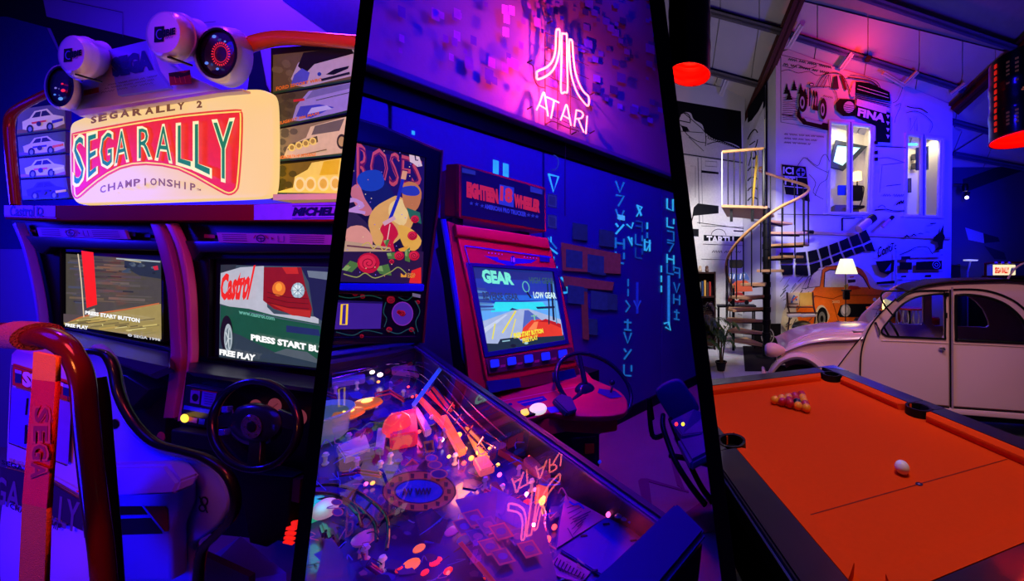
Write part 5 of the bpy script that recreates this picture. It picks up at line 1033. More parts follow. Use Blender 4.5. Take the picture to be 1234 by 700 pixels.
# monitor shells : outer dark body and hoods
slab('cabinet_body', [(14, 266), (410, 266), (352, 700), (60, 700), (58, 430), (46, 360), (28, 300)], -.12, .3, dkm)
slab('monitor_hood', [(18, 268), (186, 268), (200, 300), (212, 370), (214, 440), (210, 436), (140, 424), (66, 392), (60, 388), (50, 345), (34, 300)], .0, .02, dk, bevel=.004, holes=[[(72, 300), (196, 302), (205, 420), (200, 418), (72, 394)]])
slab('monitor_hood', [(200, 268), (460, 266), (450, 452), (300, 440), (236, 428), (228, 360), (214, 300)], .02, .02, dk, bevel=.004, holes=[[(252, 312), (410, 312), (394, 446), (250, 430)]])
slab('hood_lip', [(30, 284), (196, 290), (200, 302), (60, 298), (52, 306), (44, 304)], .03, .03, mat('lip_dark', '#1a1420', .3), bevel=.006); slab('hood_lip', [(222, 290), (405, 292), (403, 304), (240, 304), (232, 314)], .05, .03, mat('lip_dark'), bevel=.006)
# instruction strips
for q, c in (([(44, 274), (150, 277), (154, 288), (47, 285)], .036), ([(261, 280), (403, 283), (401, 295), (264, 292)], .056)):
    o = slab('instruction_card', q, c, .01, mat('card_pink', '#a05898', .5)); A = Art(F1, c+.0005, .0004); B_ = lambda s, t: bil(q, s, t)
    for j in range(4):
        A.line([B_(.04, .82-j*.2), B_(.25, .82-j*.2)], .7, '#4a1840'); A.line([B_(.62, .82-j*.2), B_(.92, .82-j*.2)], .7, '#4a1840')
    A.line([tuple(Vector(B_(.37, .5))+Vector((5*math.cos(a), 4*math.sin(a)))) for a in [2*PI*k/12 for k in range(12)]], 1.2, '#2a0c28', True); A.line([B_(.34, .5), B_(.4, .5)], 1, '#2a0c28').line([B_(.37, .5), B_(.37, .2)], 1, '#2a0c28').line([B_(.33, .8), B_(.31, .5)], 1.4, '#a02020').line([B_(.41, .8), B_(.43, .5)], 1.4, '#a02020').poly([B_(.46, .65), B_(.485, .5), B_(.46, .35)], '#701838')
    A.line([B_(.52, .8), B_(.52, .2), B_(.57, .2), B_(.57, .8)], .8, '#4a1840'); obj('print', A, artmat('paint_print'), o)
A = Art(F1, .006, .0004); A.poly([(36, 276), (43, 277), (43, 280), (36, 279)], '#902038').poly([(155, 279), (163, 280), (163, 285), (155, 284)], '#4030a0').poly([(174, 282), (181, 282), (181, 286), (174, 286)], '#202060'); obj('sticker', A, artmat('paint_print'), cab)
A = Art(F1, .026, .0004); A.poly([(246, 282), (259, 283), (259, 287), (246, 286.5)], '#a02038'); obj('sticker', A, artmat('paint_print'), cab)
# left screen
scr = artmat('screen_print', 1.0, .2, .12); scrL = slab('screen', [(74, 303), (197, 308), (197, 412), (75, 391)], -.03, .02, dkm)
A = Art(F1, -.0295, .0004); LS = [(76.5, 305.5), (194, 314), (194.5, 409), (76.5, 391)]; A.poly(LS, '#4c4640')
def clampx(x): return min(194, max(77, x))
for i in range(60):
    y = random.uniform(308, 366); x = random.uniform(78, 150); l_ = random.uniform(10, 44); x2 = min(193, x+l_)
    if y < 305.5+(x-76)*.075+2: continue
    A.line([(x, y), (x2, y+(x2-x)*.05)], random.uniform(.8, 3), random.choice(('#5a524c', '#3c3836', '#6a5c54', '#54484a', '#2c2c30', '#4a4c58', '#6c5a48')))
A.poly([(150, 313), (194, 316.5), (194, 336), (168, 332), (150, 322)], '#28303c')
for i in range(14): x = random.uniform(150, 192); A.ell(x, random.uniform(317, 330), random.uniform(2, 4), 1.6, random.choice(('#3c4858', '#20262e', '#56606c')), 7)
A.line([(140, 311.5), (193, 315.5)], 1.4, '#a8b8c0'); A.line([(150, 313), (170, 316)], 1, '#c8b890')
A.poly([(77, 391), (77, 388), (110, 380), (150, 374), (194, 366), (194.5, 409)], '#a08c50')
for i in range(46):
    x = random.uniform(80, 175); y = 391+(x-77)*.155-random.uniform(2, 30)*(x-60)/130; x2 = min(193, x+random.uniform(8, 26)); A.line([(x, y), (x2, y-(x2-x)*.12)], random.uniform(.7, 2.4), random.choice(('#c8b468', '#807040', '#6a5c38', '#d8c880', '#98884c', '#b89a50')))
A.line([(80, 388), (110, 379), (150, 373), (192, 365.5)], 1.6, '#c86c38', sm=3); A.poly([(98, 298+4), (112.5, 300+4), (117, 367), (104.5, 371)], '#ff2008'); A.line([(94, 306), (98, 340), (101, 382)], 1.4, '#e0c8a8', sm=3)
A.poly([(107, 374), (114, 371.5), (116, 381), (108, 383)], '#b0a898'); A.poly([(184, 321), (190, 320), (191, 325), (186, 325.5)], '#d02838')
A.poly([(76.5, 378), (100, 380), (80, 389), (76.5, 388)], '#584a44')
A.text('PRESS START BUTTON', [(103, 374.5), (168, 384), (168, 388.5), (103, 378.5)], '#ffffff', .05); A.text('FREE PLAY', [(79, 389.5), (106, 393), (106, 397), (79, 392.8)], '#ffffff', .05); A.text('© SEGA 1998', [(154, 402), (193, 408), (193, 411), (154, 405.2)], '#d8d8d8', .03)
obj('screen_image', A, scr, scrL)
# right screen
scrR = slab('screen', [(250, 311), (420, 311), (410, 450), (248, 433)], -.01, .02, dkm)
A = Art(F1, -.0095, .0004); Q = [(266, 319), (400, 322), (385, 446), (264, 430)]; A.poly(Q, '#3a4a58'); A.poly([(266, 319), (285, 318.7), (283, 326), (266, 331)], '#283038'); A.poly([(266, 329), (290, 322), (318, 320.5), (322, 370), (330, 378), (384, 382), (384, 395), (300, 376), (265, 366)], '#b8b8c8')
A.poly([(362, 321.5), (400, 322.3), (391, 388), (378, 381), (372, 340)], '#182048'); A.poly([(370, 326), (400, 328), (399, 338), (372, 334)], '#6a7488')
A.poly([(266, 368), (300, 372), (330, 380), (384, 390), (388, 400), (384, 432), (330, 424), (290, 405), (265, 400)], '#14503c'); A.poly([(265, 395), (290, 404), (330, 424), (384, 432), (385, 446), (264, 430)], '#2c3c48'); A.poly([(345, 392), (384, 397), (386, 405), (345, 400)], '#1c2c60')
A.poly([(318, 322), (363, 322), (368, 345), (376, 372), (374, 383), (355, 380), (330, 372), (317, 362)], '#8c1410'); A.poly([(340, 322), (358, 322), (360, 330), (345, 330)], '#c82818'); A.poly([(326, 366), (350, 372), (374, 374), (374, 382), (352, 380)], '#b82818'); A.ell(336, 348, 8, 9, '#e87020', 14).ell(336, 346, 4, 5, '#ffa030', 12); A.ell(359, 350, 8, 9.5, '#a8c0d0', 14).ell(358, 349, 5, 6, '#e0ecf4', 12)
for k in range(8): a_ = k*PI/4; A.line([(359, 350), (359+9*math.cos(a_), 350+9*math.sin(a_))], .7, '#607890'); 
for k, y in enumerate((358, 364, 370)): A.line([(322, y-6), (345, y), (372, y+2)], .9, '#60100c')
A.ell(273, 402, 7.5, 22, '#0c1014', 20); A.ell(275, 407, 5, 17, '#a8b4bc', 18).ell(275, 408, 3.4, 13, '#708088', 14)
for k in range(5): a_ = k*1.256; A.line([(275, 408), (275+3.4*math.cos(a_), 408+13*math.sin(a_))], .9, '#d8e0e4')
A.text('Castrol', [(267, 333), (307, 321.5), (299, 359), (266, 360)], '#f02818', .05); A.text('www.castrol.com', [(288, 373), (330, 381), (331, 386), (288, 378)], '#68b0a0', .03)
A.line([(300, 376), (340, 384), (386, 392)], 1.2, '#485868'); A.poly([(330, 425), (345, 420), (370, 424), (384, 434), (384, 438)], '#505c64')
A.text('PRESS START BUTTON', [(303, 403), (418, 423), (418, 430.5), (303, 409.5)], '#ffffff', .06); A.text('FREE PLAY', [(265, 421), (307.5, 428), (306.5, 434.5), (265, 427)], '#ffffff', .06)
obj('screen_image', A, scr, scrR)
# pink pillars
pk1 = mat('pillar_pink', '#a03868', .4, noise=.05); pk2 = mat('pillar_pink_light', '#c85a78', .4); pv = mat('pillar_violet', '#6a40c8', .4)
def ribbon(nm, l, r, c, th, m, sm=5):
    a_, b_ = spl(l, sm), spl(r, sm); return obj(nm, plate(F1, list(a_)+list(b_)[::-1], [], c, th, .006), m, cab, 50)
ribbon('pillar', [(180, 269), (190, 300), (200, 345), (204, 400), (204, 442), (196, 504)], [(192, 269), (203, 300), (212, 345), (216, 400), (217, 442), (208, 504)], .06, .03, pk1)
ribbon('pillar', [(192, 270), (204, 300), (213, 345), (217, 400), (218, 442), (209, 506)], [(199, 270), (211, 300), (220, 345), (224, 400), (224, 440), (214, 506)], .04, .03, mat('pillar_deep', '#58141c', .4))
ribbon('pillar', [(198, 269), (212, 300), (221, 345), (225, 400), (224, 442), (213, 508)], [(206, 269), (219, 300), (227, 345), (229.5, 400), (229, 442), (218, 508)], .07, .03, pk2)
ribbon('side_edge', [(14, 270), (26, 300), (36, 340), (42, 375), (44, 396)], [(18, 268), (30, 298), (40, 338), (46, 372), (48, 396)], .04, .03, mat('edge_violet', '#9060d0', .4))
# dash shelves below screens
def wedge(nm, pts, c0, c1, m, par=cab, bevel=.004):       # px outline drawn between depth c0 (upper) and c1 (lower edge)
    n = len(pts)//2; q = [P(x, y, c0) for x, y in pts[:n]]+[P(x, y, c1) for x, y in pts[n:]]; return obj(nm, MB().prism(q, Vector((0, .02, -.03)), bevel), m, par, 50)
wedge('dash_shelf', [(74, 396), (204, 424), (204, 442), (182, 452), (100, 420)], .0, .16, mat('shelf_violet', '#241c3c', .35))
wedge('dash_shelf', [(228, 433), (392, 455), (386, 470), (226, 448)], .02, .2, mat('shelf_violet'))
slab('dash_panel', [(135, 428), (204, 440), (196, 560), (140, 540)], .02, .06, dkm); slab('dash_panel', [(224, 448), (386, 470), (372, 570), (214, 530)], .14, .1, dk, bevel=.005)
slab('steering_column', [(126, 450), (150, 452), (178, 470), (150, 498), (120, 480)], .1, .1, mat('column_violet', '#16122c', .4), bevel=.01)
# coin and start panel
cp = slab('start_panel', [(224, 464), (266, 471), (262, 518), (217, 510)], .17, .03, mat('panel_navy', '#141030', .4), bevel=.003)
A = Art(F1, .1705, .0005); A.poly([(230, 470), (241, 471), (240, 487), (229, 485)], '#7038b0').poly([(244, 471), (261, 474), (256, 491), (242, 488)], '#5038c8').poly([(222, 488), (256, 494), (254, 499), (221, 493)], '#2a28d8').poly([(228, 502), (238, 504), (237, 510), (227, 508)], '#8a3890').poly([(240, 504), (247, 505), (246, 512), (239, 511)], '#2830c8'); A.ell(235, 479, 3.8, 4.6, '#0c0a20').line([(232, 469), (262, 473)], 1, '#a02030')
for j in range(5): A.line([(246, 474+j*3), (257, 476+j*3)], .6, '#201860')
obj('print', A, artmat('paint_print'), cp)
obj('start_button', MB().loft(F1, [(222.5, 504, 5.2, 5.2, .17), (222.5, 504, 5, 5, .19), (222.5, 504, 3.5, 3.5, .2)], 18), mat('button_yellow', '#ffc838', .3, emis=1.8), cp, 50)
for nm, x, y, r in (('dial', 331, 489, 8.5), ('dial', 308, 490, 8), ('dial', 361, 503, 9), ('gauge_block', 268, 493, 4)):
    A = Art(F1, .1465+.001*r, .0005); A.ell(x, y, r, r*1.1, '#b04858').line([(x-4, y+3), (x+4, y-3)], .8, '#601020'); obj(nm, A, artmat('glint_dim', .35), cab)
# steering wheel : hub, three spokes, rim, in a tilted plane
SWF = Frame(P(308, 513, .34), F1.u, Vector((.06, .28, 1)).normalized()); n0 = SWF
swr = mat('wheel_blue_black', '#0e0e20', .3, coat=.4)
def swp(x, y, c=0): return SWF.pt(x, y, c)
s_ = obj('steering_wheel', MB().tube([swp(*p) for p in ell(308, 512, 52, 53, 44)], .0145, 10, True), swr, cab, 60)
obj('wheel_pad', MB().loft(SWF, [(308, 511, 34, 26, -.03), (308, 509, 31, 23, .01), (308, 508, 22, 18, .022), (308, 508, 14, 12, .026)], 28), swr, s_, 50)
for q in ([(262, 500), (280, 492), (282, 512), (264, 514)], [(334, 494), (356, 504), (355, 520), (332, 516)], [(300, 530), (314, 530), (313, 562), (298, 562)]): obj('spoke', plate(SWF, q, [], .008, .02, .004), swr, s_, 50)
obj('hub', MB().loft(SWF, [(303, 515-1, 13, 15, .024), (303, 514, 12.4, 14.4, .03), (303, 514, 9, 10, .032)], 24), mat('hub_steel', '#705888', .25, metal=.8), s_, 50)
obj('hub_cap', MB().loft(SWF, [(303, 514, 6, 7, .032), (303, 514, 5, 6, .036)], 18), dk, s_, 50)
for k in range(6): a_ = k*PI/3; obj('bolt', MB().loft(SWF, [(303+9.5*math.cos(a_), 514+11*math.sin(a_), 1.3, 1.3, .031), (303+9.5*math.cos(a_), 514+11*math.sin(a_), 1, 1, .035)], 8), chrome, s_, 50)
for x, y in ((267, 520), (270, 492)): obj('paddle', plate(SWF, rrect(x-3.5, y-4, x+3.5, y+4, 1), [], .02, .02, .003), mat('paddle_blue', '#3038b0', .3), s_)
# gear knob, pedals, floor step
o = obj('gear_knob', MB().loft(F1, [(195, 530, 4.5, 8, .3), (194, 528, 5.5, 8, .33), (194, 526, 5, 6, .36)], 16), mat('knob_red', '#c03040', .3), cab, 60)
pd = mat('pedal_red', '#ff2018', .3, emis=.9)
for q in ([(350.5, 629), (357, 628), (357, 638), (351, 637)], [(345, 635), (354.5, 637), (354, 640), (344, 638.5)], [(343.5, 641), (354, 643), (353.5, 646), (343, 644.5)], [(342, 647), (353, 649), (352.5, 652), (341.5, 650)], [(341, 652.5), (352, 655), (351.5, 657), (340.5, 654.5)]): slab('brake_light', q, .2, .01, pd)
slab('cup_box', [(353, 577), (362, 578), (360, 606), (351, 604)], .2, .05, mat('box_plum', '#401428', .4)); 
slab('side_console', [(205, 518), (262, 526), (300, 570), (352, 575), (346, 640), (320, 660), (300, 655), (290, 600), (262, 545), (205, 536)], .2, .05, dkm, bevel=.01)
# seat unit in the foreground
seat = thing('racing_chair', P(130, 698, .85), 'blue-lit moulded racing chair with red hoop and orange belt before the twin cabinet', 'chair')
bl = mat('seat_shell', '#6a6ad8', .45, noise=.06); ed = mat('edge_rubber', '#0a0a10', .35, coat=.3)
sp_ = [(104, 426), (122, 427), (131, 446), (138, 478), (150, 508), (168, 532), (195, 548), (230, 556), (256, 567), (271, 588), (274, 608), (262, 632), (240, 650), (226, 662), (222, 712), (112, 712), (108, 560)]
obj('shell', plate(F1, spl(sp_, 3, True), [], .55, .03, .01), bl, seat, 50)
obj('step', plate(F1, [(145, 585), (210, 580), (216, 590), (216, 612), (205, 640), (205, 700), (130, 700), (138, 590)], [], .6, .04, .01), bl, seat, 50)
obj('shell_ridge', MB().prism([P(120, 562, .58), P(200, 560, .58), P(214, 580, .62), P(208, 596, .64), P(125, 600, .64)], F1.n*-.05, .008), bl, seat)
obj('cushion_ledge', MB().prism([P(150, 556, .5), P(205, 541, .5), P(236, 550, .5), P(214, 572, .58), P(160, 577, .58)], Vector((0, .01, -.04)), .01), mat('ledge_violet', '#9078f0', .4), seat)
obj('edge_trim', MB().tube([P(x, y, .56) for x, y in spl([(96, 424), (112, 423), (128, 428), (137, 444), (142, 470), (152, 494), (168, 517), (190, 535), (222, 544), (250, 553), (274, 572), (284, 598), (280, 622), (260, 645), (243, 665), (238, 712)], 5)], [.012]*12+[.013]*80, 10), ed, seat, 60)
A = Art(F1, .6005, .0006); A.poly([(128, 610), (171, 610), (178, 620), (128, 621)], '#200818').poly([(128, 626), (182, 624), (195, 640), (196, 643), (130, 645)], '#0c0c28').poly([(174, 610), (200, 610), (202, 614), (203, 640), (198, 640)], '#6a1018').line([(128, 623.5), (180, 622.5)], 2, '#3838e0').line([(171, 609), (197, 641)], 1.6, '#3838e0'); obj('decal', A, artmat('paint_print'), seat)
A = Art(F1, .5505, .0006); A.line(ell(246, 604, 4, 5, 10), 2, '#14145a', True).line(ell(244, 612, 4, 4, 10), 2, '#14145a', True).line([(240, 598), (250, 618)], 1.6, '#14145a'); A.ell(138, 511, 5, 6, '#06060e'); obj('decal', A, artmat('paint_print'), seat)
obj('footwell_floor', MB().prism([P(225, 690, .2), P(290, 646, .2), P(345, 690, .2), P(345, 712, .3), P(225, 712, .3)], (0, 0, -.03)), mat('footwell_blue', '#5050b0', .35), seat)
obj('footwell_side', MB().prism([P(242, 668, .3), P(300, 695, .3), P(300, 715, .3), P(242, 715, .3)], F1.n*-.02), mat('box_plum'), seat)
# headrest hoop, seat back and belt
hoop = seat
hp_ = [(-60, 405), (-30, 404), (0, 403), (30, 404), (58, 407), (78, 417), (92, 436), (100, 462), (103, 500), (108, 550), (115, 610), (122, 660), (127, 715)]
obj('hoop_tube', MB().tube([P(x, y, .95) for x, y in spl(hp_, 5)], [.029-.013*min(1, max(0, (i_-12)/16.)) for i_ in range(68)], 16), mat('hoop_red', '#58101c', .2, coat=.5), hoop, 60)
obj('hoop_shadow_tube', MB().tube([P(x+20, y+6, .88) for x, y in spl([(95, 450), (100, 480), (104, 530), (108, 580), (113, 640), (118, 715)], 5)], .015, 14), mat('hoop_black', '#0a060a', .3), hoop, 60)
obj('foam_wrap', MB().tube([P(x, y, .95) for x, y in spl([(21, 403.5), (34, 404), (47, 405.5)], 5)], .033, 20), mat('foam_pink', '#9a4868', .8, bump=.6, scale=30), hoop, 50)
bm1 = mat('belt_orange', '#ff8a20', .6, bump=.4, scale=40); bm2 = mat('belt_red', '#d02010', .6, bump=.4, scale=40); bm3 = mat('belt_rust', '#b85018', .6, bump=.5, scale=40)
belt = seat
for q, m_ in (([(40, 424), (67, 430), (66.5, 460), (38.5, 457)], bm1), ([(38.5, 457), (66.5, 460), (60, 560), (56, 613), (26.5, 606), (32, 540)], bm2), ([(26.5, 606), (56, 613), (53, 712), (22, 712)], bm3)): obj('belt_webbing', plate(F1, q, [], 1.02, .006), m_, belt)
A = Art(F1, 1.0205, .0005)
for i, ch in enumerate('SEGA'): y = 491+i*22; A.text(ch, [(60-i*1.2, y), (60-i*1.4, y+19), (40-i*1.6, y+19), (40-i*1.4, y)], '#c83418', .06); A.text(ch, [(58-i*1.2, y+1), (58-i*1.4, y+18), (42-i*1.6, y+18), (42-i*1.4, y+1)], '#8a1410', .02)
obj('lettering', A, artmat('paint_print'), belt)
back = seat
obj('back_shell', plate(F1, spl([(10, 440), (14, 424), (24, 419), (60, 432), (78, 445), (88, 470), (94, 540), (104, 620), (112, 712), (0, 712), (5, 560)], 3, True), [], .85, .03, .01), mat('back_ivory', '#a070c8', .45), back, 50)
A = Art(F1, .8505, .0006); A.poly([(16, 438), (80, 458), (88, 484), (15, 464)], '#b01828').line([(14, 440), (80, 462), (86, 520), (80, 561), (11, 534)], 1.4, '#301848', True)
A.poly([(18, 445), (26, 447), (25, 462), (18, 461)], '#101860').poly([(18, 445), (26, 447), (26, 451), (18, 449)], '#8060e0').poly([(76, 462), (83, 464), (83, 478), (76, 476)], '#101860').poly([(76, 462), (83, 464), (83, 468), (76, 466)], '#8060e0'); A.text('SEAT', [(28, 448), (75, 462), (74, 476), (28, 464)], '#c890e0', .06)
A.poly([(14, 466), (40, 473), (34, 541), (11, 533)], '#5030c0').poly([(66, 480), (86, 485), (82, 560), (60, 552)], '#7038b8').line([(33, 480), (31, 500)], 2, '#100828').line([(31, 512), (30, 535)], 2, '#100828')
A.poly([(0, 562), (50, 575), (98, 604), (100, 640), (60, 620), (0, 602)], '#2a1438'); A.text('SEGA RALLY', [(-28, 566), (96, 606), (93, 642), (-30, 596)], '#5c3c70', .02); A.text('SEGA', [(2, 554), (28, 562), (28, 567), (2, 559)], '#1a1030', .04)
A.text('CHAMPIONSHIP', [(12, 606), (74, 632), (72, 640), (12, 612)], '#2a1438', .03); A.line([(0, 560), (50, 573), (96, 598), (102, 648)], 1.2, '#301848'); A.ell(94, 592, 2, 1.5, '#ff2840')
obj('decal', A, artmat('paint_print'), back)

# ================================================================== BAY 2 : neon wall, pinball machine, truck driving cabinet
bay(2)
def HP(px, py, z): d = ray(px, py); return Vector((0, 0, EYE))+d*((z-EYE)/d.z)
# --- neon sign
N_ = lambda x, y: (610+.243*x, 10+.243*y)
ns = thing('neon_sign', F2.pt(680, 160, .02), 'glowing red neon logo over lettering on the blue upper wall', 'neon sign')
neon = mat('neon_red', (1, .2, .17), .3, emis=3.6, noise=0)
def ntube(nm, pts, closed=False, sm=4, r=.0085, c=.06):
    p = [N_(*q) for q in pts]; p = spl(p, sm, closed) if sm else p; return obj(nm, MB().tube([F2.pt(x, y, c) for x, y in p], r, 8, closed), neon, ns, 60)
ntube('logo_tube', [(250, 108), (258, 104), (265, 112), (263, 200), (252, 262), (232, 305), (200, 335), (155, 352), (152, 330), (155, 312), (200, 292), (228, 262), (243, 210), (247, 130)], True)
ntube('logo_tube', [(276, 140), (280, 126), (296, 128), (301, 140), (303, 290), (304, 408), (290, 416), (272, 412), (273, 290)], True)
ntube('logo_tube', [(313, 165), (319, 156), (328, 166), (333, 240), (342, 310), (360, 370), (385, 415), (409, 440), (406, 484), (376, 455), (348, 410), (325, 340), (315, 260)], True)
for nm, ps in (('letter_a', [[(150, 505), (168, 462), (182, 420), (190, 425), (198, 480), (207, 535)], [(163, 480), (200, 502)]]), ('letter_t', [[(200, 440), (262, 468)], [(238, 458), (222, 545)]]), ('letter_a', [[(270, 555), (285, 515), (296, 482), (303, 484), (312, 530), (322, 582)], [(280, 530), (314, 550)]]),
               ('letter_r', [[(338, 585), (348, 505)], [(348, 505), (372, 512), (382, 528), (372, 545), (346, 548)], [(358, 550), (372, 585), (386, 616)]]), ('letter_i', [[(402, 535), (395, 622)]])):
    for p in ps: ntube(nm, p, False, 3, .0075)
wire = mat('wire_dark', '#30101c', .5)
m = MB()
for x in (193, 255, 318): m.tube([F2.pt(*N_(x, 120+(x-193)*.4), .02), F2.pt(*N_(x, 580+(x-193)*.35), .02)], .004, 5)
for y in (120, 190, 255, 330, 380, 520, 580): m.tube([F2.pt(*N_(193, y), .02), F2.pt(*N_(410, y+95), .02)], .003, 5)
obj('mount_grid', m, wire, ns)
for x, y in ((205, 75), (105, 270), (105, 500), (195, 575), (325, 625), (415, 430), (415, 620)): obj('mount_peg', MB().tube([F2.pt(*N_(x, y), -.04), F2.pt(*N_(x+22, y-12), .05)], .006, 6), wire, ns)
obj('cable', MB().tube([F2.pt(*N_(x, y), .03) for x, y in spl([(110, 270), (135, 290), (140, 350), (160, 385), (195, 395)], 5)], .005, 6).tube([F2.pt(*N_(x, y), .03) for x, y in spl([(200, 575), (230, 560), (300, 590), (360, 610)], 5)], .005, 6), wire, ns)
obj('cable', MB().tube([F2.pt(x, y, .01) for x, y in ((682, 160), (681, 200), (681, 260))], .003, 5), mat('wire_pink', '#7a3060', .5), ns)
for px, py, e in ((684, 62, 70), (668, 112, 60)):
    l = bpy.data.lights.new('neon_light', 'POINT'); l.energy = e; l.color = (1, .03, .06); l.shadow_soft_size = .012; o = bpy.data.objects.new('neon_light', l); COL.objects.link(o); o.location = F2.pt(px, py, .14)
# --- truck driving cabinet
truck = thing('truck_driving_cabinet', F2.w(-1.55, 0, .6), 'dark red upright truck driving cabinet with big steering wheel beside the neon wall', 'arcade cabinet')
tr = mat('truck_red', '#c81848', .38, noise=.1, coat=.15); trd = mat('truck_dark', '#0c0a20', .4); trb = mat('truck_blue', '#181c80', .4)
mqc = .633
q = [(554, 197), (658, 226), (658.5, 280), (554, 262)]
obj('marquee_box', MB().prism([F2.pt(*p, mqc) for p in q], F2.n*-.26, .006), tr, truck, 40)
cx_, cy_ = 606, 242
inn_ = [(556.5, 200), (656, 228.5), (656.5, 277), (556.5, 259.5)]
mp = obj('marquee_panel', plate(F2, inn_, [], mqc+.004, .008), mat('marquee_navy', '#101050', .3, emis=.12), truck)
A = Art(F2, mqc+.0048, .0004)
A.text('EIGHTEEN', [(563, 220.5), (599, 229.5), (600, 244), (563, 236)], '#e02858', .09); A.text('WHEELER', [(620, 235), (651, 243), (650, 255), (620, 248)], '#e02858', .09); A.poly([(602, 222), (619.5, 226), (619, 250), (601, 246)], '#1c38ff'); A.text('18', [(604, 225), (617, 228.5), (616.5, 244), (603.5, 240.5)], '#e83068', .06)
A.text('AMERICAN PRO TRUCKER', [(584, 246), (634, 256), (634, 261), (584, 251)], '#2038ff', .06); A.poly([(557, 202), (573, 206), (573, 211), (557, 208)], '#2030c0').poly([(639, 224), (653.5, 228.5), (653.5, 234.5), (639, 231)], '#2030e0')
for x, y in ((568, 245), (574.5, 246), (581, 248), (637, 259), (642, 260), (647, 261)):
    A.poly([(x+(2.8 if j % 2 == 0 else 1.1)*math.sin(j*PI/5), y-(2.8 if j % 2 == 0 else 1.1)*math.cos(j*PI/5)) for j in range(10)], '#2038e0')
obj('lettering', A, artmat('marquee_print', .6), mp)
for x in (545, 625): obj('marquee_bracket', MB().prism([F2.pt(x, 262+(x-545)*.2, mqc-.03), F2.pt(x+13, 264+(x-545)*.2, mqc-.03), F2.pt(x+13, 275+(x-545)*.2, mqc-.03), F2.pt(x, 273+(x-545)*.2, mqc-.03)], F2.n*-.1), trd, truck)
FM = Frame(F2.pt(588, 424, .8), F2.u, (F2.v-F2.n*.22))
hd_ = [(549, 270), (600, 277), (660, 286.5), (664, 300), (600, 290), (551, 283)]
obj('hood', plate(FM, hd_, [], .02, .14, .008), tr, truck, 40)
outer = [(551, 283), (664, 300), (676, 340), (688, 395), (695, 441), (588, 462), (585, 452), (566, 350)]
scq = [(569, 320), (668, 326), (682, 411), (588, 425)]
obj('monitor_bezel', plate(FM, outer, [scq], 0, .06, .006), tr, truck, 40)
obj('monitor_body', plate(FM, outer, [], -.06, .3), trd, truck)
obj('screen_surround', plate(FM, [(562, 316), (672, 323), (686, 414), (584, 431)], [[(570, 321), (667, 327), (681, 409.5), (588.5, 424)]], .006, .02, .003), trb, truck)
SC_ = obj('screen', plate(FM, scq, [], -.02, .02), trd, truck)
A = Art(FM, -.0095, .0004); B_ = lambda s, t: bil([(570, 321), (667, 327), (681, 410), (588.5, 424)], s, t)
pp = lambda c, *p: A.poly([B_(*q) for q in p], c)
pp('#2038b0', (0, 0), (1, 0), (1, 1), (0, 1)); pp('#1c2c88', (0, .86), (1, .86), (1, 1), (0, 1)); pp('#60a8f8', (0, .3), (1, .3), (1, .58), (0, .56)); pp('#30e0f8', (.12, .46), (.85, .46), (.8, .56), (.2, .58)); pp('#2468e0', (.1, .6), (.95, .58), (.95, .66), (.1, .66))
for k in range(8): pp(('#5080c0', '#304898')[k % 2], (0, .48+k*.035), (.18-.01*k, .48+k*.035), (.18-.01*k, .5+k*.035), (0, .51+k*.035))
pp('#a8b8e0', (0, .08), (0, .36), (.45, .48), (.6, .48), (1, .3), (1, .08)); pp('#c8d4f0', (0, .28), (.3, .42), (.33, .42), (0, .22)); pp('#5068c0', (.45, .1), (.55, .46), (.6, .46), (.95, .1))
A.line([B_(.22, .2), B_(.44, .46)], 2, '#f0e048').line([B_(.08, .14), B_(.15, .32)], 1.6, '#e8e050').line([B_(.3, .1), B_(.42, .36)], 1.3, '#f0e048')
pp('#203070', (.4, .5), (.48, .47), (.36, .47)); pp('#142050', (.7, .5), (.95, .5), (.95, .47), (.72, .47))
pp('#e83c20', (.42, .1), (.5, .24), (.62, .33), (.72, .33), (.98, .2), (.98, .06)); pp('#ff8850', (.55, .2), (.65, .3), (.7, .3), (.66, .2)); pp('#b81c18', (.7, .3), (.82, .28), (.98, .18), (.98, .24), (.8, .33))
A.line([B_(.66, .32), B_(.66, .4)], 1.6, '#80c0a0').line([B_(.62, .38), B_(.7, .38)], 1.2, '#80c0a0').line([B_(.83, .25), B_(.87, .5), B_(.9, .85)], 1.6, '#102840').line([B_(.9, .3), B_(.95, .85)], 2.4, '#102038').line([B_(.93, .25), B_(.97, .85)], 1.4, '#5090c0')
pp('#183040', (.0, 0), (1, 0), (1, .07), (.62, .1), (.45, .06), (.4, .13), (.18, .13), (.14, .08), (0, .1)); A.ell(*B_(.33, .03), 3.4, 2, '#101828').line([B_(.2, .1), B_(.3, .1)], 1.5, '#90c0d0').ell(*B_(.5, .04), 2.6, 1.6, '#a0c8d0', 8)
A.text('GEAR', [B_(.1, .965), B_(.47, .935), B_(.47, .8), B_(.1, .82)], '#78ecd8', .06); A.text('HIGH GEAR', [B_(.68, .9), B_(.98, .9), B_(.98, .82), B_(.68, .82)], '#305868', .03); A.text('REVERSE GEAR', [B_(.06, .7), B_(.5, .68), B_(.5, .6), B_(.06, .61)], '#283c70', .04); A.text('LOW GEAR', [B_(.7, .7), B_(.98, .69), B_(.98, .61), B_(.7, .62)], '#d0f0f0', .04)
A.line([B_(.62+.04*math.cos(a), .77+.07*math.sin(a)) for a in [k*PI/6 for k in range(12)]], 1.2, '#60b8b0', True).line([B_(.62, .7), B_(.66, .62)], 2, '#102040')
A.text('PRESS START BUTTON', [B_(.36, .18), B_(.74, .2), B_(.74, .145), B_(.36, .12)], '#f8e838', .06); A.text('FREE PLAY', [B_(.46, .105), B_(.66, .125), B_(.66, .07), B_(.46, .05)], '#f0d838', .06)
obj('screen_image', A, scr, SC_)
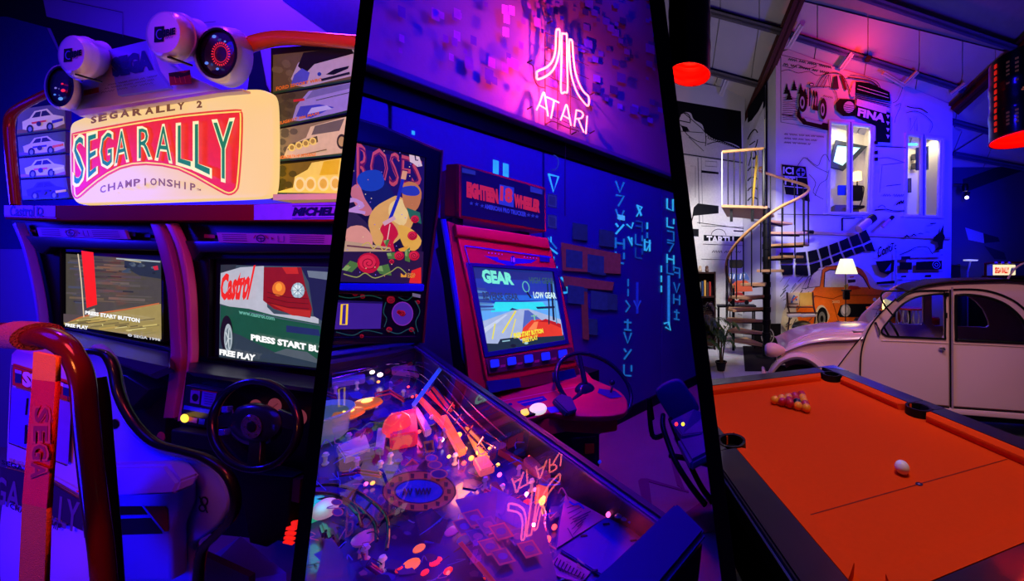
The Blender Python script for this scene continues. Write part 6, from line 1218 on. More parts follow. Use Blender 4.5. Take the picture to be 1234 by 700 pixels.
A = Art(FM, .0005, .0004); A.poly([(583, 308), (600, 310), (601, 313), (620, 315), (621, 311), (647, 313), (640, 317), (622, 318), (617, 321), (600, 316)], '#2434c8').ell(618, 313, 3.2, 5, '#1a28a0').text('18', [(616, 310), (620.5, 310.5), (620.5, 316), (616, 315.5)], '#c0c8ff', .03)
for k in range(5): A.ell(589+k*4, 304.5+k*.5, .8, .8, '#b0b8ff', 6).ell(632+k*3.6, 309.5+k*.4, .8, .8, '#b0b8ff', 6)
A.poly([(650, 307), (662, 308.5), (663, 316), (651, 315)], '#1c2a90').line([(560, 296), (664, 310)], 1.4, '#2a40e0').line([(560, 296), (566, 318)], 1, '#2a40e0'); obj('decal', A, artmat('paint_print'), truck)
# strip of view buttons
obj('button_strip', plate(FM, [(586, 432), (690, 418), (694, 434), (589, 451)], [], .012, .02, .003), mat('strip_plum', '#581848', .4), truck)
for i in range(5):
    x = 590+i*20.5; y = 434-i*2.9; o = obj('view_button', MB().prism([FM.pt(x, y, .02), FM.pt(x+10, y-1.4, .02), FM.pt(x+11, y+8, .02), FM.pt(x+1, y+9.6, .02)], FM.n*.012, .003), mat('button_blue', '#2438ff', .3, emis=.35), truck)
A = Art(FM, .0125, .0004)
for i in range(4): A.poly([(603+i*20.5, 440-i*2.9), (609+i*20.5, 439-i*2.9), (609+i*20.5, 442-i*2.9), (603+i*20.5, 443-i*2.9)], '#a03878')
A.text('~~~~', [(588, 431.5), (600, 429.8), (600, 431.3), (588, 433)], '#101030', .03); obj('print', A, artmat('paint_print'), truck)
# flank: side art and blue edge
obj('side_panel', MB().prism([F2.pt(549, 270, .66), F2.pt(586, 470, .78), F2.pt(586, 470, .78)-F2.n*.3, F2.pt(549, 270, .66)-F2.n*.24], F2.u*.02), mat('side_navy', '#0e0c30', .4), truck)
FS_ = Frame(F2.pt(551, 283, .66), -F2.n); ed_ = mat('edge_blue', '#2030ff', .3)
so = obj('side_art_board', plate(FS_, [(528, 262), (534, 264), (566, 460), (553, 464)], [], .01, .015), trd, truck)
A = Art(FS_, .0185, .0004)
for i, t_ in enumerate(('EIGHTEEN', '18', 'WHEELER')):
    a0 = (0, .42, .58)[i]; a1 = (.38, .54, .95)[i]; f = lambda tt: ((530.5+24*tt, 268+188*tt), (540-2+25*tt, 268+188*tt)); (l0, r0), (l1, r1) = f(a0), f(a1)
    if i == 1: A.poly([l0, r0, r1, l1], '#a02858')
    A.text(t_, [r0, r1, l1, l0], '#903060' if i != 1 else '#201040', .05)
obj('lettering', A, artmat('paint_print'), so)
obj('edge_strip', MB().tube([F2.pt(534, 264, .7), F2.pt(538.5, 290, .7), F2.pt(563, 450, .74), F2.pt(566, 470, .74)], .011, 6), ed_, truck, 40)
obj('marquee_flank', MB().prism([F2.pt(537, 198, .52), F2.pt(552, 197, .6), F2.pt(552, 262, .6), F2.pt(535, 260, .52)], F2.u*.03, .004), mat('truck_red_side', '#a01438', .4), truck)
obj('front_flank', plate(FM, [(540, 266), (549, 270), (552, 284), (585, 440), (587, 476), (566, 472), (562, 430)], [], -.02, .03, .003), mat('truck_red_side'), truck)
# control deck
FCP = Frame(F2.w(0, .985, .72), F2.u, (-F2.n*math.cos(R(16))+F2.v*math.sin(R(16))))
deck = [(586, 462), (640, 455), (697, 443), (714, 456), (740, 467), (752, 476), (757, 488), (752, 498), (722, 502), (682, 500), (660, 497), (632, 506), (600, 492)]
dk2 = obj('control_deck', plate(FCP, spl(deck, 2, True), [], 0, .03, .006), tr, truck, 40)
obj('deck_front', MB().prism([FCP.pt(x, y, -.03) for x, y in ((600, 496), (634, 508), (682, 500), (722, 503), (744, 500), (738, 482), (700, 460), (640, 470), (590, 470))], (0, 0, -.09), .006), tr, truck, 40)
obj('speaker_slot', plate(FM, [(588, 459), (626, 455), (628, 466), (589, 474)], [], .01, .02), trb, truck); obj('speaker_slot', plate(FM, [(667, 449), (692, 444), (695, 455), (668, 460)], [], .01, .02), trb, truck)
obj('lower_bezel', plate(FM, [(586, 452), (695, 436), (698, 446), (700, 456), (588, 474)], [], -.004, .04), mat('lower_plum', '#781040', .4), truck)
A = Art(FCP, .0005, .0006); A.poly([(622, 484), (655, 477), (660, 482), (632, 489.5)], '#182088').line([(626, 486), (654, 480)], .9, '#c05080').ell(615, 487, 2.6, 1.6, '#101860').line([(600, 484), (694, 466)], .7, '#d86090').poly([(722, 468), (742, 471), (750, 478), (736, 480), (720, 473)], '#181c78').poly([(658, 491), (672, 489), (680, 494), (664, 498)], '#3028b0')
A.text('~~~~~~', [(607, 473), (632, 469), (636, 474), (611, 478)], '#c02868', .05); obj('decal', A, artmat('paint_print'), dk2)
obj('button_base', MB().prism([FCP.pt(x, y, .0) for x, y in ((624, 498), (640, 493), (650, 499), (632, 504.5))], FCP.n*.012, .002), trd, truck)
obj('start_button', MB().prism([FCP.pt(x, y, .012) for x, y in ((627, 496.5), (635, 494.5), (637.5, 500), (629, 502.5))], FCP.n*.014, .003), mat('button_amber', '#ffb848', .3, emis=1.4), truck)
obj('round_button', MB().lathe(FCP.pt(648, 494.5, .0), FCP.n, [(.04, 0), (.04, .012), (.034, .02), (.001, .024)], 20), mat('button_cream', '#f4e4e4', .3, emis=.75), truck, 40)
obj('column_housing', MB().prism([FCP.pt(x, y, .0) for x, y in ((664, 486), (673, 479), (686, 483), (693, 499), (681, 503))], FCP.n*.03+F2.n*.015, .006), mat('column_navy', '#202060', .4), truck, 40)
# wheel
FSW = Frame(F2.pt(715, 465, 1.02), F2.u, (-F2.n*.55+F2.v*.83)); wb = mat('wheel_navy', '#10143c', .25, coat=.5)
sw2 = obj('steering_wheel', MB().tube([FSW.pt(*p, 0) for p in ell(715.5, 465.5, 50, 33.5, 48, R(35))], .0125, 10, True), wb, truck, 60)
obj('hub', MB().loft(FSW, [(704, 473, 13, 11, -.06), (705, 471, 12, 11, -.03), (707, 470, 10, 9, -.01), (708, 469, 6, 6, 0)], 20), wb, sw2, 50)
for p0, p1 in (((705, 462), (698, 428)), ((714, 474), (757, 489)), ((700, 474), (686, 487))): obj('spoke', MB().tube([FSW.pt(*p0, -.015), FSW.pt(*p1, 0)], [.016, .012], 8), wb, sw2, 50)
obj('gear_lever', MB().tube([FCP.pt(736, 473, 0), FCP.pt(738, 466, .05)], .006, 6).sphere(FCP.pt(737.5, 461, .05), .018, 10), wb, truck, 50)
obj('base_cabinet', MB().prism([HP(600, 540, .4), HP(670, 527, .4), HP(728, 527, .4), HP(700, 505, .4)], (0, 0, -.4)), trd, truck) if 0 else None
ba = [F2.w(F2.ab(F2.pt(560, 400, .62))[0], 0, .75), F2.w(F2.ab(F2.pt(722, 530, .75))[0], 0, .75)]
obj('base_cabinet', MB().prism([ba[0], ba[1], ba[1]-F2.n*.5, ba[0]-F2.n*.5], (0, 0, .9)), trd, truck)
FBs = Frame(ba[1], F2.u); obj('coin_door', plate(FBs, [(690, 528), (718, 526), (718, 575), (690, 580)], [], .01, .02, .003), trd, truck)
obj('reject_button', plate(FBs, [(706, 535), (716, 535), (716, 546), (706, 547)], [], .022, .01), mat('coin_red', '#601018', .4, emis=.1), truck); obj('lock', MB().sphere(FBs.pt(722.5, 556.5, .02), .012, 10), mat('button_blue'), truck)
# --- chair on the right
ch = thing('tube_chair', HP(822, 640, 0), 'dark blue padded tube-frame chair in the corner by the neon wall', 'chair')
FH = Frame((.0, 2.25, 0), (1, 0, 0)); nav = mat('chair_navy', '#20246c', .6, bump=.15); tbm = mat('chair_tube', '#0c0c1c', .25, metal=.5)
obj('backrest', plate(FH, spl([(790, 475), (794, 467), (802, 462), (814, 458), (822, 461), (830, 472), (842, 492), (836, 498), (812, 508), (804, 500)], 3, True), [], 0, .05, .015), nav, ch, 50)
obj('seat', MB().prism([FH.pt(812, 520, .05), FH.pt(850, 512, .05), FH.pt(880, 530, .55), FH.pt(832, 556, .5)], (0, 0, -.06), .015), nav, ch, 50)
for pts, c0, c1 in (([(799, 500), (799, 514), (806, 536), (815, 558), (832, 585), (850, 608)], 0, .35), ([(808, 505), (812, 516), (822, 540), (834, 565), (846, 588), (858, 604)], .05, .4), ([(786, 505), (782, 480), (786, 524), (800, 524)], -.05, 0), ([(808, 549), (830, 553), (862, 562)], .15, .3)):
    n = len(pts); obj('leg' if len(pts) > 4 else 'frame_tube', MB().tube([FH.pt(p[0], p[1], c0+(c1-c0)*i/(6.*(n-1))) for i, p in enumerate(spl(pts, 6))], .017, 8), tbm, ch, 60)
o = thing('control_box', FH.pt(830, 520, .2), 'low box with tiny red and yellow indicator lights beside the chair', 'box'); obj('case', MB().prism([FH.pt(808, 506, .1), FH.pt(836, 492, .1), FH.pt(856, 500, .1), FH.pt(856, 520, .2), FH.pt(822, 524, .2)], (0, 0, -.05), .005), nav, o)
for x, c_ in ((815, '#ff3030'), (823, '#ffd830')): obj('indicator', MB().sphere(FH.pt(x, 511, .24), .011, 8), mat('led_'+c_[1:], c_, .3, emis=2), o, 60)
plum = mat('plum_paint', '#58205a', .5)
for q in ([(769, 580), (772, 577), (780, 577), (830, 592), (830, 594), (782, 581), (786, 612), (775, 608)], [(806, 545), (812, 556), (826, 592), (816, 585), (811, 566)], [(828, 617), (856, 598), (862, 640), (812, 650), (806, 632)]):
    obj('floor_marking', MB().prism([HP(x, y, .004) for x, y in q], (0, 0, .004)), plum, COL.objects['floor'])
obj('skirting', MB().box(F2.w(0, .06, .01), 6.4, .02, .12, fr=(F2.u, F2.n, F2.v)), mat('ledge_dark'), W2)
# --- pinball machine
G = Vector((-.0637, .7285, 1.05)); kk = Vector((.561, .828, 0)).normalized(); ll = Vector((.828, -.561, 0)).normalized(); ta = R(7)
vv = -ll*math.cos(ta)+Vector((0, 0, math.sin(ta)))
FG = Frame(G, kk, vv); FP = Frame(G-Vector((0, 0, .12)), kk, vv); LEN, WID = 1.56, .62
pin = thing('pinball_machine', G-ll*.8-kk*.3-Vector((0, 0, 1.05)), 'rose-themed pinball machine with glowing playfield under glass in the foreground', 'pinball machine')
cbm = mat('pin_cabinet', '#141440', .35, coat=.2); rlm = mat('pin_rail', '#4a38a0', .22, metal=.6)
def gp(a, b, h=0): return FG.w(a, b, h)
obj('side_panel', MB().prism([gp(0, -.04, .012), gp(0, LEN, .012), gp(0, LEN, -.2), gp(0, -.04, -.2)], -kk*.014), cbm, pin); obj('side_panel', MB().prism([gp(-WID, -.04, .012), gp(-WID, LEN, .012), gp(-WID, LEN, -.2), gp(-WID, -.04, -.2)], -kk*.022), cbm, pin)
obj('side_rail', MB().prism([gp(-.026, -.04, -.006), gp(.001, -.04, -.006), gp(.001, LEN, -.006), gp(-.026, LEN, -.006)], FG.n*.012, .003), rlm, pin, 40)
obj('lower_cabinet', MB().prism([G-kk*WID-Vector((0, 0, .2)), G-Vector((0, 0, .2)), G-ll*LEN-Vector((0, 0, .08)), G-kk*WID-ll*LEN-Vector((0, 0, .08))], (0, 0, -.35)), cbm, pin)
obj('lockbar', MB().prism([gp(-WID, -.085, -.01), gp(.026, -.085, -.01), gp(.026, .0, .012), gp(-WID, .0, .012)], FG.n*.02, .008), mat('lockbar_steel', '#2c2c90', .25, metal=.5), pin, 50)
obj('front_panel', MB().prism([gp(-WID, -.08, -.02), gp(.02, -.08, -.02), gp(.02, -.08, -.3), gp(-WID, -.08, -.3)], ll*-.02), cbm, pin)
for a_ in (-.0, -WID):
    for b_ in (.0, LEN-.1): q_ = gp(a_, b_, -.2); obj('leg', MB().tube([q_, Vector((q_.x, q_.y, 0))], .025, 8), chrome, pin)
tg_ = MB(); tg_.face([gp(-WID+.003, 0, .004), gp(-.006, 0, .004), gp(-.006, LEN, .004), gp(-WID+.003, LEN, .004)]); obj('top_glass', tg_, glassmat('pin_glass', (.95, .93, 1), 1.7), pin)
# playfield print
pf = MB().prism([FP.w(-WID, 0, -.012), FP.w(0, 0, -.012), FP.w(0, LEN, -.012), FP.w(-WID, LEN, -.012)], FP.n*.012); PB = obj('playfield', pf, mat('playfield_base', '#24208c', .25, noise=.3, coat=.6), pin)
A = Art(FP, .0004, .00025); rs = random.getstate(); random.seed(5)
cols = ('#2418c0', '#1c14a0', '#4020b0', '#5828a8', '#1820e0', '#301880', '#7030a0', '#10105c', '#201070')
for _ in range(190):
    x, y = random.uniform(375, 700), random.uniform(430, 700)
    if y < 440+max(0, x-520)*.75: continue
    n = random.randint(4, 7); s_ = random.uniform(5, 17); a0 = random.random()*6
    A.poly([(x+s_*random.uniform(.5, 1)*math.cos(a0+2*PI*k/n), y+s_*.6*random.uniform(.5, 1)*math.sin(a0+2*PI*k/n)) for k in range(n)], random.choice(cols))
for _ in range(110):
    x, y = random.uniform(375, 700), random.uniform(520, 700)
    if y < 440+max(0, x-520)*.75: continue
    A.line([(x, y), (x+random.uniform(-12, 12), y+random.uniform(-8, 8)), (x+random.uniform(-16, 16), y+random.uniform(-8, 8))], random.uniform(.7, 1.6), random.choice(('#6048e0', '#a050b0', '#b03c90', '#0c0830', '#3838ff')), sm=3)
A.poly([(600, 618), (650, 606), (672, 700), (585, 700)], '#501c98').poly([(560, 660), (600, 640), (625, 660), (590, 700)], '#6c24a0')
A.poly([(592, 585), (640, 610), (630, 640), (590, 618)], '#1c24d8').poly([(400, 648), (430, 690), (425, 700), (380, 700), (392, 650)], '#182898').poly([(548, 602), (600, 590), (596, 630), (560, 625)], '#2818b8')
A.ell(505, 592, 45, 25, '#3a1048', 40).ell(505, 592, 43, 23.5, '#b84858', 40).ell(505, 592, 30, 15, '#3a1060', 40).ell(505, 592, 28, 13.5, '#1c28e0', 32)
for k in range(14): a_ = 2*PI*k/14; x, y = 505+36*math.cos(a_), 592+19.2*math.sin(a_); A.poly([(x-2.5, y-3), (x+2.5, y-2.4), (x+2, y+3), (x-2, y+2.6)], '#4a1440')
A.text('~'*8, [(484, 587), (520, 586), (522, 597), (486, 598)], '#101060', .04)
for (x, y, rx, ry, c_) in ((520, 552, 8, 4.6, '#6038c0'), (524, 560, 9, 5, '#7030a0'), (529, 571, 11, 6, '#40208c'), (406, 605, 7, 4, '#7038a0'), (407, 617, 7, 5, '#6030a0')): A.ell(x, y, rx, ry, '#d05080').ell(x, y, rx*.8, ry*.78, c_)
A.poly([(487, 562), (497, 552), (505, 559)], '#e04068').poly([(490, 561), (497, 555), (502, 559)], '#802060').poly([(510, 532), (522, 530), (524, 544), (513, 546)], '#a86030').poly([(512, 535), (520, 533), (522, 542), (514, 543)], '#201028')
for k, (x, y) in enumerate(((544, 628), (560, 640), (575, 652), (590, 664), (608, 640), (622, 655), (556, 618), (572, 626), (588, 634))):
    A.poly([(x, y), (x+20, y-5), (x+32, y+12), (x+12, y+18)], ('#a83c80', '#5030c0', '#c04080')[k % 3]).poly([(x+3, y+1), (x+19, y-3), (x+28, y+11), (x+12, y+15)], ('#5a2090', '#3020a8', '#7a2890')[k % 3]).ell(x+16, y+6, 6, 4, ('#3828d0', '#7830b0', '#2c20b0')[k % 3])
for x, y in ((552, 655), (562, 668), (572, 678)): A.poly([(x, y), (x+5, y-3), (x+34, y+32), (x+28, y+34)], '#d04868').poly([(x+1.5, y), (x+5, y-1.6), (x+31, y+30), (x+28, y+31)], '#c83048')
A.poly([(500, 622), (520, 612), (540, 630), (530, 655), (508, 650)], '#0c1448')
for k in range(9): A.line([(505+k*3, 645-k*2), (522+k*2, 634-k*2)], 1, '#3040d0')
obj('playfield_art', A, artmat('playfield_print', .22, .3, .3, base=.5), PB); random.setstate(rs)
def Q(x, y, h=0): return FP.pt(x, y, h)
nrm = FP.n
gem = {k: mat('lamp_'+k, c_, .3, emis=e_, noise=0) for k, c_, e_ in (('red', (1, .04, .05), 5), ('orange', (1, .28, .05), 3.5), ('white', (1, .7, .65), 4), ('yellow', (1, .6, .1), 3.2), ('pink', (1, .1, .4), 3), ('green', (.05, 1, .55), 1.5), ('violet', (.5, .2, 1), 1.2))}
insm = {k: mat('insert_'+k, c_, .3, emis=e_, noise=0) for k, c_, e_ in (('red', (.9, .03, .05), .6), ('blue', (.03, .05, .7), .15), ('violet', (.3, .05, .5), .15), ('orange', (.95, .2, .04), .7))}
def bulb(x, y, h, r, k, nm='lamp_bulb'): return obj(nm, MB().sphere(Q(x, y, h), r*.62, 10), gem[k], pin, 60)
for (x, y, h, r, k) in ((448.5, 448.5, .035, .014, 'white'), (458, 451.5, .035, .016, 'white'), (456, 460, .02, .009, 'orange'), (374.5, 564.5, .03, .012, 'pink'), (532, 530, .02, .012, 'white'), (553, 524, .03, .014, 'orange'), (541, 550, .02, .008, 'yellow'), (560, 541, .03, .011, 'orange'), (559, 558, .02, .01, 'red'), (577, 545, .03, .012, 'yellow'), (568, 552, .02, .012, 'orange'), (588, 560, .02, .01, 'red'), (602, 572, .02, .01, 'pink'), (640, 550, .03, .014, 'red'), (515, 487, .02, .008, 'red'), (522, 498, .02, .012, 'red'), (510, 470, .02, .008, 'red'), (492, 466, .02, .007, 'red'), (530, 508, .03, .009, 'red'), (538, 516, .02, .01, 'orange'), (396, 487, .03, .01, 'red'), (413, 488, .03, .012, 'red'), (476, 508, .05, .012, 'pink'), (606, 585, .02, .008, 'pink'), (645, 590, .02, .008, 'pink'), (653, 604, .04, .014, 'orange'), (655, 600, .05, .008, 'yellow'), (636, 617, .01, .007, 'red'), (630, 628, .01, .006, 'red'), (648, 617, .01, .007, 'red'), (632, 640, .01, .008, 'red'), (665, 615, .01, .009, 'red'), (668, 635, .01, .01, 'red'), (660, 650, .01, .012, 'red'), (640, 655, .02, .007, 'pink'), (600, 560, .04, .008, 'yellow'), (590, 540, .05, .007, 'orange'), (488, 448, .02, .006, 'violet'), (441, 583, .01, .008, 'pink'), (449, 582, .01, .008, 'orange'), (497, 478, .03, .007, 'red'), (505, 520, .03, .009, 'red'), (548, 504, .02, .006, 'red'), (566, 520, .02, .006, 'orange'), (540, 690, .01, .006, 'red')): bulb(x, y, h, r, k)
for (x, y, rx, k) in ((495, 681, .016, 'orange'), (505, 661, .011, 'orange'), (525, 677, .011, 'red'), (540, 688, .008, 'red'), (482, 686, .008, 'red'), (512, 690, .007, 'red'), (590, 692, .012, 'red'), (602, 683, .012, 'red'), (635, 605, .01, 'red'), (634, 618, .011, 'red'), (630, 630, .011, 'red'), (633, 642, .011, 'red'), (620, 634, .009, 'red'), (630, 612, .008, 'orange'), (598, 643, .016, 'violet'), (545, 640, .015, 'violet'), (520, 560, .008, 'blue'), (560, 650, .016, 'blue')):
    obj('playfield_insert', MB().lathe(Q(x, y, .001), nrm, [(rx, 0), (rx*.95, .002), (rx*.4, .003)], 14), insm[k], pin, 40)
# pop bumpers with amber caps
for (x, y, r, lb) in ((442, 487, .042, 0), (420, 499, .04, 0)):
    o = obj('pop_bumper', MB().lathe(Q(x, y+16, 0), nrm, [(r*.75, 0), (r*.8, .012), (r*.5, .02), (r*.5, .045)], 20), mat('bumper_body', '#5048b0', .3), pin, 40)
    p = Q(x, y, .055); obj('bumper_cap', MB().lathe(p, nrm, [(r*.6, -.012), (r, .0), (r*.9, .008), (r*.3, .012), (.001, .012)], 24), mat('cap_amber', (.9, .26, .03), .2, emis=.45, coat=.6), o, 40); obj('cap_lamp', MB().lathe(p+nrm*.0125, nrm, [(r*.35, 0), (r*.3, .003), (.001, .004)], 12), gem['yellow'], o, 50)
cupm = mat('cup_plastic', (.3, .6, .7), .2, emis=.12, coat=.6, noise=.1)
o = obj('ball_cup', MB().lathe(Q(388, 527, .01), nrm, [(.05, 0), (.058, .01), (.062, .075), (.072, .085), (.07, .09), (.056, .078), (.05, .012), (.001, .01)], 28, False), cupm, pin, 40)
# translucent red dome toy on block
o = obj('red_dome', MB().lathe(Q(478, 520, .03), nrm, [(.034, 0), (.036, .02), (.03, .045), (.015, .06), (.001, .063)], 20), mat('dome_red', (1, .04, .06), .15, emis=1.0, coat=1), pin, 50)
obj('dome_block', MB().prism([Q(468, 514, .0), Q(500, 508, .0), Q(503, 538, .0), Q(470, 544, .0)], nrm*.05, .005), mat('block_red', (.8, .03, .12), .25, emis=.35), pin, 40)
for q, c_, e in (([(500, 480), (508, 483), (545, 522), (540, 526)], (1, .06, .05), 1.1), ([(512, 474), (520, 470), (548, 494), (540, 500)], (1, .03, .08), .5), ([(530, 508), (538, 506), (562, 548), (552, 552)], (1, .12, .04), 1.2), ([(496, 494), (503, 496), (520, 524), (512, 528)], (.6, .4, .7), .1), ([(405, 545), (440, 530), (446, 548), (415, 560)], (.5, .3, .6), .15), ([(455, 522), (466, 524), (462, 550), (452, 548)], (.5, .3, .55), .15), ([(590, 590), (598, 588), (622, 626), (612, 640)], (.05, .02, .06), 0), ([(630, 560), (640, 556), (664, 580), (655, 585)], (.4, .05, .2), .1), ([(560, 520), (570, 524), (590, 556), (580, 560)], (1, .3, .06), .9), ([(470, 440), (500, 446), (505, 456), (472, 452)], (.3, .05, .4), .1), ([(570, 560), (586, 556), (596, 570), (578, 576)], (.9, .15, .2), .5), ([(400, 460), (440, 456), (440, 462), (400, 468)], (.2, .1, .7), .15)):
    obj('plastic_ramp', MB().prism([Q(x, y, .02) for x, y in q], nrm*.022, .003), mat('plastic_%d' % (q[0][0]*1000+q[0][1]), c_, .15, emis=e, coat=.8), pin, 40)
wr_ = mat('ramp_wire', '#a078c8', .15, metal=1); wk = mat('ramp_black', '#08081c', .3)
for pts, h0, h1 in (([(492, 440), (510, 442), (530, 458), (560, 494), (588, 520), (604, 532)], .07, .075), ([(486, 446), (506, 450), (524, 466), (552, 500), (580, 528), (598, 540)], .055, .06), ([(490, 452), (512, 462), (540, 496), (566, 524), (590, 548)], .04, .05), ([(500, 437), (520, 440), (545, 462), (575, 494), (610, 526)], .08, .085), ([(400, 456), (430, 449), (460, 440), (482, 438)], .05, .06), ([(400, 450), (440, 444), (470, 436), (490, 436)], .06, .06)):
    S_ = spl(pts, 6); obj('wire_rail', MB().tube([Q(p[0], p[1], h0+(h1-h0)*i/len(S_)) for i, p in enumerate(S_)], .003, 6), wr_, pin, 60)
for x, y in ((524, 460), (546, 484), (556, 498), (570, 512), (583, 526), (596, 536)): obj('wire_tie', MB().tube([Q(x, y, .08), Q(x-8, y+12, .05)], .003, 6), wr_, pin, 60)
for pts in ([(376, 586), (400, 584), (425, 590), (448, 604), (464, 620), (468, 640), (466, 662)], [(378, 594), (402, 596), (424, 606), (440, 618), (452, 632), (454, 652)], [(376, 604), (400, 600), (420, 608), (432, 620), (444, 622)], [(430, 590), (426, 604), (432, 618), (436, 634)]):
    obj('guide_wire', MB().tube([Q(p[0], p[1], .04) for p in spl(pts, 6)], .0035, 6), wk, pin, 60)
for x, y in ((448, 604), (464, 624), (425, 592), (440, 620)): obj('wire_tie', MB().tube([Q(x, y, .04), Q(x-9, y+12, .04)], .003, 6), wk, pin)
obj('blue_reflection', MB().prism([Q(530, 442, .1), Q(534, 444, .1), Q(500, 490, .06), Q(496, 488, .06)], nrm*.004), mat('reflection_blue', (.04, .1, 1), .2, emis=.7), pin)  # a blue reflection, built as a thin glowing strip
psm = [mat('post_'+k, c_, .2, emis=.15, coat=.6) for k, c_ in (('red', (.8, .03, .1)), ('violet', (.4, .15, .8)), ('clear', (.6, .5, .8)))]
rs = random.getstate(); random.seed(9); pm = {}
spots = [(385, 470), (404, 476), (430, 470), (452, 474), (470, 470), (486, 480), (510, 500), (530, 540), (548, 560), (565, 575), (584, 590), (604, 600), (620, 612), (640, 640), (470, 560), (446, 545), (420, 535), (392, 560), (404, 570), (430, 566), (458, 570), (488, 540), (512, 520), (452, 500), (610, 560), (625, 575), (640, 592), (436, 660), (440, 676), (460, 690), (410, 664), (402, 680), (520, 512), (500, 462), (536, 528), (572, 535), (470, 452), (440, 440), (420, 446), (552, 536)]
for i, (x, y) in enumerate(spots):
    k = i % 3
    if k not in pm: pm[k] = obj('post', MB().lathe(Q(x, y, .0), nrm, [(.006, 0), (.008, .004), (.004, .01), (.0045, .024), (.008, .028), (.005, .036)], 10), psm[k], pin, 40); pm[k]['o'] = 1; base = WL[pm[k].name]-Q(x, y, 0); pm[(k, 'b')] = base
    else: inst('post', pm[k], Q(x, y, 0)+pm[(k, 'b')], pin)
rbr = mat('rubber_red', '#c03060', .5)
for q in ([(404, 570), (430, 566), (458, 570)], [(584, 590), (604, 600), (620, 612)], [(385, 470), (404, 476)], [(452, 474), (470, 470), (486, 480)], [(436, 660), (440, 676), (460, 690)]): obj('rubber_ring', MB().tube([Q(x, y, .018) for x, y in q]+[Q(x+1, y+4, .018) for x, y in q[::-1]], .0035, 6, True), rbr, pin, 60)
# shooter lane hardware, flipper and guides at the right
stl = mat('guide_steel', '#9088c8', .12, metal=1)
obj('lane_guide', MB().tube([Q(*p, .03) for p in spl([(643, 634), (642, 620), (648, 612), (656, 614), (656, 640), (652, 660)], 5)], .004, 6), stl, pin, 60)
obj('lane_guide', MB().prism([Q(655, 612, 0), Q(659, 612, 0), Q(640, 690, 0), Q(632, 698, 0)], nrm*.03), stl, pin)
obj('lamp_house', MB().prism([Q(646, 594, .01), Q(660, 598, .01), Q(658, 614, .01), Q(644, 610, .01)], nrm*.03, .004), mat('plastic_red_lit', (1, .12, .05), .2, emis=.7), pin, 40)
obj('flipper', MB().loft(FP, [(641, 662, 8, 22, .01), (641, 660, 8.5, 23, .016), (641, 658, 8, 22, .03)], 24), mat('flipper_plum', '#401050', .2, coat=.8), pin, 50)
obj('chrome_guide', MB().tube([Q(*p, .025) for p in spl([(604, 612), (612, 606), (622, 600), (632, 598)], 4)], .004, 6), stl, pin, 60)
for x, y in ((596, 604), (601, 612), (606, 620), (611, 629)): obj('target', MB().prism([Q(x, y, .0), Q(x+5, y-3, .0), Q(x+8, y+3, .0), Q(x+3, y+6, .0)], nrm*.035, .003), mat('target_dark', '#180830', .25, coat=.6), pin)
obj('ball_skull', MB().sphere(Q(392, 613, .03), .022, 16), mat('skull_white', (.8, .5, .7), .3, emis=.35), pin, 60)
obj('green_flasher', MB().lathe(Q(378, 622, .0), nrm, [(.024, 0), (.026, .02), (.016, .04), (.001, .045)], 16), mat('flasher_green', (.02, .8, .45), .2, emis=.35), pin, 50)
for x, y, a_ in ((384, 640, 1), (392, 646, 2), (402, 652, 3)): obj('rubber_flap', MB().prism([Q(x, y, .01), Q(x+8, y-3, .01), Q(x+14, y+8, .01), Q(x+4, y+12, .01)], nrm*.02, .004), mat('flap_navy', '#0c1048', .3, coat=.5), pin)
obj('spinner', MB().lathe(Q(440, 650, .02), nrm, [(.02, 0), (.022, .006), (.012, .01)], 16).tube([Q(438, 652, .02), Q(436, 672, .0)], .006, 6), mat('plastic_pink', (.7, .15, .4), .3, emis=.12), pin, 50)
# apron with cards, and row of pale tabs
apm = mat('apron_blue', '#241c90', .35, coat=.2)
obj('apron', MB().prism([Q(678, 598, .045), Q(731, 624, .045), Q(800, 660, .045), Q(740, 730, .045), Q(650, 730, .045), Q(664, 690, .045)], nrm*-.045, .003), apm, pin)
obj('card_holder', MB().prism([Q(731, 625, .046), Q(779, 649, .046), Q(724, 696, .046), Q(674, 665, .046)], nrm*.006, .002), mat('holder_blue', '#1c14a8', .4), pin)
for q, w_ in (([(681, 597), (730, 624), (671, 661), (675, 630)], 0), ([(674, 668), (712, 690), (700, 704), (655, 690)], 1)):
    o = obj('instruction_card', MB().prism([Q(x, y, .047) for x, y in q], nrm*.002), mat('card_rose', '#b868a8', .5), pin); A = Art(FP, .0495, .0003)
    if not w_:
        for j in range(7): A.line([(683+j*1.5, 612+j*6.4), (700+j*.4 if j < 6 else 684, 606+j*5)], 1, '#503070')
        for j in range(4): A.line([(690+j*2, 626+j*3), (712-j*3, 616+j*4)], 1.5, '#502868')
        A.line([(686, 604), (692, 608), (698, 607), (704, 613)], 2.4, '#2830d0', sm=3)
    else:
        for j in range(9): A.line([(672+j*4, 672+j*2.4), (668+j*4, 680+j*2.2), (676+j*3.4, 688+j)], 1.6, '#20103c')
    obj('print', A, artmat('paint_print'), o)
for x, y in ((703, 646), (730, 632), (763, 652), (716, 688)): obj('slot', MB().prism([Q(x-4, y-1, .053), Q(x+4, y-2, .053), Q(x+5, y, .053), Q(x-3, y+1, .053)], nrm*.001), mat('target_dark'), pin)
for i in range(7): obj('coil_tab', MB().loft(FP, [(745+i*7.6, 622.5+i*3.5, 5, 3.2, .05), (746+i*7.6, 621+i*3.5, 5, 3.2, .065), (746.5+i*7.6, 620+i*3.5, 3.4, 2, .07)], 12), mat('tab_blue', '#4860f8', .25, coat=.5), pin, 50)
bulb(733, 620, .05, .01, 'pink', 'shooter_tip')
obj('tab_bed', MB().prism([Q(742, 626, .046), Q(750, 616, .046), Q(800, 640, .046), Q(788, 650, .046)], nrm*.004), mat('bed_plum', '#581868', .4), pin)
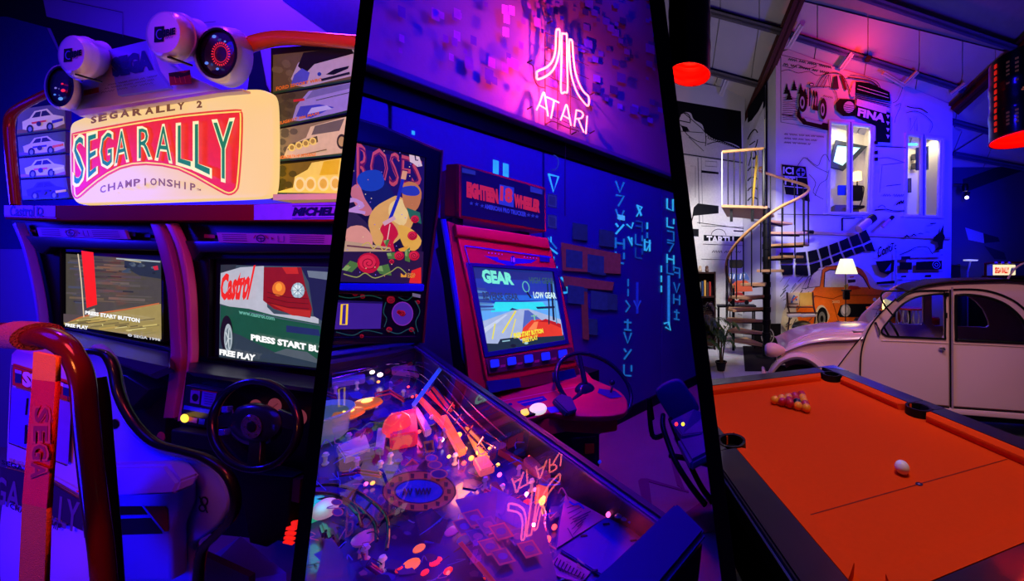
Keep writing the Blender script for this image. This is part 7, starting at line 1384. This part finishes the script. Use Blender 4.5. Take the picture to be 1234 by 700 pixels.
obj('inner_ledge', MB().prism([Q(600, 548, .0), Q(604, 546, .0), Q(736, 622, .0), Q(730, 625, .0)], nrm*.02), mat('ledge_rose', '#903060', .3), pin)
for (px, py, h, e, c_) in ((560, 540, .07, 1.3, (1, .2, .05)), (500, 490, .07, .9, (1, .05, .08)), (645, 615, .06, .7, (1, .05, .15)), (520, 670, .06, .3, (1, .1, .2)), (378, 612, .06, .12, (.1, 1, .6)), (440, 470, .07, .3, (1, .35, .15))):
    l = bpy.data.lights.new('playfield_light', 'POINT'); l.energy = e; l.color = c_; l.shadow_soft_size = .03; o = bpy.data.objects.new('playfield_light', l); COL.objects.link(o); o.location = Q(px, py, h); 
# backbox
FBB = Frame(G-ll*1.5, kk); 
bb = obj('backbox', plate(FBB, [(330, 110), (460, 150), (533, 181), (529, 240), (516, 340), (510, 413), (330, 418)], [], -.02, .26, .006), mat('backbox_black', '#08081c', .35), pin, 40)
obj('backbox_frame', plate(FBB, [(380, 128), (460, 152), (531, 182), (527, 240), (514, 340), (509, 412), (380, 414)], [[(412, 168), (513, 190), (508, 341), (395, 338)], [(395, 353), (506, 359), (501, 405), (390, 406)]], .0, .03, .004), mat('backbox_black'), bb, 40)
obj('trim_edge', MB().tube([FBB.pt(x, y, .0) for x, y in ((533, 181), (529, 240), (516, 340), (510, 413))], .005, 6), mat('edge_plum', '#501828', .4), bb)
obj('ledge', MB().prism([FBB.pt(390, 341, .01), FBB.pt(509, 342, .01), FBB.pt(508, 351, .01), FBB.pt(390, 350, .01)], ll*.03, .004), mat('ledge_royal', '#2030e0', .3), bb)
tg = obj('backglass', plate(FBB, [(395, 160), (514, 188), (509, 342), (393, 340)], [], -.012, .006), trd, bb)
A = Art(FBB, -.0085, .0003); A.poly([(395, 163), (512, 189), (508.5, 342), (393, 340)], '#140c38'); A.poly([(400, 172), (511, 195), (511, 240), (400, 240)], '#201060')
A.text('ROSES', [(430, 172), (509, 193), (507, 224), (430, 224)], '#c84860', .01); A.text('ROSES', [(432, 175), (506, 195), (504, 221), (432, 221)], '#6a1450', -.02)
A.poly([(493, 184), (505, 188), (509, 200), (503, 201), (498, 197), (494, 195)], '#e8c8e0').line([(500, 186), (501, 193), (504, 193)], 1.6, '#301048')
# plain stand-in artwork: flowing colour shapes, a guitar and roses
A.poly(spl([(418, 236), (424, 232), (436, 226), (458, 214), (470, 226), (476, 240), (470, 258), (452, 262), (436, 250)], 3, True), '#141c68'); A.poly(spl([(430, 215), (440, 206), (458, 206), (463, 222), (452, 230), (436, 228)], 3, True), '#1c40c0')
A.poly(spl([(422, 230), (432, 222), (440, 240), (449, 255), (440, 260), (430, 250)], 3, True), '#d07088').poly(spl([(452, 250), (468, 240), (480, 236), (494, 248), (498, 268), (486, 284), (462, 300), (448, 288), (444, 266)], 3, True), '#e8a860').poly(spl([(470, 246), (484, 240), (492, 256), (486, 272), (470, 262)], 3, True), '#f8d090')
A.poly(spl([(486, 222), (500, 220), (508, 232), (504, 250), (494, 256), (486, 244)], 3, True), '#c87848').poly(spl([(484, 226), (500, 224), (506, 232), (500, 236), (486, 234)], 3, True), '#2838c0').poly(spl([(418, 250), (430, 258), (444, 272), (446, 292), (430, 294), (416, 290)], 3, True), '#302048').poly(spl([(418, 276), (436, 272), (448, 284), (446, 300), (420, 298)], 3, True), '#e89890')
A.text('2', [(422, 238), (440, 244), (438, 257), (420, 254)], '#c890e0', .05)
A.line([(486, 214), (480, 238), (470, 264), (466, 280)], 4, '#1c28c0').line([(488, 206), (486, 216)], 6, '#e8a080')
A.poly(spl([(466, 266), (474, 270), (480, 282), (474, 292), (476, 306), (466, 312), (458, 300), (462, 286), (458, 276)], 3, True), '#d01838').line([(470, 270), (464, 306)], 1.2, '#f8c0c0').line([(476, 262), (462, 270)], 5, '#e0a8c0')
A.poly(spl([(480, 272), (496, 276), (508, 290), (500, 302), (486, 296)], 3, True), '#f0b048').poly([(480, 300), (492, 296), (488, 306), (484, 306)], '#f0a030').poly([(490, 250), (506, 256), (508, 270), (494, 264)], '#286858')
A.poly([(416, 290), (470, 298), (472, 303), (440, 306), (414, 303)], '#c8a088').line([(418, 296), (470, 301)], 2, '#703848').line([(436, 296), (444, 292), (450, 300), (456, 294), (462, 302), (468, 298)], 1.2, '#d8b850', sm=3)
A.poly([(393, 303), (512, 303), (508.5, 342), (393, 340)], '#2a1840')
def rose(x, y, r):
    A.ell(x, y, r, r*.92, '#c81430', 16).ell(x-r*.1, y-r*.1, r*.75, r*.66, '#e82848', 14).line([(x+r*.7*(1-t/14)*math.cos(t*.9), y+r*.6*(1-t/14)*math.sin(t*.9)) for t in range(13)], .9, '#80081c', sm=2)
for q in ([(412, 325), (422, 314), (434, 318), (424, 328)], [(452, 322), (468, 318), (472, 332), (458, 330)], [(466, 305), (476, 304), (478, 312), (468, 312)], [(488, 302), (494, 298), (494, 316), (488, 314)], [(462, 290), (470, 288), (466, 298)]): A.poly(q, '#507838').poly([((p[0]+q[0][0])/2, (p[1]+q[0][1])/2) for p in q], '#88a860')
rose(444, 317, 13.5); rose(481, 308, 6); rose(499, 308, 6.5); rose(497, 284, 6); rose(472, 315, 3); rose(500, 264, 5)
A.line([(414, 330), (430, 334), (440, 329), (452, 335), (470, 328), (480, 322), (490, 330)], 1.2, '#a0a050', sm=4).poly([(496, 326), (507.5, 322), (507.5, 341.5), (493, 341)], '#f02818')
A.poly([(483, 329), (487, 332), (490, 329), (490, 334), (483, 334)], '#f0a030').rtext('DATA', 491.5, 329, 500.5, 331.5, '#f0a030', .03, .02).rtext('EAST', 491.5, 332, 500, 334.5, '#f0a030', .03, .02)
for _ in range(50): x, y = random.uniform(398, 505), random.uniform(180, 338); A.ell(x, y, .7, .7, random.choice(('#f8d8a0', '#e08060', '#9070ff')), 5)
obj('backglass_art', A, artmat('backglass_print', .8, .3, .1), tg)
dp = obj('display_panel', plate(FBB, [(388, 352), (507, 358), (502, 407), (386, 408)], [], -.01, .006), mat('panel_ink', '#0c0820', .4), bb)
A = Art(FBB, -.0065, .0003); A.poly([(388, 361), (461, 363.5), (458.5, 396), (386, 397)], '#3a1c90').poly([(388, 361), (461, 363.5), (461, 366), (388, 364)], '#180c50')
A.line([(412, 367), (418.5, 366.5), (417.5, 391), (410.5, 391)], 2.6, '#ffc828', True).line([(392, 367), (400, 366.5), (399, 391), (390, 391)], 2.6, '#ffc828', True)
A.ell(485, 378, 13, 14.5, '#7828a8', 24).ell(485, 378, 12, 13.4, '#48209c', 24)
obj('score_display', A, artmat('score_print', .9, .3, .1), dp)
A = Art(FBB, -.0052, .0003)
for x, y, r in ((485, 378, 5.5), (481, 376, 3), (471, 361, 5), (428, 354, 3), (437, 357, 3), (469, 397, 3.5), (496, 397, 3.2), (503.5, 364, 2.6), (436, 405, 2.4)): rose(x, y, r)
for p in ([(465, 364), (462, 376), (466, 384), (463, 394)], [(461, 402), (440, 398), (425, 404), (405, 400)], [(500, 362), (506, 375), (501, 388), (504, 400)], [(480, 358), (490, 362), (498, 356)], [(400, 354), (420, 359), (445, 356), (460, 360)], [(466, 398), (480, 402), (494, 396), (500, 402)]): A.line(p, 1, '#2c7868', sm=5)
A.poly([(497, 353), (507, 355), (506.5, 359), (497, 357)], '#b0a8d0'); obj('rose_print', A, artmat('paint_print_dim', .25, base=.5), dp)
obj('rear_trim', MB().prism([gp(-WID, LEN-.02, .01), gp(.01, LEN-.02, .01), gp(.01, LEN+.04, .01), gp(-WID, LEN+.04, .01)], FG.n*.02, .004), mat('ledge_royal'), pin)
obj('back_panel', MB().prism([gp(-WID, LEN-.03, 0), gp(0, LEN-.03, 0), gp(0, LEN-.03, -.12), gp(-WID, LEN-.03, -.12)], ll*-.01), mat('back_navy', '#140c48', .4), pin)
